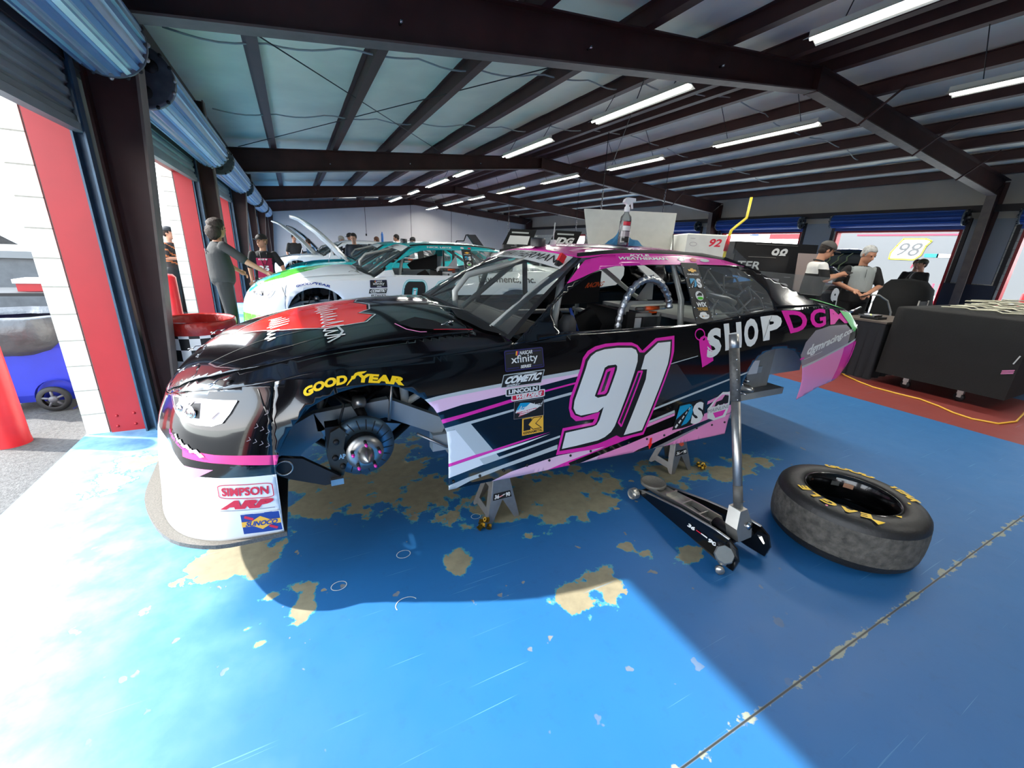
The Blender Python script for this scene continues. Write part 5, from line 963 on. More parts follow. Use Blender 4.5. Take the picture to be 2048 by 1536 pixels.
obj('claw_marks', m, None, _c, fix=False)
m = MB(); sg = lambda s, z: (lambda p: (p[0], 6.3+p[1], p[2]))(side(s, z, .006)); text_on(m, '98', [(2.15, .5), (1.4, .5), (1.3, 1.05), (2.05, 1.05)], sg, NUMW, .06); text_on(m, '98', [(1.4, .5), (2.15, .5), (2.25, 1.05), (1.5, 1.05)], lambda s, z: (lambda p: (p[0], 6.3-p[1], p[2]))(side(s, z, .006)), NUMW, .06); obj('race_number', m, None, _c, fix=False)
_c.rotation_euler = (0, 0, PI); _c.location = (12.7, 6.8, 0)
# ---------------------------------------------------------------- slick tyre lying on the floor
RUB = mat('worn_slick_rubber', '4B4842', .8, noise=.5, nscale=28, bump=.6, bscale=70); RUBS = mat('sidewall_rubber', '1B1A19', .5, noise=.2, nscale=12, bump=.2)
TC = (2.82, .93)
e = empty('racing_tyre', (*TC, 0), 'worn slick racing tyre with yellow lettering lying flat on blue floor', 'tyre')
prof = [(.235, .03), (.26, .012), (.30, .004), (.335, .012), (.358, .035), (.368, .07)]
obj('sidewall', MB().lathe(prof, (*TC, 0), m=RUBS, n=64), None, e)
obj('tread', MB().lathe([(.368, .07), (.372, .11), (.373, .16), (.371, .21), (.366, .255)], (*TC, 0), m=RUB, n=64), None, e)
obj('sidewall', MB().lathe([(.366, .255), (.360, .280), (.345, .300), (.325, .310), (.30, .318), (.27, .318), (.245, .312), (.236, .300), (.232, .288)], (*TC, 0), m=RUBS, n=64), None, e)
RIM = mat('gloss_black_wheel', '0A0A0B', .2, .3, coat=.5)
w = obj('wheel_rim', MB().lathe([(.236, .300), (.232, .308), (.226, .306), (.220, .285), (.212, .270), (.208, .20), (.206, .10), (.20, .03)], (*TC, 0), m=RIM, n=48), None, e)
d = MB().lathe([(.206, .15), (.17, .135), (.10, .15), (.06, .17), (.035, .17)], (*TC, 0), m=RIM, n=48)
for k in range(5):
    a = 2*PI*k/5; d.lathe([(.001, .003), (.034, .003), (.034, 0)], (TC[0]+.14*math.cos(a), TC[1]+.14*math.sin(a), .142), (0, 0, 1), mat('void_black', '020202', .9), 16); d.lathe([(.001, .004), (.012, .004), (.012, 0)], (TC[0]+.065*math.cos(a), TC[1]+.065*math.sin(a), .169), (0, 0, 1), CHROME, 10)
obj('wheel_centre', d, None, e)
def onring(r0, r1, a0, a1):
    return lambda u, v: (a0+(a1-a0)*u, r0+(r1-r0)*v)
def rmap(a, r): z = .3195 if r < .318 else .3195-(r-.318)*.35; return (TC[0]+r*math.cos(a), TC[1]+r*math.sin(a), z+.0012)
D_ = math.radians; d = MB(); text_on(d, 'GOOD', onring(.284, .343, D_(52), D_(3)), rmap, YEL, .06, .1, .02); text_on(d, 'YEAR', onring(.284, .343, D_(-12), D_(-47)), rmap, YEL, .06, .1, .02)
Y_ = YEL; obj('tyre_lettering', d, None, e, fix=False)
d = MB(); text_on(d, 'EAGLE', onring(.258, .310, D_(222), D_(146)), rmap, YEL, .05, .1, .02, space=1.4); obj('tyre_lettering', d, None, e, fix=False)
d = MB()
for a, r, s in ((-136, .322, .03), (-104, .258, .02)):
    a = D_(a); panel(d, [(a-.10*s/.03, r-s*.6), (a+.10*s/.03, r-s*.1), (a-.02, r+s*.6)], rmap, YEL, cell=.03)
panel(d, [(D_(-52), .255), (D_(-56), .255), (D_(-56), .268), (D_(-52), .268)], rmap, YEL, cell=.03); obj('yellow_arrow_mark', d, None, e, fix=False)
d = MB(); panel(d, ell(D_(184), .326, .02, .006, 10), lambda a, r: (lambda p: (p[0], p[1], p[2]+.001))(rmap(a, r)), mat('pink_dot', 'D77A8C', .5), cell=.03); obj('pink_dot', d, None, e, fix=False)
wall = lambda a, z: (TC[0]+(.2115+(z-.27)*.3)*math.cos(a), TC[1]+(.2115+(z-.27)*.3)*math.sin(a), z)
d = MB()
for a0, a1, c in ((38, 50, ALU), (18, 32, mat('label_copper', 'B98A6C', .5)), (28, 44, LGREY)):
    z0 = .235 if c is not LGREY else .276; z1 = z0+.03 if c is not LGREY else z0+.012
    P = [[(TC[0]+(.2065 if c is not LGREY else .214)*math.cos(D_(a0+(a1-a0)*i/5)), TC[1]+(.2065 if c is not LGREY else .214)*math.sin(D_(a0+(a1-a0)*i/5)), z) for i in range(6)] for z in (z0, z1)]; d.grid(P, c)
obj('wheel_label', d, None, w, fix=False)
# ---------------------------------------------------------------- floor jack
jx, jy = 2.03, 1.08; SN = mat('satin_nickel', 'B9B6AE', .3, .85, noise=.08, nscale=15); BLKG = mat('gloss_black_steel', '0B0B0C', .18, .2, coat=.5)
e = empty('floor_jack', (jx, 1.4, 0), 'low black and silver floor jack with tall upright handle', 'jack')
pl = [(-.10, .03), (-.115, .10), (-.09, .16), (-.04, .185), (.05, .185), (.30, .15), (.60, .085), (.66, .06), (.66, .045), (.45, .04), (.20, .035), (0, .022)]
for s in (-1, 1):
    f = lambda a, b, q: (jx+s*(.135-.045*max(0, min(1, (a)/.66)))+q, jy+a, b)
    sp = obj('side_plate', MB().prism(pl, lambda a, b: f(a, b, -.006), lambda a, b: f(a, b, .006), BLKG), None, e)
    d = MB().tube([f(a, b, 0) for a, b in pl[3:8]], .0075, ALU, 6); obj('edge_trim', d, None, sp)
    if s == -1:
        d = MB(); mp = lambda a, b: (jx-(.135-.045*max(0, a/.66))-.0075, jy+a, b); text_on(d, '36', [(.22, .085), (.165, .088), (.165, .113), (.22, .11)], mp, NUMW, .05, .2); text_on(d, '90', [(.07, .09), (.015, .094), (.015, .12), (.07, .116)], mp, NUMW, .05, .2); panel(d, [(.155, .10), (.12, .102), (.12, .108), (.155, .106)], mp, RED, cell=.03); ribbon(d, [(.12, .106), (.08, .108)], .008, mp, NUMW); obj('plate_sticker', d, None, sp, fix=False)
    x = jx+s*.125; d = MB().tube([(x-.03*s, jy+.68, .038), (x+.02*s, jy+.68, .038)], .038, SN, 20) if 0 else MB().lathe([(.001, -.026), (.020, -.026), (.022, -.02), (.034, -.024), (.038, -.018), (.038, .018), (.034, .024), (.022, .02), (.020, .026), (.001, .026)], (jx+s*.125, jy+.66, .039), (1, 0, 0), SN, 24, smooth=False); obj('front_wheel', d, None, e)
    d = MB().lathe([(.001, .016), (.045, .016), (.05, .008), (.05, -.012)], (jx+s*.165, jy-.05, .105), (s*.6, -.5, .7), SN, 8, smooth=False).tube([(jx+s*.165, jy-.05, .10), (jx+s*.175, jy-.055, .055)], .022, SN, 8); cs = obj('caster_mount', d, None, e)
    d = MB().lathe([(.001, -.012), (.022, -.012), (.024, 0), (.022, .012), (.001, .012)], (jx+s*.19, jy-.06, .0245), (.6, .8, 0), SN, 16); obj('caster_wheel', d, None, cs)
d = MB(); 
for s in (-1, 1): d.prism([(.10, .09), (.14, .155), (.30, .145), (.62, .105), (.66, .095), (.62, .085), (.30, .105)], lambda a, b: (jx+s*.05-.005, jy+a, b), lambda a, b: (jx+s*.05+.005, jy+a, b), SN)
d.box(jx-.045, jx+.045, jy+.14, jy+.60, .085, .10, SN)
for a in (.22, .34, .46): d.box(jx-.05, jx+.05, jy+a, jy+a+.008, .09, .14, SN)
d.tube([(jx, jy+.02, .12), (jx, jy+.14, .125)], .04, DARKM, 16); obj('lift_arm', d, None, e)
obj('saddle', MB().lathe([(.001, .018), (.072, .018), (.076, .022), (.082, .022), (.085, .016), (.082, 0), (.05, -.01), (.001, -.01)], (jx, jy+.62, .105), (0, 0, 1), mat('saddle_grey', '77746C', .6, .5, bump=.5), 32), None, e)
obj('axle', MB().tube([(jx-.14, jy+.66, .039), (jx+.14, jy+.66, .039)], .01, DARKM, 8).tube([(jx-.15, jy+.0, .12), (jx+.15, jy+.0, .12)], .018, DARKM, 10), None, e)
hb, ht = Vector((jx-.01, jy-.01, .17)), Vector((2.08, 1.39, 1.205)); hd = (ht-hb).normalized(); L = (ht-hb).length
d = MB().prism([(-.055, 0), (.055, 0), (.065, .07), (.03, .16), (-.03, .16), (-.065, .07)], lambda a, b: tuple(hb+hd*(b-.02)+Vector((a, -.035, 0))), lambda a, b: tuple(hb+hd*(b-.02)+Vector((a, .035, 0))), SN)
d.lathe([(.001, .012), (.02, .012), (.02, 0)], hb+hd*.05+Vector((.03, -.036, 0)), (0, -1, 0), CHROME, 8); obj('handle_socket', d, None, e)
P = lambda t: tuple(hb+hd*(t*L)); d = MB().tube([P(.08), P(.70)], .0235, ALU, 20); h_ = obj('handle', d, None, e)
obj('handle_grip', MB().tube([P(.665), P(.93)], .0262, mat('carbon_wrap_grey', '4E4D4B', .5, noise=.3, nscale=60), 20), None, h_); obj('handle_top', MB().tube([P(.92), P(1.0)], .0245, ALU, 20), None, h_)
obj('handle_tape', MB().tube([P(.155), P(.24)], .0245, mat('dark_tape', '55524C', .6, noise=.3), 20), None, h_)
for k in range(5): obj('handle_rivet', MB().ball(tuple(hb+hd*((.68+.05*k)*L)+Vector((-.014, -.022, 0))), .004, CHROME, 6, 4), None, h_)
# ---------------------------------------------------------------- axle stands and wheel nuts
def stand(cx, cy, top_z, label, red):
    e = empty('axle_stand', (cx, cy, 0), label, 'axle stand', 'aluminium axle stands')
    f = .105; t = .035
    for s in (-1, 1):
        B = [(-f, 0), (-f+.03, 0), (0, .13), (f-.03, 0), (f, 0), (t, top_z), (-t, top_z)]
        q = lambda a, b, o: (cx+a, cy+s*(f*1.1*(1-b/top_z)+t*b/top_z)+o, b)
        d = MB().prism(B, lambda a, b: q(a, b, -.004), lambda a, b: q(a, b, .004), ALU); pl = obj('stand_plate', d, None, e)
        if s == -1:
            d = MB(); mp = lambda a, b: q(a, b, -.006); panel(d, [(-.065, .135), (.062, .135), (.055, .175), (-.058, .175)], mp, BLK, cell=.04); mp2 = lambda a, b: q(a, b, -.0075); text_on(d, '36', [(-.055, .142), (-.022, .142), (-.022, .168), (-.052, .168)], mp2, NUMW, .04, .1); text_on(d, '90', [(.022, .142), (.054, .142), (.05, .168), (.022, .168)], mp2, NUMW, .04, .1); ribbon(d, [(-.018, .15), (.015, .16)], .006, mp2, NUMW); ribbon(d, [(-.02, .153), (.0, .153)], .004, mp2, RED)
            if red: panel(d, [(-.03, .225), (.01, .255), (.03, .21), (.0, .20)], mp2, mat('orange_paint_mark', 'D9573A', .5), cell=.04)
            obj('number_sticker', d, None, pl, fix=False)
    for s in (-1, 1):
        B = [(-f*1.1, 0), (-f*1.1, .02), (-t, top_z), (t, top_z), (f*1.1, .02), (f*1.1, 0), (f*.9, 0), (f*.62, .03), (-f*.62, .03), (-f*.9, 0)]
        q = lambda a, b, o: (cx+s*(f*(1-b/top_z)+t*b/top_z)+o, cy+a, b)
        d = MB(); Bh = [(-.055, .075), (.055, .075), (.025, .20), (-.025, .20)]; panel(d, B, lambda a, b: q(a, b, 0), ALU, (Bh,), (), .05, smooth=False); o = obj('stand_plate', d, None, e, fix=False, solid=.007)
    obj('stand_head', MB().box(cx-t-.012, cx+t+.012, cy-t-.012, cy+t+.012, top_z-.01, top_z+.012, ALU), None, e)
stand(.985, 2.0, .345, 'bare aluminium axle stand below the front of the black car door', 0)
stand(2.52, 1.985, .345, 'bare aluminium axle stand with orange mark under the pink rear skirt', 1)
BR = mat('brass', '8A6B22', .35, .95)
def nut(p, ax, label, group):
    m = MB().lathe([(.007, .012), (.0155, .012), (.0155, -.004), (.019, -.012), (.007, -.012), (.007, .012)], p, ax, BR, 6, smooth=False); o = obj('wheel_nut', m); props(o, label, 'nut', group)
random.seed(5)
for i, (x, y, z) in enumerate(((.835, 1.86, .02), (.865, 1.835, .02), (.84, 1.895, .02), (.862, 1.872, .045), (.81, 1.85, .02))): nut((x, y, z), (random.uniform(-1, 1), random.uniform(-1, 1), .5), 'brass wheel nut in the pile by the front axle stand', 'brass nuts by the front stand')
for i, (x, y, z) in enumerate(((2.71, 1.86, .02), (2.735, 1.835, .02), (2.705, 1.82, .02), (2.76, 1.86, .02), (2.73, 1.885, .02))): nut((x, y, z), (random.uniform(-1, 1), random.uniform(-1, 1), .5), 'brass wheel nut in the pile by the rear axle stand', 'brass nuts by the rear stand')
# ---------------------------------------------------------------- on the roof of the black and pink car
bx, by, bz = 2.13, 2.42, 1.652
e = empty('spray_bottle', (bx, by, bz), 'clear spray bottle with white trigger head on the pink car roof', 'bottle')
bt = obj('bottle_body', MB().lathe([(.001, 0), (.036, 0), (.040, .006), (.040, .17), (.036, .195), (.018, .215), (.016, .235)], (bx, by, bz), m=glass('clear_bottle', 'DADFDF', .25, .08), n=24), None, e)
d = MB(); f = lambda a, z: (bx+.0412*math.cos(a), by+.0412*math.sin(a), bz+z)
for a0, a1, z0, z1, c in ((-165, -60, .02, .165, DGREY), (-150, -75, .135, .16, RED), (-150, -75, .10, .132, NUMW), (-165, -60, .06, .095, MGREY), (-150, -80, .03, .05, BLK)):
    k = .0004*((c is not DGREY)+(c in (RED, NUMW, BLK))); d.grid([[(bx+(.0412+k)*math.cos(D_(a0+(a1-a0)*i/8)), by+(.0412+k)*math.sin(D_(a0+(a1-a0)*i/8)), bz+z) for i in range(9)] for z in (z0, z1)], c)
obj('bottle_label', d, None, bt, fix=False)
d = MB().lathe([(.018, .225), (.020, .228), (.020, .255), (.013, .262), (.012, .275)], (bx, by, bz), m=WHITE, n=20)
d.prism([(-.045, .285), (-.035, .305), (-.01, .318), (.065, .318), (.068, .298), (.025, .29), (.012, .272), (-.014, .272), (-.03, .282)], lambda a, b: (bx+a*.9, by-.012, bz+b), lambda a, b: (bx+a*.9, by+.012, bz+b), WHITE); hd_ = obj('spray_head', d, None, e)
obj('trigger', MB().prism([(.028, .292), (.040, .292), (.050, .25), (.042, .248), (.034, .27)], lambda a, b: (bx+a, by-.006, bz+b), lambda a, b: (bx+a, by+.006, bz+b), WHITE), None, hd_)
P = []; random.seed(11)
for i in range(19):
    r = []
    for j in range(19):
        u, v = (i-9)/9, (j-9)/9; rr = math.hypot(u, v); x = bx+.10+u*.15; y = by+.10+v*.10
        h = max(0, 1-rr**2)*(.055+.05*math.sin(5*u+2)*math.cos(4*v)+.10*math.exp(-((u+.35)**2+(v)**2)*9)); z0 = roofz(min(max(x, 1.6), 3.0), abs(2.73-y))[2]
        r.append((x+.01*math.sin(9*v), y, z0+.006+max(0, h)))
    P.append(r)
props(obj('cleaning_cloth', MB().grid(P, mat('blue_cloth', '3C7FA8', .9, noise=.2, bump=.5, bscale=50)), fix=False), 'crumpled blue cleaning cloth behind the spray bottle on the pink car roof', 'cloth')
# yellow pry bar standing behind the roof
YB = mat('yellow_paint', 'D9C21E', .4); pts = [Vector(p) for p in ((4.88, 3.62, 1.25), (4.85, 3.6, 1.66), (4.86, 3.6, 1.85), (4.89, 3.6, 1.95), (4.95, 3.6, 1.99), (5.13, 3.6, 2.11), (5.14, 3.6, 2.35))]
e = empty('lifting_bar', (4.88, 3.62, 0), 'tall cranked yellow bar with red grip standing behind the black car', 'bar')
obj('bar', MB().tube([(4.90, 3.62, 0)]+pts, .017, YB, 8), None, e); obj('grip', MB().tube([tuple(pts[1].lerp(pts[2], .2)), tuple(pts[2].lerp(pts[3], .3))], .024, mat('red_plastic', 'C8202A', .4), 10), None, e)
obj('bar_foot', MB().box(4.80, 5.0, 3.52, 3.72, 0, .02, YB), None, e)
# ---------------------------------------------------------------- left side: bins and bollards
e = empty('waste_drum', (-.90, 4.90, 0), 'black and white chequered waste drum lined with a red bag', 'bin'); cx, cy = -.90, 4.90
d = MB(); n = 22; hh = .75
for i in range(7):
    for k in range(n):
        a, b = 2*PI*k/n, 2*PI*(k+1)/n; z0, z1 = .02+hh*i/7, .02+hh*(i+1)/7; w_ = lambda t, z: .292+.003*math.sin(t*9+z*20)
        d.add([(cx+w_(t, z)*math.cos(t), cy+w_(t, z)*math.sin(t), z) for t, z in ((a, z0), (b, z0), (b, z1), (a, z1))], [(0, 1, 2, 3)], WHITE if (i+k) % 2 else BLK, True)
d.lathe([(.001, .02), (.29, .02)], (cx, cy, 0), m=BLK, n=22); obj('drum', d, None, e, merge=True)
BAG = mat('red_bag', '9A2018', .3, noise=.25, nscale=9, bump=.5, bscale=30, alpha=.95)
obj('bag_liner', MB().lathe([(.27, .35), (.275, .70), (.285, .795), (.296, .815), (.308, .80), (.312, .76), (.306, .715), (.300, .69)], (cx, cy, 0), m=BAG, n=48, wob=lambda a, h: 1+.012*math.sin(a*13+h*30)+.008*math.sin(a*29)), None, e)
def bollard(x, y, h, r, label):
    m = MB().lathe([(.001, h), (r*.7, h-.01), (r, h-.05), (r, .02), (r+.004, -.03)], (x, y, 0), m=mat('bollard_red', 'C41C24', .4, noise=.12, nscale=6), n=32)
    props(obj('bollard', m), label, 'bollard', 'red steel bollards outside the doors')
bollard(-2.10, 4.28, .78, .105, 'thick red bollard on the asphalt beside the blue wheeled bin'); bollard(-1.80, 8.25, .98, .11, 'red bollard outside, between the dark post and the second block pier')
e = empty('wheeled_bin', (-2.25, 5.25, -.03), 'blue wheeled waste bin with a black bag over its rim', 'bin')
BB = mat('bin_blue', '2A36A8', .45, noise=.08); x0, x1, y0, y1 = -2.62, -1.92, 5.02, 5.6
d = MB(); R_s = [(.05, .82), (.12, .9), (.55, 1.0), (.60, 1.04)]; vs = []
for z, k in R_s:
    for sx, sy in ((-1, -1), (1, -1), (1, 1), (-1, 1)): vs.append(((x0+x1)/2+sx*(x1-x0)/2*k, (y0+y1)/2+sy*(y1-y0)/2*k, z))
d.add(vs, [(3, 2, 1, 0)]+[(4*i+j, 4*i+(j+1) % 4, 4*i+4+(j+1) % 4, 4*i+4+j) for i in range(3) for j in range(4)], BB); d.lathe([(.15, -.005), (.155, .0), (.155, .03)], (-2.06, y0+.01, .11), (0, -1, 0), BB, 24); obj('bin_body', d, None, e)
obj('bag', MB().lathe([(.30, .50), (.40, .60), (.42, .72), (.40, .82), (.36, .84), (.30, .78)], ((x0+x1)/2, (y0+y1)/2, 0), m=mat('black_bag', '4A4A4C', .35, noise=.3, nscale=7, bump=.7, bscale=20), n=36, wob=lambda a, h: (1+.09*abs(math.sin(2*a)))*(1+.03*math.sin(a*11+h*9))), None, e)
for xw in (-2.09, -2.5):
    d = MB().lathe([(.075, -.02), (.11, -.025), (.118, 0), (.11, .025), (.075, .02)], (xw, y0-.03, .09), (0, 1, 0), mat('tyre_black', '1A1A1A', .6), 28)
    for k in range(5): a = 2*PI*k/5+.4; d.tube([(xw, y0-.045, .09), (xw+.085*math.cos(a), y0-.04, .09+.085*math.sin(a))], .011, mat('wheel_grey', '55555A', .4), 6)
    d.lathe([(.001, .02), (.03, .02), (.03, -.02), (.001, -.02)], (xw, y0-.04, .09), (0, 1, 0), mat('wheel_grey', '55555A', .4), 14); obj('wheel', d, None, e)
e = empty('equipment_cart', (-4.0, 9.4, -.03), 'grey covered equipment cart on the asphalt outside with a red and white cooler', 'cart')
obj('cart_body', MB().box(-5.6, -3.2, 9.0, 10.1, .35, 1.12, mat('grey_cover', '4F5357', .6, noise=.2)), None, e); obj('cart_lid', MB().box(-5.65, -3.15, 8.95, 10.15, 1.12, 1.22, mat('grey_lid', '6A6E70', .5)), None, e)
for x in (-5.2, -3.6): obj('wheel', MB().lathe([(.001, -.05), (.17, -.05), (.19, 0), (.17, .05), (.001, .05)], (x, 9.15, .165), (0, 1, 0), mat('tyre_black', '1A1A1A', .6), 20), None, e)
e = empty('cooler', (-3.35, 7.9, 0), 'small red and white cooler on a low black trestle outside the door', 'cooler'); obj('cooler_body', MB().box(-3.20, -2.85, 7.6, 7.9, .78, .88, REDP), None, e); obj('cooler_lid', MB().box(-3.22, -2.83, 7.58, 7.92, .88, .93, WHITE), None, e)
e = empty('trestle', (-3.2, 7.9, 0), 'low black trestle standing outside under the cooler', 'table'); obj('trestle_top', MB().box(-4.2, -2.75, 7.4, 8.1, .74, .78, BLK), None, e)
for x in (-4.1, -2.85): 
    for y in (7.5, 8.0): obj('leg', MB().tube([(x, y, -.03), (x, y, .75)], .02, BLK, 8), None, e)
# parked car outside, mostly blown out by the sun
e = empty('parked_car', (-9.6, 21.5, 0), 'white car parked far outside in the sun', 'car'); pf = [(-2.2, .25), (-2.25, .7), (-1.4, .92), (-.7, 1.38), (.9, 1.42), (1.7, .98), (2.2, .9), (2.25, .3)]
obj('body', MB().prism(pf, lambda a, b: (-9.6+a, 20.6, b), lambda a, b: (-9.6+a, 22.4, b), WHITE), None, e)
for x in (-11, -8.1): obj('wheel', MB().lathe([(.001, -.06), (.28, -.06), (.33, 0), (.28, .06), (.001, .06)], (x, 20.62, .3), (0, 1, 0), mat('tyre_black', '1A1A1A', .6), 24), None, e)
obj('side_window', MB().prism([(-1.2, .93), (-.65, 1.32), (.8, 1.34), (1.3, .97)], lambda a, b: (-9.6+a, 20.58, b), lambda a, b: (-9.6+a, 20.6, b), DARKM), None, e)
# ---------------------------------------------------------------- far side: carts, cases, tables
CLOTH = mat('black_cover_cloth', '151515', .85, noise=.15, nscale=4, bump=.3, bscale=60)
e = empty('covered_cart', (8.3, 2.0, 0), 'large cart under a black cover on the red floor strip', 'cart')
d = MB(); 
def cover(x0, x1, y0, y1, z0, z1, m, fold=.01, n=12, hem=0):
    P = []
    per = [(x0, y0+(y1-y0)*i/n) for i in range(n)]+[(x0+(x1-x0)*i/n, y1) for i in range(n)]+[(x1, y1-(y1-y0)*i/n) for i in range(n)]+[(x1-(x1-x0)*i/n, y0) for i in range(n+1)]
    cx_, cy_ = (x0+x1)/2, (y0+y1)/2
    for z, k in ((z0, 1.0), (z0+(z1-z0)*.33, 1.0), (z0+(z1-z0)*.66, 1.0), (z1-.02, .998), (z1, .985), (z1+.004, .5), (z1+.006, 0.001)):
        r = []
        for i, (x, y) in enumerate(per):
            f_ = fold*math.sin(i*1.7)*(1-(z-z0)/(z1-z0+.01))*(k > .98); r.append((cx_+(x-cx_)*k*(1+f_), cy_+(y-cy_)*k*(1+f_), z+(hem*math.sin(i*1.1) if z == z0 else 0)))
        P.append(r)
    return MB().grid(P, m)
obj('cover', cover(7.36, 9.6, 1.36, 2.63, .16, 1.10, CLOTH, .004), None, e)
for x, y in ((7.46, 2.3), (7.46, 1.75), (9.4, 2.3), (9.4, 1.6)):
    obj('caster', MB().lathe([(.001, -.02), (.05, -.02), (.058, 0), (.05, .02), (.001, .02)], (x, y, .058), (1, 0, 0), DARKM, 18).box(x-.03, x+.03, y-.03, y+.03, .10, .18, ALU).box(x-.035, x-.03, y-.02, y+.02, .06, .16, ALU), None, e)
d = MB(); f_ = flat((7.345, 2.6, 0), (0, -1, 0), (0, 0, 1))(0); 
for k in range(3): ribbon(d, [(1.13, .50-.018*k), (1.22, .53-.018*k)], .009, f_, LPINK)
obj('cover_graphic', d, None, e, fix=False); d = MB(); ribbon(d, [(1.19, .60), (1.215, .70)], .012, f_, LGREY); obj('cover_mark', d, None, e, fix=False)
# pile of bent aluminium window-net frames on the cart
random.seed(21)
for k in range(14):
    y0 = 1.5+.0*k; z = 1.125+.014*(k % 7); xx = 7.9+.14*k; pts = []
    yb = 2.30-.03*(k % 5)
    for i in range(9): pts.append((xx+.16*(1 if i % 2 else -1)+random.uniform(-.03, .03), yb-.14*i, z+random.uniform(0, .012)))
    o = obj('bent_rod', MB().tube(pts, .0105, mat('pale_rod', 'B9B7A4', .4, .5), 6)); props(o, 'pale zigzag metal rod in the heap on the black covered cart', 'rod', 'zigzag rods heaped on the covered cart')
e = empty('draped_table', (7.95, 2.98, 0), 'table draped in black cloth between race car tail and covered cart', 'table')
P = []; n = 40; per = [(7.38, 3.28-.58*i/n) for i in range(n)]+[(7.38+1.15*i/n, 2.70) for i in range(n+1)]
for z in (0.02, .3, .6, .82, .84): P.append([(x-(.02*math.sin(i*.9)+.012*math.sin(i*2.3))*(1-z/.85), y-(.018*math.sin(i*.8))*(1-z/.85), z) for i, (x, y) in enumerate(per)])
obj('drape', MB().grid(P, mat('navy_black_drape', '14161C', .75, bump=.2)), None, e); obj('tabletop', MB().box(7.37, 8.54, 2.69, 3.29, .84, .865, mat('taupe_cloth', '5E544C', .8, noise=.1)), None, e)
for x in (7.5, 8.4): obj('leg', MB().tube([(x, 3.0, 0), (x, 3.0, .84)], .02, DARKM, 8), None, e)
e = empty('headset_case', (7.62, 2.95, .865), 'small black gadget case lying open on the draped table', 'case'); obj('case_base', MB().box(7.5, 7.78, 2.86, 3.08, .865, .90, BLK), None, e); obj('case_lid', MB().box(7.48, 7.72, 2.90, 3.10, .90, .925, BLKG), None, e)
props(obj('paper_slip', MB().box(8.3, 8.42, 2.74, 2.84, .866, .869, WHITE)), 'small white paper slip at the edge of the draped table', 'paper')
# black cases: 98 toolbox
def case(cx, cy, w, dp, h, rz, label, txt=None, name='tool_cart', colour=None, z0=0.12, txtq=None, cat='tool cart', group=None):
    e = empty(name, (cx, cy, 0), label, cat, group, rz); I = _PW[e.name]
    T = lambda mb: mb.xf(I)
    cm = colour or mat('black_case', '1C1C1E', .4, noise=.1)
    obj('cabinet', T(MB().box(-w/2, w/2, -dp/2, dp/2, z0, h, cm)), None, e)
    nd = 3
    for k in range(nd):
        zz0 = z0+(h-z0)*k/nd+.015; zz1 = z0+(h-z0)*(k+1)/nd-.015
        dr = obj('drawer', T(MB().box(-w/2+.02, w/2-.02, -dp/2-.015, -dp/2, zz0, zz1, cm)), None, e); obj('drawer_pull', T(MB().box(-w/4, w/4, -dp/2-.03, -dp/2-.015, zz1-.03, zz1-.02, ALU)), None, dr)
    for sx in (-1, 1):
        for sy in (-1, 1): obj('caster', T(MB().lathe([(.001, -.02), (.055, -.02), (.06, 0), (.055, .02), (.001, .02)], (sx*(w/2-.1), sy*(dp/2-.1), .06), (0, 1, 0), DARKM, 14)), None, e)
    if txt:
        d = MB(); s, q, m_ = txt; text_on(d, s, [tuple(p) for p in q], lambda a, b: tuple(I @ Vector((a, -dp/2-.018, b))), m_, .02, .1); obj('number_lettering', d, None, e, fix=False)
    return e, I
case(9.0, 5.75, 1.7, .8, 1.98, math.radians(-28), 'tall black tool cart with a white outlined 98, beyond the car tail', ('98', [(-.10, 1.64), (.22, 1.64), (.26, 1.88), (-.06, 1.88)], WRAPW))
case(7.75, 5.15, 1.0, .6, 1.72, math.radians(-28), 'black cart with white serif letters behind the clear rear spoiler', ('TER', [(-.42, 1.46), (0, 1.46), (0, 1.60), (-.42, 1.60)], LGREY))
props(obj('leaning_board', MB().obox((8.80, 4.62, 1.0), (.46, .03, 1.6), rotm(-.15, 0, -.5), mat('pinkish_board', '9B8C88', .6))), 'greyish pink board leaning on the black tool cart beside the capped man', 'board')
e = empty('white_jug', (7.4, 4.4, .9), 'pale plastic fuel jug standing behind the car tail', 'jug'); obj('jug_body', MB().box(7.22, 7.58, 4.28, 4.52, .90, 1.26, mat('milky_plastic', '8F9194', .5), bev=.03).box(7.3, 7.42, 4.36, 4.44, 1.26, 1.33, mat('milky_plastic', '8F9194', .5)), None, e); 
props(obj('step_stand', MB().box(7.15, 7.65, 4.2, 4.6, .0, .9, mat('dark_step', '242426', .6))), 'dark square stand under the pale fuel jug', 'stand')
# white cabinet 92 and its open lid
WC = mat('white_cabinet', 'CFCFC8', .4, noise=.04); e = empty('white_cabinet', (6.15, 5.5, 0), 'white pit cabinet numbered 92 with its large lid propped open', 'cabinet', rz=math.radians(-28)); I = _PW[e.name]; T = lambda mb: mb.xf(I)
obj('cabinet', T(MB().box(-.02, .68, -.35, .35, .12, 2.0, WC, bev=.02)), None, e); obj('cabinet', T(MB().box(-1.55, -.03, -.35, .35, .12, 1.60, WC, bev=.02)), None, e)
d = MB(); f_ = lambda a, b: tuple(I @ Vector((a, -.353, b))); text_on(d, '92', [(.36, 1.80), (.56, 1.80), (.58, 1.93), (.38, 1.93)], f_, RED, .03, .15); loopr(d, ell(.10, 1.83, .06, .03), .006, f_, MGREY); ribbon(d, [(.04, 1.92), (.12, 1.92)], .006, f_, MGREY); obj('number_lettering', d, None, e, fix=False)
lid = [(-1.58, 1.80), (-.06, 1.80), (-.06, 2.46), (-1.58, 2.46)]
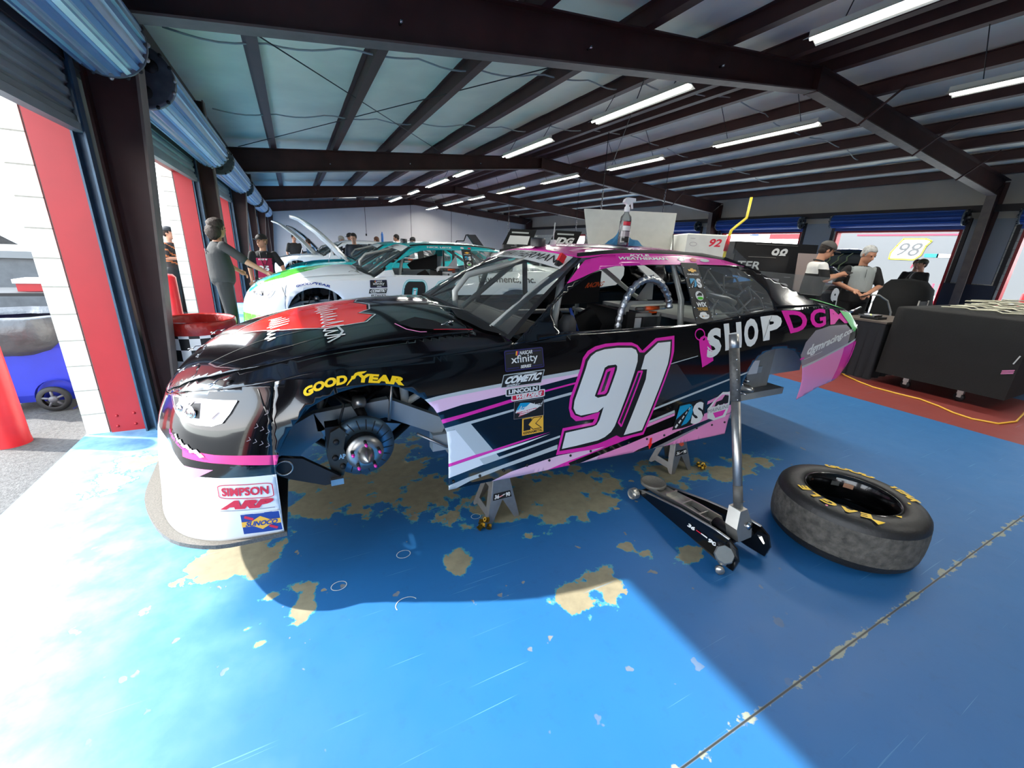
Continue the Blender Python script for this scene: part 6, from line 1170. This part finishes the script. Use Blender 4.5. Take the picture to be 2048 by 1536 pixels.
d = MB(); d.add([tuple(I @ Vector(p)) for p in [(-1.55, .30, 1.62), (-.04, .30, 1.62), (-.12, .05, 2.34), (-1.75, .05, 2.34), (-1.55, .34, 1.62), (-.04, .34, 1.62), (-.12, .09, 2.34), (-1.75, .09, 2.34)]], [(0, 1, 2, 3), (7, 6, 5, 4), (0, 3, 7, 4), (1, 5, 6, 2), (3, 2, 6, 7)], WC); obj('lid', d, None, e)
obj('lid_stay', T(MB().tube([(-.05, .1, 1.6), (-.10, .12, 2.0)], .008, BLK, 6)), None, e)
random.seed(4)
for k, (a, c, nm) in enumerate(((-1.27, 'brown carton', '6E5A42'), (-.96, 'dark open carton', '24221F'), (-.67, 'grey carton', '77746C'), (-.45, 'small black and white bottle', '2A2A2A'), (-.28, 'red tin', 'B02A22'), (-.16, 'brass coloured tin', '9A7B4A'))):
    h_ = (.13, .16, .15, .12, .11, .12)[k]; p = I @ Vector((a, -.1, 1.6)); w_ = .13 if k < 3 else .05
    m = MB().xf(Matrix()); 
    if k < 3: m.box(a-w_, a+w_, -.2, .1, 1.60, 1.60+h_, mat('goods_'+nm, nm, .6)); m.xf(I)
    else: m.lathe([(.001, 0), (w_, 0), (w_, h_*.8), (w_*.5, h_), (.001, h_)], tuple(p), m=mat('goods_'+nm, nm, .4), n=14)
    props(obj(('carton', 'carton', 'carton', 'small_bottle', 'tin', 'tin')[k], m), c+' standing inside the open white cabinet', ('carton', 'carton', 'carton', 'bottle', 'tin', 'tin')[k])
# row of dark tool carts with open lids and screens along the aisle
TBX = [(4.95, 8.95, .55, 1.72, 'JGR', 'grey lettered black tool cart, second from the folded black display'), (5.6, 8.7, .55, 1.72, '91', 'black tool cart with grey lettering right behind the pink roof pod'), (5.45, 10.4, .8, 1.72, None, 'black tool cart with a lit white sheet in its open lid'), (6.6, 9.9, .8, 1.74, None, 'black tool cart with white letters in its open lid'), (6.95, 8.35, 1.3, 1.74, None, 'large black cart left of the open white cabinet lid')]
for k, (x, y, w_, h_, t_, lb) in enumerate(TBX):
    e, I = case(x, y, w_, .6, h_, math.radians(-22), lb, (t_, [(-.22, h_-.2), (.12, h_-.2), (.14, h_-.08), (-.20, h_-.08)], MGREY) if t_ else None)
    if k >= 2:
        d = MB().add([tuple(I @ Vector(p)) for p in [(-w_/2, .25, h_), (w_/2, .25, h_), (w_/2+.12, .1, h_+.42), (-w_/2+.2, .1, h_+.42), (-w_/2, .28, h_), (w_/2, .28, h_), (w_/2+.12, .13, h_+.42), (-w_/2+.2, .13, h_+.42)]], [(0, 1, 2, 3), (7, 6, 5, 4), (0, 3, 7, 4), (1, 5, 6, 2), (3, 2, 6, 7)], BLK); obj('open_lid', d, None, e)
        d = MB(); q = [(-w_/2+.12, .02), (w_/2-.1, .02), (w_/2-.05, .25), (-w_/2+.2, .25)]; f_ = lambda a, b: tuple(I @ Vector((a, .235-b*.36, h_+b)))
        if k == 2: panel(d, q, f_, WRAPW, cell=.2)
        else: text_on(d, ('', '', '', 'JDG', 'XR')[k], q, f_, WRAPW, .06, .2)
        ribbon(d, [(-w_/2+.25, .33), (w_/2-.1, .33)], .04, f_, LGREY); obj('lid_panel', d, None, e, fix=False)
props(obj('work_lamp', MB().box(6.36, 6.60, 8.40, 8.46, 1.742, 2.05, mat('lamp_glow', (1, 1, .96), .4, emit=8))), 'bright white work lamp standing on the large black cart', 'lamp')
e = empty('engine_crane', (3.6, 9.2, 0), 'small black crane arm with a folded dark display behind the teal roof', 'crane'); obj('mast', MB().tube([(3.2, 9.2, 0), (3.2, 9.2, 1.62)], .03, BLK, 8), None, e); obj('arm', MB().tube([(3.2, 9.2, 1.60), (3.28, 9.2, 1.72), (3.45, 9.2, 1.73), (3.5, 9.2, 1.86), (3.56, 9.2, 1.87)], .014, BLK, 6), None, e)
obj('display_panel', MB().prism([(3.53, 1.87), (3.72, 1.88), (3.95, 1.62), (3.76, 1.58)], lambda a, b: (a, 9.18, b), lambda a, b: (a, 9.26, b), mat('navy_panel', '10141F', .5)), None, e); obj('foot', MB().box(3.0, 3.9, 9.0, 9.4, 0, .05, BLK).tube([(3.8, 9.2, 0), (3.85, 9.2, 1.62)], .015, BLK, 6), None, e)
m = MB(); m.tube([(6.1+.06*math.cos(i*.8), 10.6+.06*math.sin(i*.8), 1.5+.009*i) for i in range(60)], .006, LGREY, 5); props(obj('coiled_hose', m), 'pale coiled air hose hanging between the dark tool carts', 'hose')
# covered tyre stack and dark chair near the two men with phones
e = empty('covered_stack', (11.3, 4.0, 0), 'black covered stack right of the grey vested man', 'stack'); obj('cover', MB().lathe([(.42, 0.0), (.46, .4), (.47, .9), (.42, 1.22), (.28, 1.38), (.001, 1.42)], (11.3, 4.0, 0), m=CLOTH, n=32, wob=lambda a, h: 1+.02*math.sin(a*7+h*4)), None, e)
e = empty('folding_chair', (7.3, 3.9, 0), 'black folding chair behind the draped table', 'chair'); _ch = e; obj('backrest', MB().box(7.15, 7.5, 3.98, 4.0, .72, 1.08, BLK), None, e); obj('seat', MB().box(7.12, 7.52, 3.6, 4.0, .46, .5, BLK), None, e)
for sx in (7.14, 7.50):
    for sy in (3.62, 3.98): obj('leg', MB().tube([(sx, sy, 0), (sx, sy, .48 if sy < 3.9 else 1.1)], .012, ALU, 8), None, e)
_ch.location = (9.5, 3.0, 0)
m = MB().tube([(9.3, 3.75, 1.12), (9.5, 3.72, 1.12), (9.75, 3.66, 1.02), (9.86, 3.6, .82), (9.88, 3.55, .4), (9.88, 3.55, 0)], .016, mat('grey_cable', 'A9A9A6', .5), 6); props(obj('bent_pipe', m), 'curved grey pipe hoop beside the grey vested man', 'pipe')
# extension cord on the floor
cp = [(8.6, 3.9), (7.9, 3.45), (7.31, 2.96), (7.12, 2.70), (7.0, 2.48), (6.98, 2.2), (7.0, 1.97), (6.88, 1.75), (6.74, 1.58), (6.68, 1.40), (6.78, 1.22), (7.1, 1.16), (7.9, 1.25), (8.8, 1.1)]
pts = []
for i in range(len(cp)-1):
    for k in range(6): t = k/6; pts.append((cp[i][0]+(cp[i+1][0]-cp[i][0])*t, cp[i][1]+(cp[i+1][1]-cp[i][1])*t, .010))
props(obj('extension_cord', MB().tube(pts, .010, mat('cord_yellow', 'E8B43C', .5), 6)), 'yellow extension cord running along the red floor strip', 'cord')
# ---------------------------------------------------------------- outside the far doors
GR = mat('grey_hauler', '4A4D50', .6); e = empty('transporter', (25, 9, 0), 'grey race transporter with a glowing yellow outlined 98, outside the far door', 'transporter')
obj('body', MB().box(24, 27, 5.0, 12.8, .6, 3.55, GR), None, e)
for y in (6.5, 11.5): obj('wheel', MB().lathe([(.001, -.1), (.45, -.1), (.5, 0), (.45, .1), (.001, .1)], (24.2, y, .5), (1, 0, 0), DARKM, 20), None, e)
d = MB(); f_ = flat((23.98, 9.35, 2.1), (0, -1, 0), (0, 0, 1))(0); o_ = [(-.1, -.06), (.78, -.06), (.95, .12), (1.02, .5), (1.15, .7), (.95, .78), (.2, .78), (.05, .5), (-.1, .2)]
NEON = mat('neon_yellow', 'E6F02A', .4); panel(d, o_, f_, NUMW, cell=.2); loopr(d, o_, .06, flat((23.97, 9.35, 2.1), (0, -1, 0), (0, 0, 1))(0), NEON); text_on(d, '98', [(.08, .08), (.85, .08), (.95, .62), (.18, .62)], flat((23.96, 9.35, 2.1), (0, -1, 0), (0, 0, 1))(0), mat('sign_dark', '3A3C3E', .6), .0, .1)
ribbon(d, [(-1.6, .95), (1.9, .95)], .06, f_, RED); ribbon(d, [(1.1, .12), (1.5, .12)], .14, f_, CYAN); ribbon(d, [(1.5, .12), (2.0, .12)], .14, f_, NUMW); text_on(d, 'HT', [(.75, -.42), (1.1, -.42), (1.1, -.25), (.75, -.25)], f_, RED, .03, .2); obj('side_graphics', d, None, e, fix=False)
e = empty('tyre_rack', (21.3, 7.0, 0), 'bright red pit equipment rack outside the far door', 'rack')
d = MB()
for k in range(5): d.tube([(21.3, 6.6+.2*k, .5), (21.3, 6.5+.2*k+.1, 1.15)], .03, RED, 6)
d.box(21.2, 21.4, 6.4, 7.6, .42, .52, RED).box(21.2, 21.4, 6.4, 7.6, 0, .06, BLK); obj('frame', d, None, e)
for y in (6.6, 7.4): obj('wheel', MB().lathe([(.001, -.03), (.12, -.03), (.12, .03), (.001, .03)], (21.15, y, .12), (1, 0, 0), DARKM, 14), None, e)
e = empty('flag', (22, 14.3, 0), 'american flag hung on a line outside the second far door', 'flag'); d = MB()
for k in range(13): panel(d, [(0, .4-.031*k), (1.15, .4-.031*k), (1.15, .369-.031*k), (0, .369-.031*k)], lambda a, b: (22+.03*math.sin(a*6), 15.0-a, 2.76+b), RED if k % 2 == 0 else WRAPW, cell=.3)
panel(d, [(0, .4), (.46, .4), (.46, .18), (0, .18)], lambda a, b: (21.99+.03*math.sin(a*6), 15.0-a, 2.76+b), DBLUE, cell=.3)
for i in range(5):
    for j in range(4): panel(d, ell(.06+.085*i, .365-.045*j, .012, .012, 5), lambda a, b: (21.985+.03*math.sin(a*6), 15.0-a, 2.76+b), WRAPW, cell=.3)
obj('cloth', d, None, e, fix=False); obj('pole', MB().tube([(22.05, 15.05, 0), (22.05, 15.05, 3.3)], .025, ALU, 8), None, e)
e = empty('awning', (22.5, 12.9, 0), 'red and white awning beside the flag outside', 'awning'); obj('canopy', MB().box(21.8, 23, 11.5, 13.8, 2.75, 3.0, REDP), None, e); obj('valance', MB().box(21.78, 21.8, 11.5, 13.8, 2.62, 2.76, WRAPW), None, e)
for y in (11.6, 13.7): obj('post', MB().tube([(21.9, y, 0), (21.9, y, 2.75)], .03, ALU, 8), None, e)
e = empty('sign_board', (21, 2.4, 0), 'white sponsor board with grey lower half outside the rightmost door', 'sign'); obj('board', MB().box(21, 21.1, -1.5, 4.3, 1.45, 3.6, mat('bright_board', 'EDEDED', .5)), None, e); obj('lower_board', MB().box(21, 21.1, -1.5, 4.3, 0, 1.45, GR), None, e)
d = MB(); f_ = flat((20.98, 4.0, 0), (0, -1, 0), (0, 0, 1))(0); loopr(d, ell(.25, 2.1, .3, .22), .06, f_, NAVY);
for k in range(2): ribbon(d, [(.05, 1.0-.16*k), (.6, 1.0-.16*k)], .08, f_, LGREY)
obj('board_graphics', d, None, e, fix=False)
bollard(18.0, 3.75, 1.15, .1, 'red bollard outside the rightmost far door')

# chalk rings drawn on the floor
for k, (x, y, r) in enumerate(((.03, 1.74, .035), (.36, 1.83, .036), (.30, 1.50, .05), (.84, 1.98, .03))):
    d = MB(); P = arc(x, y, r, r*.8, 20, 380 if k != 2 else 200, 22); ribbon(d, P, .0035, lambda a, b: (a, b, .0015), mat('chalk', 'D5DCD8', .9)); props(obj('chalk_ring', d, fix=False), 'small white chalk ring on the blue floor, ' + ['nearest the race car nose', 'just right of the one by the nose', 'half open, nearest the camera', 'nearest the front axle stand'][k], 'chalk mark', 'chalk rings on the floor')
# ---------------------------------------------------------------- people
def remeshed(name, mb, m, parent, vox, smooth=3, mats=None, fac=.5):
    """fuse overlapping volumes into one continuous skin"""
    me = bpy.data.meshes.new('tmp'); me.from_pydata(mb.v, [], mb.f); b = bmesh.new(); b.from_mesh(me); bmesh.ops.recalc_face_normals(b, faces=b.faces); b.to_mesh(me); b.free()
    o = bpy.data.objects.new('tmp', me); COL.objects.link(o)
    k = o.modifiers.new('r', 'REMESH'); k.mode = 'VOXEL'; k.voxel_size = vox; k.use_smooth_shade = True
    k = o.modifiers.new('s', 'SMOOTH'); k.iterations = smooth; k.factor = fac
    dg = bpy.context.evaluated_depsgraph_get(); ev = bpy.data.meshes.new_from_object(o.evaluated_get(dg)); bpy.data.objects.remove(o)
    out = MB(); out.v = [tuple(v.co) for v in ev.vertices]; out.f = [list(p.vertices) for p in ev.polygons]; out.sm = [True]*len(out.f)
    if mats:
        out.mats = [a for a, _ in mats]+[m]
        for p in ev.polygons:
            c = p.center; j = len(mats)
            for i, (_, test) in enumerate(mats):
                if test(c): j = i; break
            out.m.append(j)
    else: out.mats = [m]; out.m = [0]*len(out.f)
    bpy.data.meshes.remove(ev); return obj(name, out, m, parent, fix=False)
SKIN = mat('skin', 'B98468', .5, noise=.05); SKIN2 = mat('skin_tan', 'A8714F', .5, noise=.05)
def cone(mb, a, b, ra, rb, n=12, k=1.0):
    a, b = Vector(a), Vector(b); mb.tube([a, a.lerp(b, .33), a.lerp(b, .66), b], [ra, ra*.67+rb*.33, ra*.33+rb*.67, rb], None, n); mb.ball(a, ra, None, 10, 7); mb.ball(b, rb, None, 10, 7)
def person(loc, rz, sc, label, group=None, J={}, shirt='2A2A2C', pants='1B1B1D', skin=SKIN, hair='2A1D15', hat=None, hairstyle='short', near=True, head=(0, 0), lean=0, sleeve='half', extra=None, fists=False, chest_mat=None, belly=1.0, legs=True):
    e = empty('person', loc, label, 'person', group, rz); A = Matrix.Translation(loc) @ Matrix.Rotation(rz, 4, 'Z') @ Matrix.Scale(sc, 4)
    V = Vector; j = dict(hipL=(0, .10, .93), hipR=(0, -.10, .93), kneeL=(.03, .11, .50), kneeR=(.03, -.11, .50), ankL=(-.02, .11, .09), ankR=(-.02, -.11, .09), toeL=(.13, .13, .035), toeR=(.13, -.13, .035),
             pel=(0, 0, .98), waist=(0, 0, 1.12), chest=(0, 0, 1.32), neck=(0, 0, 1.47), head=(.025, 0, 1.64), shL=(0, .185, 1.42), shR=(0, -.185, 1.42), elL=(-.03, .25, 1.14), elR=(-.03, -.25, 1.14), wrL=(.06, .24, .90), wrR=(.06, -.24, .90), faL=(.02, 0, -1), faR=(.02, 0, -1))
    j.update(J); j = {k: V(v) for k, v in j.items()}
    if lean:
        R = Matrix.Rotation(lean, 3, 'Y')
        for k in ('waist', 'chest', 'neck', 'head', 'shL', 'shR', 'elL', 'elR', 'wrL', 'wrR'):
            if k not in J: j[k] = R @ (j[k]-j['pel'])+j['pel']
    T = lambda mb: mb.xf(A)
    # head frame: pitch (down positive) and turn (left positive)
    HR = (Matrix.Rotation(head[1], 3, 'Z') @ Matrix.Rotation(head[0], 3, 'Y')); hc = j['head']; H = lambda x, y, z: hc+HR @ V((x, y, z))
    b = MB()
    b.ball(hc+HR @ V((-.008, 0, .028)), .1, None, 16, 12, (.98, .78, .98), HR); b.ball(H(.022, 0, -.040), .075, None, 14, 10, (.95, .82, 1.05), HR); b.ball(H(.050, 0, -.085), .035, None, 10, 8, (.9, 1.1, .8), HR)
    b.tube([H(.088, 0, .020), H(.112, 0, -.022), H(.095, 0, -.034)], [.009, .015, .010], None, 8); b.ball(H(.082, 0, -.060), .020, None, 10, 8, (.7, 1.35, .5), HR); b.ball(H(.080, .03, .030), .018, None, 8, 6, (.6, 1.3, .5), HR); b.ball(H(.080, -.03, .030), .018, None, 8, 6, (.6, 1.3, .5), HR)
    for s in (1, -1): b.ball(H(-.006, s*.080, -.005), .028, None, 10, 8, (.6, .35, 1.1), HR)
    cone(b, j['neck']-V((0, 0, .06)), H(-.02, 0, -.06), .062, .052)
    sh = j['shL'].lerp(j['shR'], .5)
    def torso(mb, g, z0=True):
        P = [(j['pel']+V((0, 0, -.06)), .165*belly, .125*belly), (j['pel'], .168*belly, .13*belly), (j['waist'], .155*belly, .125*belly*1.04), (j['chest'], .175, .125), (j['chest'].lerp(sh, .7), .158, .112), (sh+V((0, 0, .025)), .115, .085), (j['neck']+V((0, 0, .0)), .065, .06)]
        rows = []
        fw = (j['shL']-j['shR']).normalized(); 
        for c, ry, rx in P:
            r = []
            for k in range(20):
                a = 2*PI*k/20; side_ = V((0, 1, 0)) if c == j['pel'] else fw; fwd = side_.cross(V((0, 0, 1)))
                r.append(c+side_*(ry+g)*math.cos(a)+fwd*(rx+g)*math.sin(a))
            rows.append(r+[r[0]])
        mb.grid(rows); mb.add([tuple(p) for p in rows[0][:-1]], [tuple(range(20))]); mb.add([tuple(p) for p in rows[-1][:-1]], [tuple(range(20))])
    torso(b, -.012)
    for s in 'LR':
        sg = 1 if s == 'L' else -1; cone(b, j['sh'+s], j['el'+s], .050, .042); cone(b, j['el'+s], j['wr'+s], .042, .028)
        if legs: cone(b, j['hip'+s], j['knee'+s], .085, .055); cone(b, j['knee'+s], j['ank'+s], .055, .040)
        d = (j['wr'+s]-j['el'+s]).normalized(); d = (d+j.get('hd'+s, V((0, 0, 0)))).normalized()
        up = V((0, 0, 1)); w = d.cross(up); w = w.normalized() if w.length > .1 else V((1, 0, 0)); nrm = w.cross(d).normalized()
        wr = j['wr'+s]; pc = wr+d*.045
        b.tube([wr, wr+d*.03, wr+d*.075], [.028, .038, .036], None, 10); 
        for q, (o_, L) in enumerate(((-.030, .062), (-.010, .072), (.010, .068), (.029, .054))):
            st = wr+d*.078+w*o_; c1 = st+d*L*.45-nrm*.006; c2 = c1+(d*.6-nrm*.8).normalized()*L*(.35); c3 = c2+(d*.2-nrm).normalized()*L*.28
            b.tube([st-d*.02, st, c1, c2, c3], [.010, .0105, .0098, .009, .0075], None, 8)
        th = wr+d*.03+w*(-sg*.030); b.tube([th, th+w*(-sg*.024)+d*.022-nrm*.012, th+w*(-sg*.026)+d*.052-nrm*.022], [.014, .0118, .009], None, 8)
    body = remeshed('body', T(b), skin, e, (.0085 if near else .02)*sc, 2 if near else 1, fac=.35)
    # clothes
    c = MB(); torso(c, .014)
    for s in 'LR':
        e_ = j['sh'+s].lerp(j['el'+s], .85 if sleeve == 'half' else 1.0); cone(c, j['sh'+s]-V((0, 0, .012)), e_, .064, .062)
        if sleeve == 'long': cone(c, j['el'+s], j['el'+s].lerp(j['wr'+s], .9), .054, .042)
    cm = []
    if chest_mat: I2 = A.inverted(); cm = [(chest_mat[0], lambda p: chest_mat[1](I2 @ p))]
    so = remeshed('shirt', T(c), mat('cloth_'+shirt, shirt, .85, bump=.5, bscale=14, noise=.1), e, (.014 if near else .025)*sc, 2, mats=cm or None)
    if legs:
        c = MB()
        for s in 'LR': cone(c, j['hip'+s], j['knee'+s], .105, .078); cone(c, j['knee'+s], j['ank'+s]-V((0, 0, .02)), .078, .066)
        c.ball(j['pel']-V((0, 0, .02)), .17*belly, None, 14, 10, (.82, 1.0, .7)); remeshed('trousers', T(c), mat('cloth_'+pants, pants, .85, bump=.4, bscale=12), e, (.016 if near else .03)*sc, 2)
        for s in 'LR':
            c = MB(); a_, t_ = j['ank'+s], j['toe'+s]; c.ball(a_+V((0, 0, -.03)), .05, None, 10, 8, (1.1, .9, 1.1)); c.ball(a_.lerp(t_, .55)+V((0, 0, -.012)), .05, None, 12, 8, (1.5, .85, .7)); c.ball(t_, .042, None, 12, 8, (1.2, 1, .75))
            c.v = [(x, y, max(z, .003)) for x, y, z in c.v]; obj('shoe', T(c), mat('shoe_black', '151515', .6), e)
    HM = mat('hair_'+hair, hair, .8, noise=.35, nscale=30, bump=.8, bscale=40); c = MB(); jit = (lambda p, a: p)
    c.ball(H(-.018, 0, .040), .105, None, 24, 16, (.98, .84, .94), HR)
    if hairstyle == 'long':
        c.ball(H(-.075, 0, -.04), .105, None, 18, 12, (.8, 1.0, 1.05), HR); c.ball(H(-.02, 0, .06), .11, None, 18, 12, (1, .9, .8), HR); c.ball(H(-.03, .055, -.015), .05, None, 12, 9, (1, .7, 1.2), HR); c.ball(H(-.03, -.055, -.015), .05, None, 12, 9, (1, .7, 1.2), HR)
    else: c.ball(H(-.045, 0, .0), .085, None, 18, 12, (.75, .92, .95), HR)
    I3 = HR.transposed(); vs = []
    random.seed(len(label))
    for v in c.v:
        q = I3 @ (V(v)-hc)
        if q.x > .035 and q.z < .075: q.x = .035+(q.x-.035)*.1; 
        if hairstyle == 'long': q += V((math.sin(q.z*95+q.y*60), math.sin(q.x*110), math.sin(q.y*120+q.x*50)))*.008
        vs.append(tuple(hc+HR @ q))
    c.v = vs; obj('hair', T(c), HM, e)
    for s in (1, -1):
        c = MB().ball(H(.089, s*.030, .014), .0085, mat('eye_dark', '1B1512', .2), 8, 6); obj('eye', T(c), None, e)
    if hat:
        c = MB(); c.ball(H(-.012, 0, .052), .113, None, 24, 16, (1.0, .86, .80), HR); c.v = [tuple(v if (I3 @ (V(v)-hc)).z > .045 else hc+HR @ V(((I3 @ (V(v)-hc)).x, (I3 @ (V(v)-hc)).y, .045))) for v in c.v]
        hm = mat('cap_'+hat, hat, .75, bump=.2); ho = obj('cap', T(c), hm, e)
        br = [(x, y) for x, y in arc(.06, 0, .115, .082, -88, 88, 12)]; br = br+[(.05, .07), (.05, -.07)]
        c = MB().prism(br, lambda a, b_: tuple(H(a, b_, .050-.9*b_*b_*8*.4)), lambda a, b_: tuple(H(a, b_, .058-.9*b_*b_*8*.4))); obj('cap_brim', T(c), hm, ho)
    if extra: extra(e, T, H, j)
    return e
def shirt_text(name, items):
    def fn(e, T, H, j):
        for m_, s, x, y, z, w, h, back in items:
            c = MB(); text_on(c, s, [(0, 0), (1, 0), (1, 1), (0, 1)], lambda u, v: (x, (y-w/2+w*u) if not back else (y+w/2-w*u), z+h*v), m_, .05)
            obj(name, T(c), None, e, fix=False)
    return fn
MAG = mat('magenta_cloth', 'B32652', .8)
def phone(which):
    def fn(e, T, H, j):
        w = j['wr'+which]; d = (w-j['el'+which]).normalized(); c = w+d*.10
        m = MB().obox(c+Vector((.01, 0, .012)), (.075, .14, .009), rotm(.2, -.3, .6), BLK); obj('phone', T(m), None, e)
    return fn
V3 = Vector
# the two men at the white and aqua car
person((-.96, 7.35, 0), .18, 1.0, 'long haired person in a charcoal tee with one hand on the green bonnet', J=dict(shR=(.05, -.20, 1.46), elR=(.30, -.30, 1.24), wrR=(.52, -.34, 1.10), shL=(-.02, .2, 1.46), elL=(.06, .30, 1.20), wrL=(.24, .26, 1.08), chest=(-.02, 0, 1.34), hdR=(.2, 0, .1), pel=(0, 0, 1.0), head=(.03, 0, 1.67), neck=(0, 0, 1.5)),
       shirt='2A2A29', pants='1E1E1D', hair='2A1E16', hairstyle='long', head=(0, .55), belly=1.12, extra=shirt_text('back_print', [(mat('dull_red_print', '9A4A48', .7), 'PIT', -.158, 0, 1.33, .16, .07, True)]))
def bib(e, T, H, j):
    c = MB(); 
    for s, z, w, h in (('KYLE W', 1.30, .15, .03), ('25', 1.10, .17, .10)): text_on(c, s, [(0, 0), (1, 0), (1, 1), (0, 1)], lambda u, v: (.162, -w/2+w*u-.02, z+h*v), WRAPW, .05)
    obj('shirt_print', T(c), None, e, fix=False); c = MB().tube([(.10, .06, 1.45), (.155, .05, 1.30), (.165, .0, 1.16)], .006, BLK, 6).tube([(.10, -.06, 1.45), (.155, -.05, 1.30), (.165, .0, 1.16)], .006, BLK, 6); obj('lanyard', T(c), None, e)
person((-.50, 8.9, 0), math.radians(-85), .925, 'person in a black cap and magenta black tee with white 25, looking left', J=dict(elL=(.05, .30, 1.20), wrL=(.16, .34, 1.02)), shirt='18181A', pants='222224', hair='8A6A48', hat='15130F', head=(.05, -.75), skin=SKIN, extra=bib, chest_mat=(MAG, lambda p: p.x > .04 and abs(p.y) < .13 and p.z < 1.34))
person((-2.2, 10.75, -.03), -.25, .98, 'person outside in a dark patterned shirt and black cap, seen in profile', J=dict(elR=(.04, -.28, 1.16), wrR=(.26, -.12, 1.16), elL=(.04, .28, 1.16), wrL=(.26, .10, 1.14)), shirt='2B2523', pants='222222', hat='1A1A1C', hair='2A1D15', near=False, chest_mat=(mat('orange_pattern', 'B96A3A', .8), lambda p: math.sin(p.z*40+p.y*30) > .75))
# the two men looking at their phones
def polo(e, T, H, j):
    c = MB().tube([(.065*math.cos(a/4), .065*math.sin(a/4), 1.485+.012*math.cos(a/4)*-1) for a in range(26)], .012, BLK, 8); obj('collar', T(c), None, e); phone('R')(e, T, H, j)
person((7.88, 4.05, 0), math.radians(-40), 1.12, 'person in a grey cap and white black polo looking down at a phone', J=dict(elR=(.04, -.27, 1.22), wrR=(.28, -.12, 1.30), elL=(.06, .27, 1.20), wrL=(.30, .06, 1.28), chest=(.02, 0, 1.33), head=(.07, 0, 1.63)), shirt='D4D2CC', pants='1A1A1C', hat='4A4643', hair='2A1F18', head=(.42, -.1), extra=polo,
       chest_mat=(mat('black_cloth', '0F0F10', .85), lambda p: p.z < 1.30 or (abs(p.y) > .17 and p.z < 1.36)))
def vest(e, T, H, j):
    phone('L')(e, T, H, j); c = MB().tube([(.14, 0, 1.42), (.158, 0, 1.30)], .003, BLK, 6); obj('zip', T(c), None, e)
person((8.62, 3.72, 0), math.radians(228), 1.10, 'grey haired person in a light grey vest over black sleeves, using a phone', J=dict(elR=(-.02, -.30, 1.20), wrR=(.20, -.12, 1.10), elL=(.02, .29, 1.18), wrL=(.26, .04, 1.06), head=(.06, 0, 1.63)), shirt='121214', pants='121214', hair='A9A9A6', head=(.45, .35), extra=vest, belly=1.15,
       chest_mat=(mat('light_grey_vest', '8E9493', .85, bump=.3), lambda p: abs(p.y) < .165 and 1.08 < p.z < 1.46))
# far off figures
person((14.6, 5.0, 0), 2.6, 1.06, 'large person in black with arms folded, by the far transporter door', J=dict(elR=(.04, -.30, 1.16), wrR=(.26, -.12, 1.16), elL=(.04, .28, 1.16), wrL=(.26, .10, 1.14)), shirt='111113', pants='121214', hat='3A3A28', belly=1.35, near=False)
person((15.25, 5.35, 0), 3.6, 1.06, 'reddish faced person in dark clothes beside the large person in black', shirt='1B1B1E', pants='121214', hair='4A2A20', near=False)
BG = [(.02, 17.4, 1.0, -1.2, '2A2A2A', None, '1B1410', 'short haired person in a black tee behind the thin raised bonnets', .1), (.62, 17.6, .93, 2.6, '3C5A74', None, '2A1D15', 'person in a blue patterned shirt facing the man in black tee', .2), (1.42, 17.5, 1.03, -.4, '141A2A', '9A9890', '888888', 'grey capped person behind the large white raised bonnet', .3),
      (1.62, 13.3, 1.05, -1.9, '11141E', None, '15110F', 'dark haired person in navy bending beside the white raised bonnet', .25), (2.14, 17.5, 1.10, -2.6, '1A1A1E', '15151A', '3A2A20', 'person in a black cap looking down between the far cars', .3), (3.12, 17.5, 1.06, 2.4, '1A1A1C', None, '5A3A2A', 'brown haired person left of the tall blue spray can', .3),
      (3.85, 17.4, 1.12, 2.9, '18181A', None, '1A1410', 'curly dark haired person over the aqua roof front', .2), (4.6, 17.5, 1.10, -2.9, '18181A', '121214', '2A1D15', 'person in a dark cap at the right end of the group', .35)]
for x, y, s_, r_, sh_, hat, hr, lb, ln in BG: person((x, y, 0), r_, s_, lb, 'crew around the far cars', shirt=sh_, hat=hat, hair=hr, near=False, lean=ln, head=(.3, 0), legs=True)
props(obj('spray_can', MB().lathe([(.001, 1.625), (.04, 1.625), (.04, 1.90), (.02, 1.92), (.02, 1.96), (.001, 1.96)], (2.72, 15.1, 0), m=mat('can_blue', '2A6AB8', .3), n=16)), 'tall blue spray can standing on a car roof before the white end wall', 'can')
bpy.context.view_layer.update()
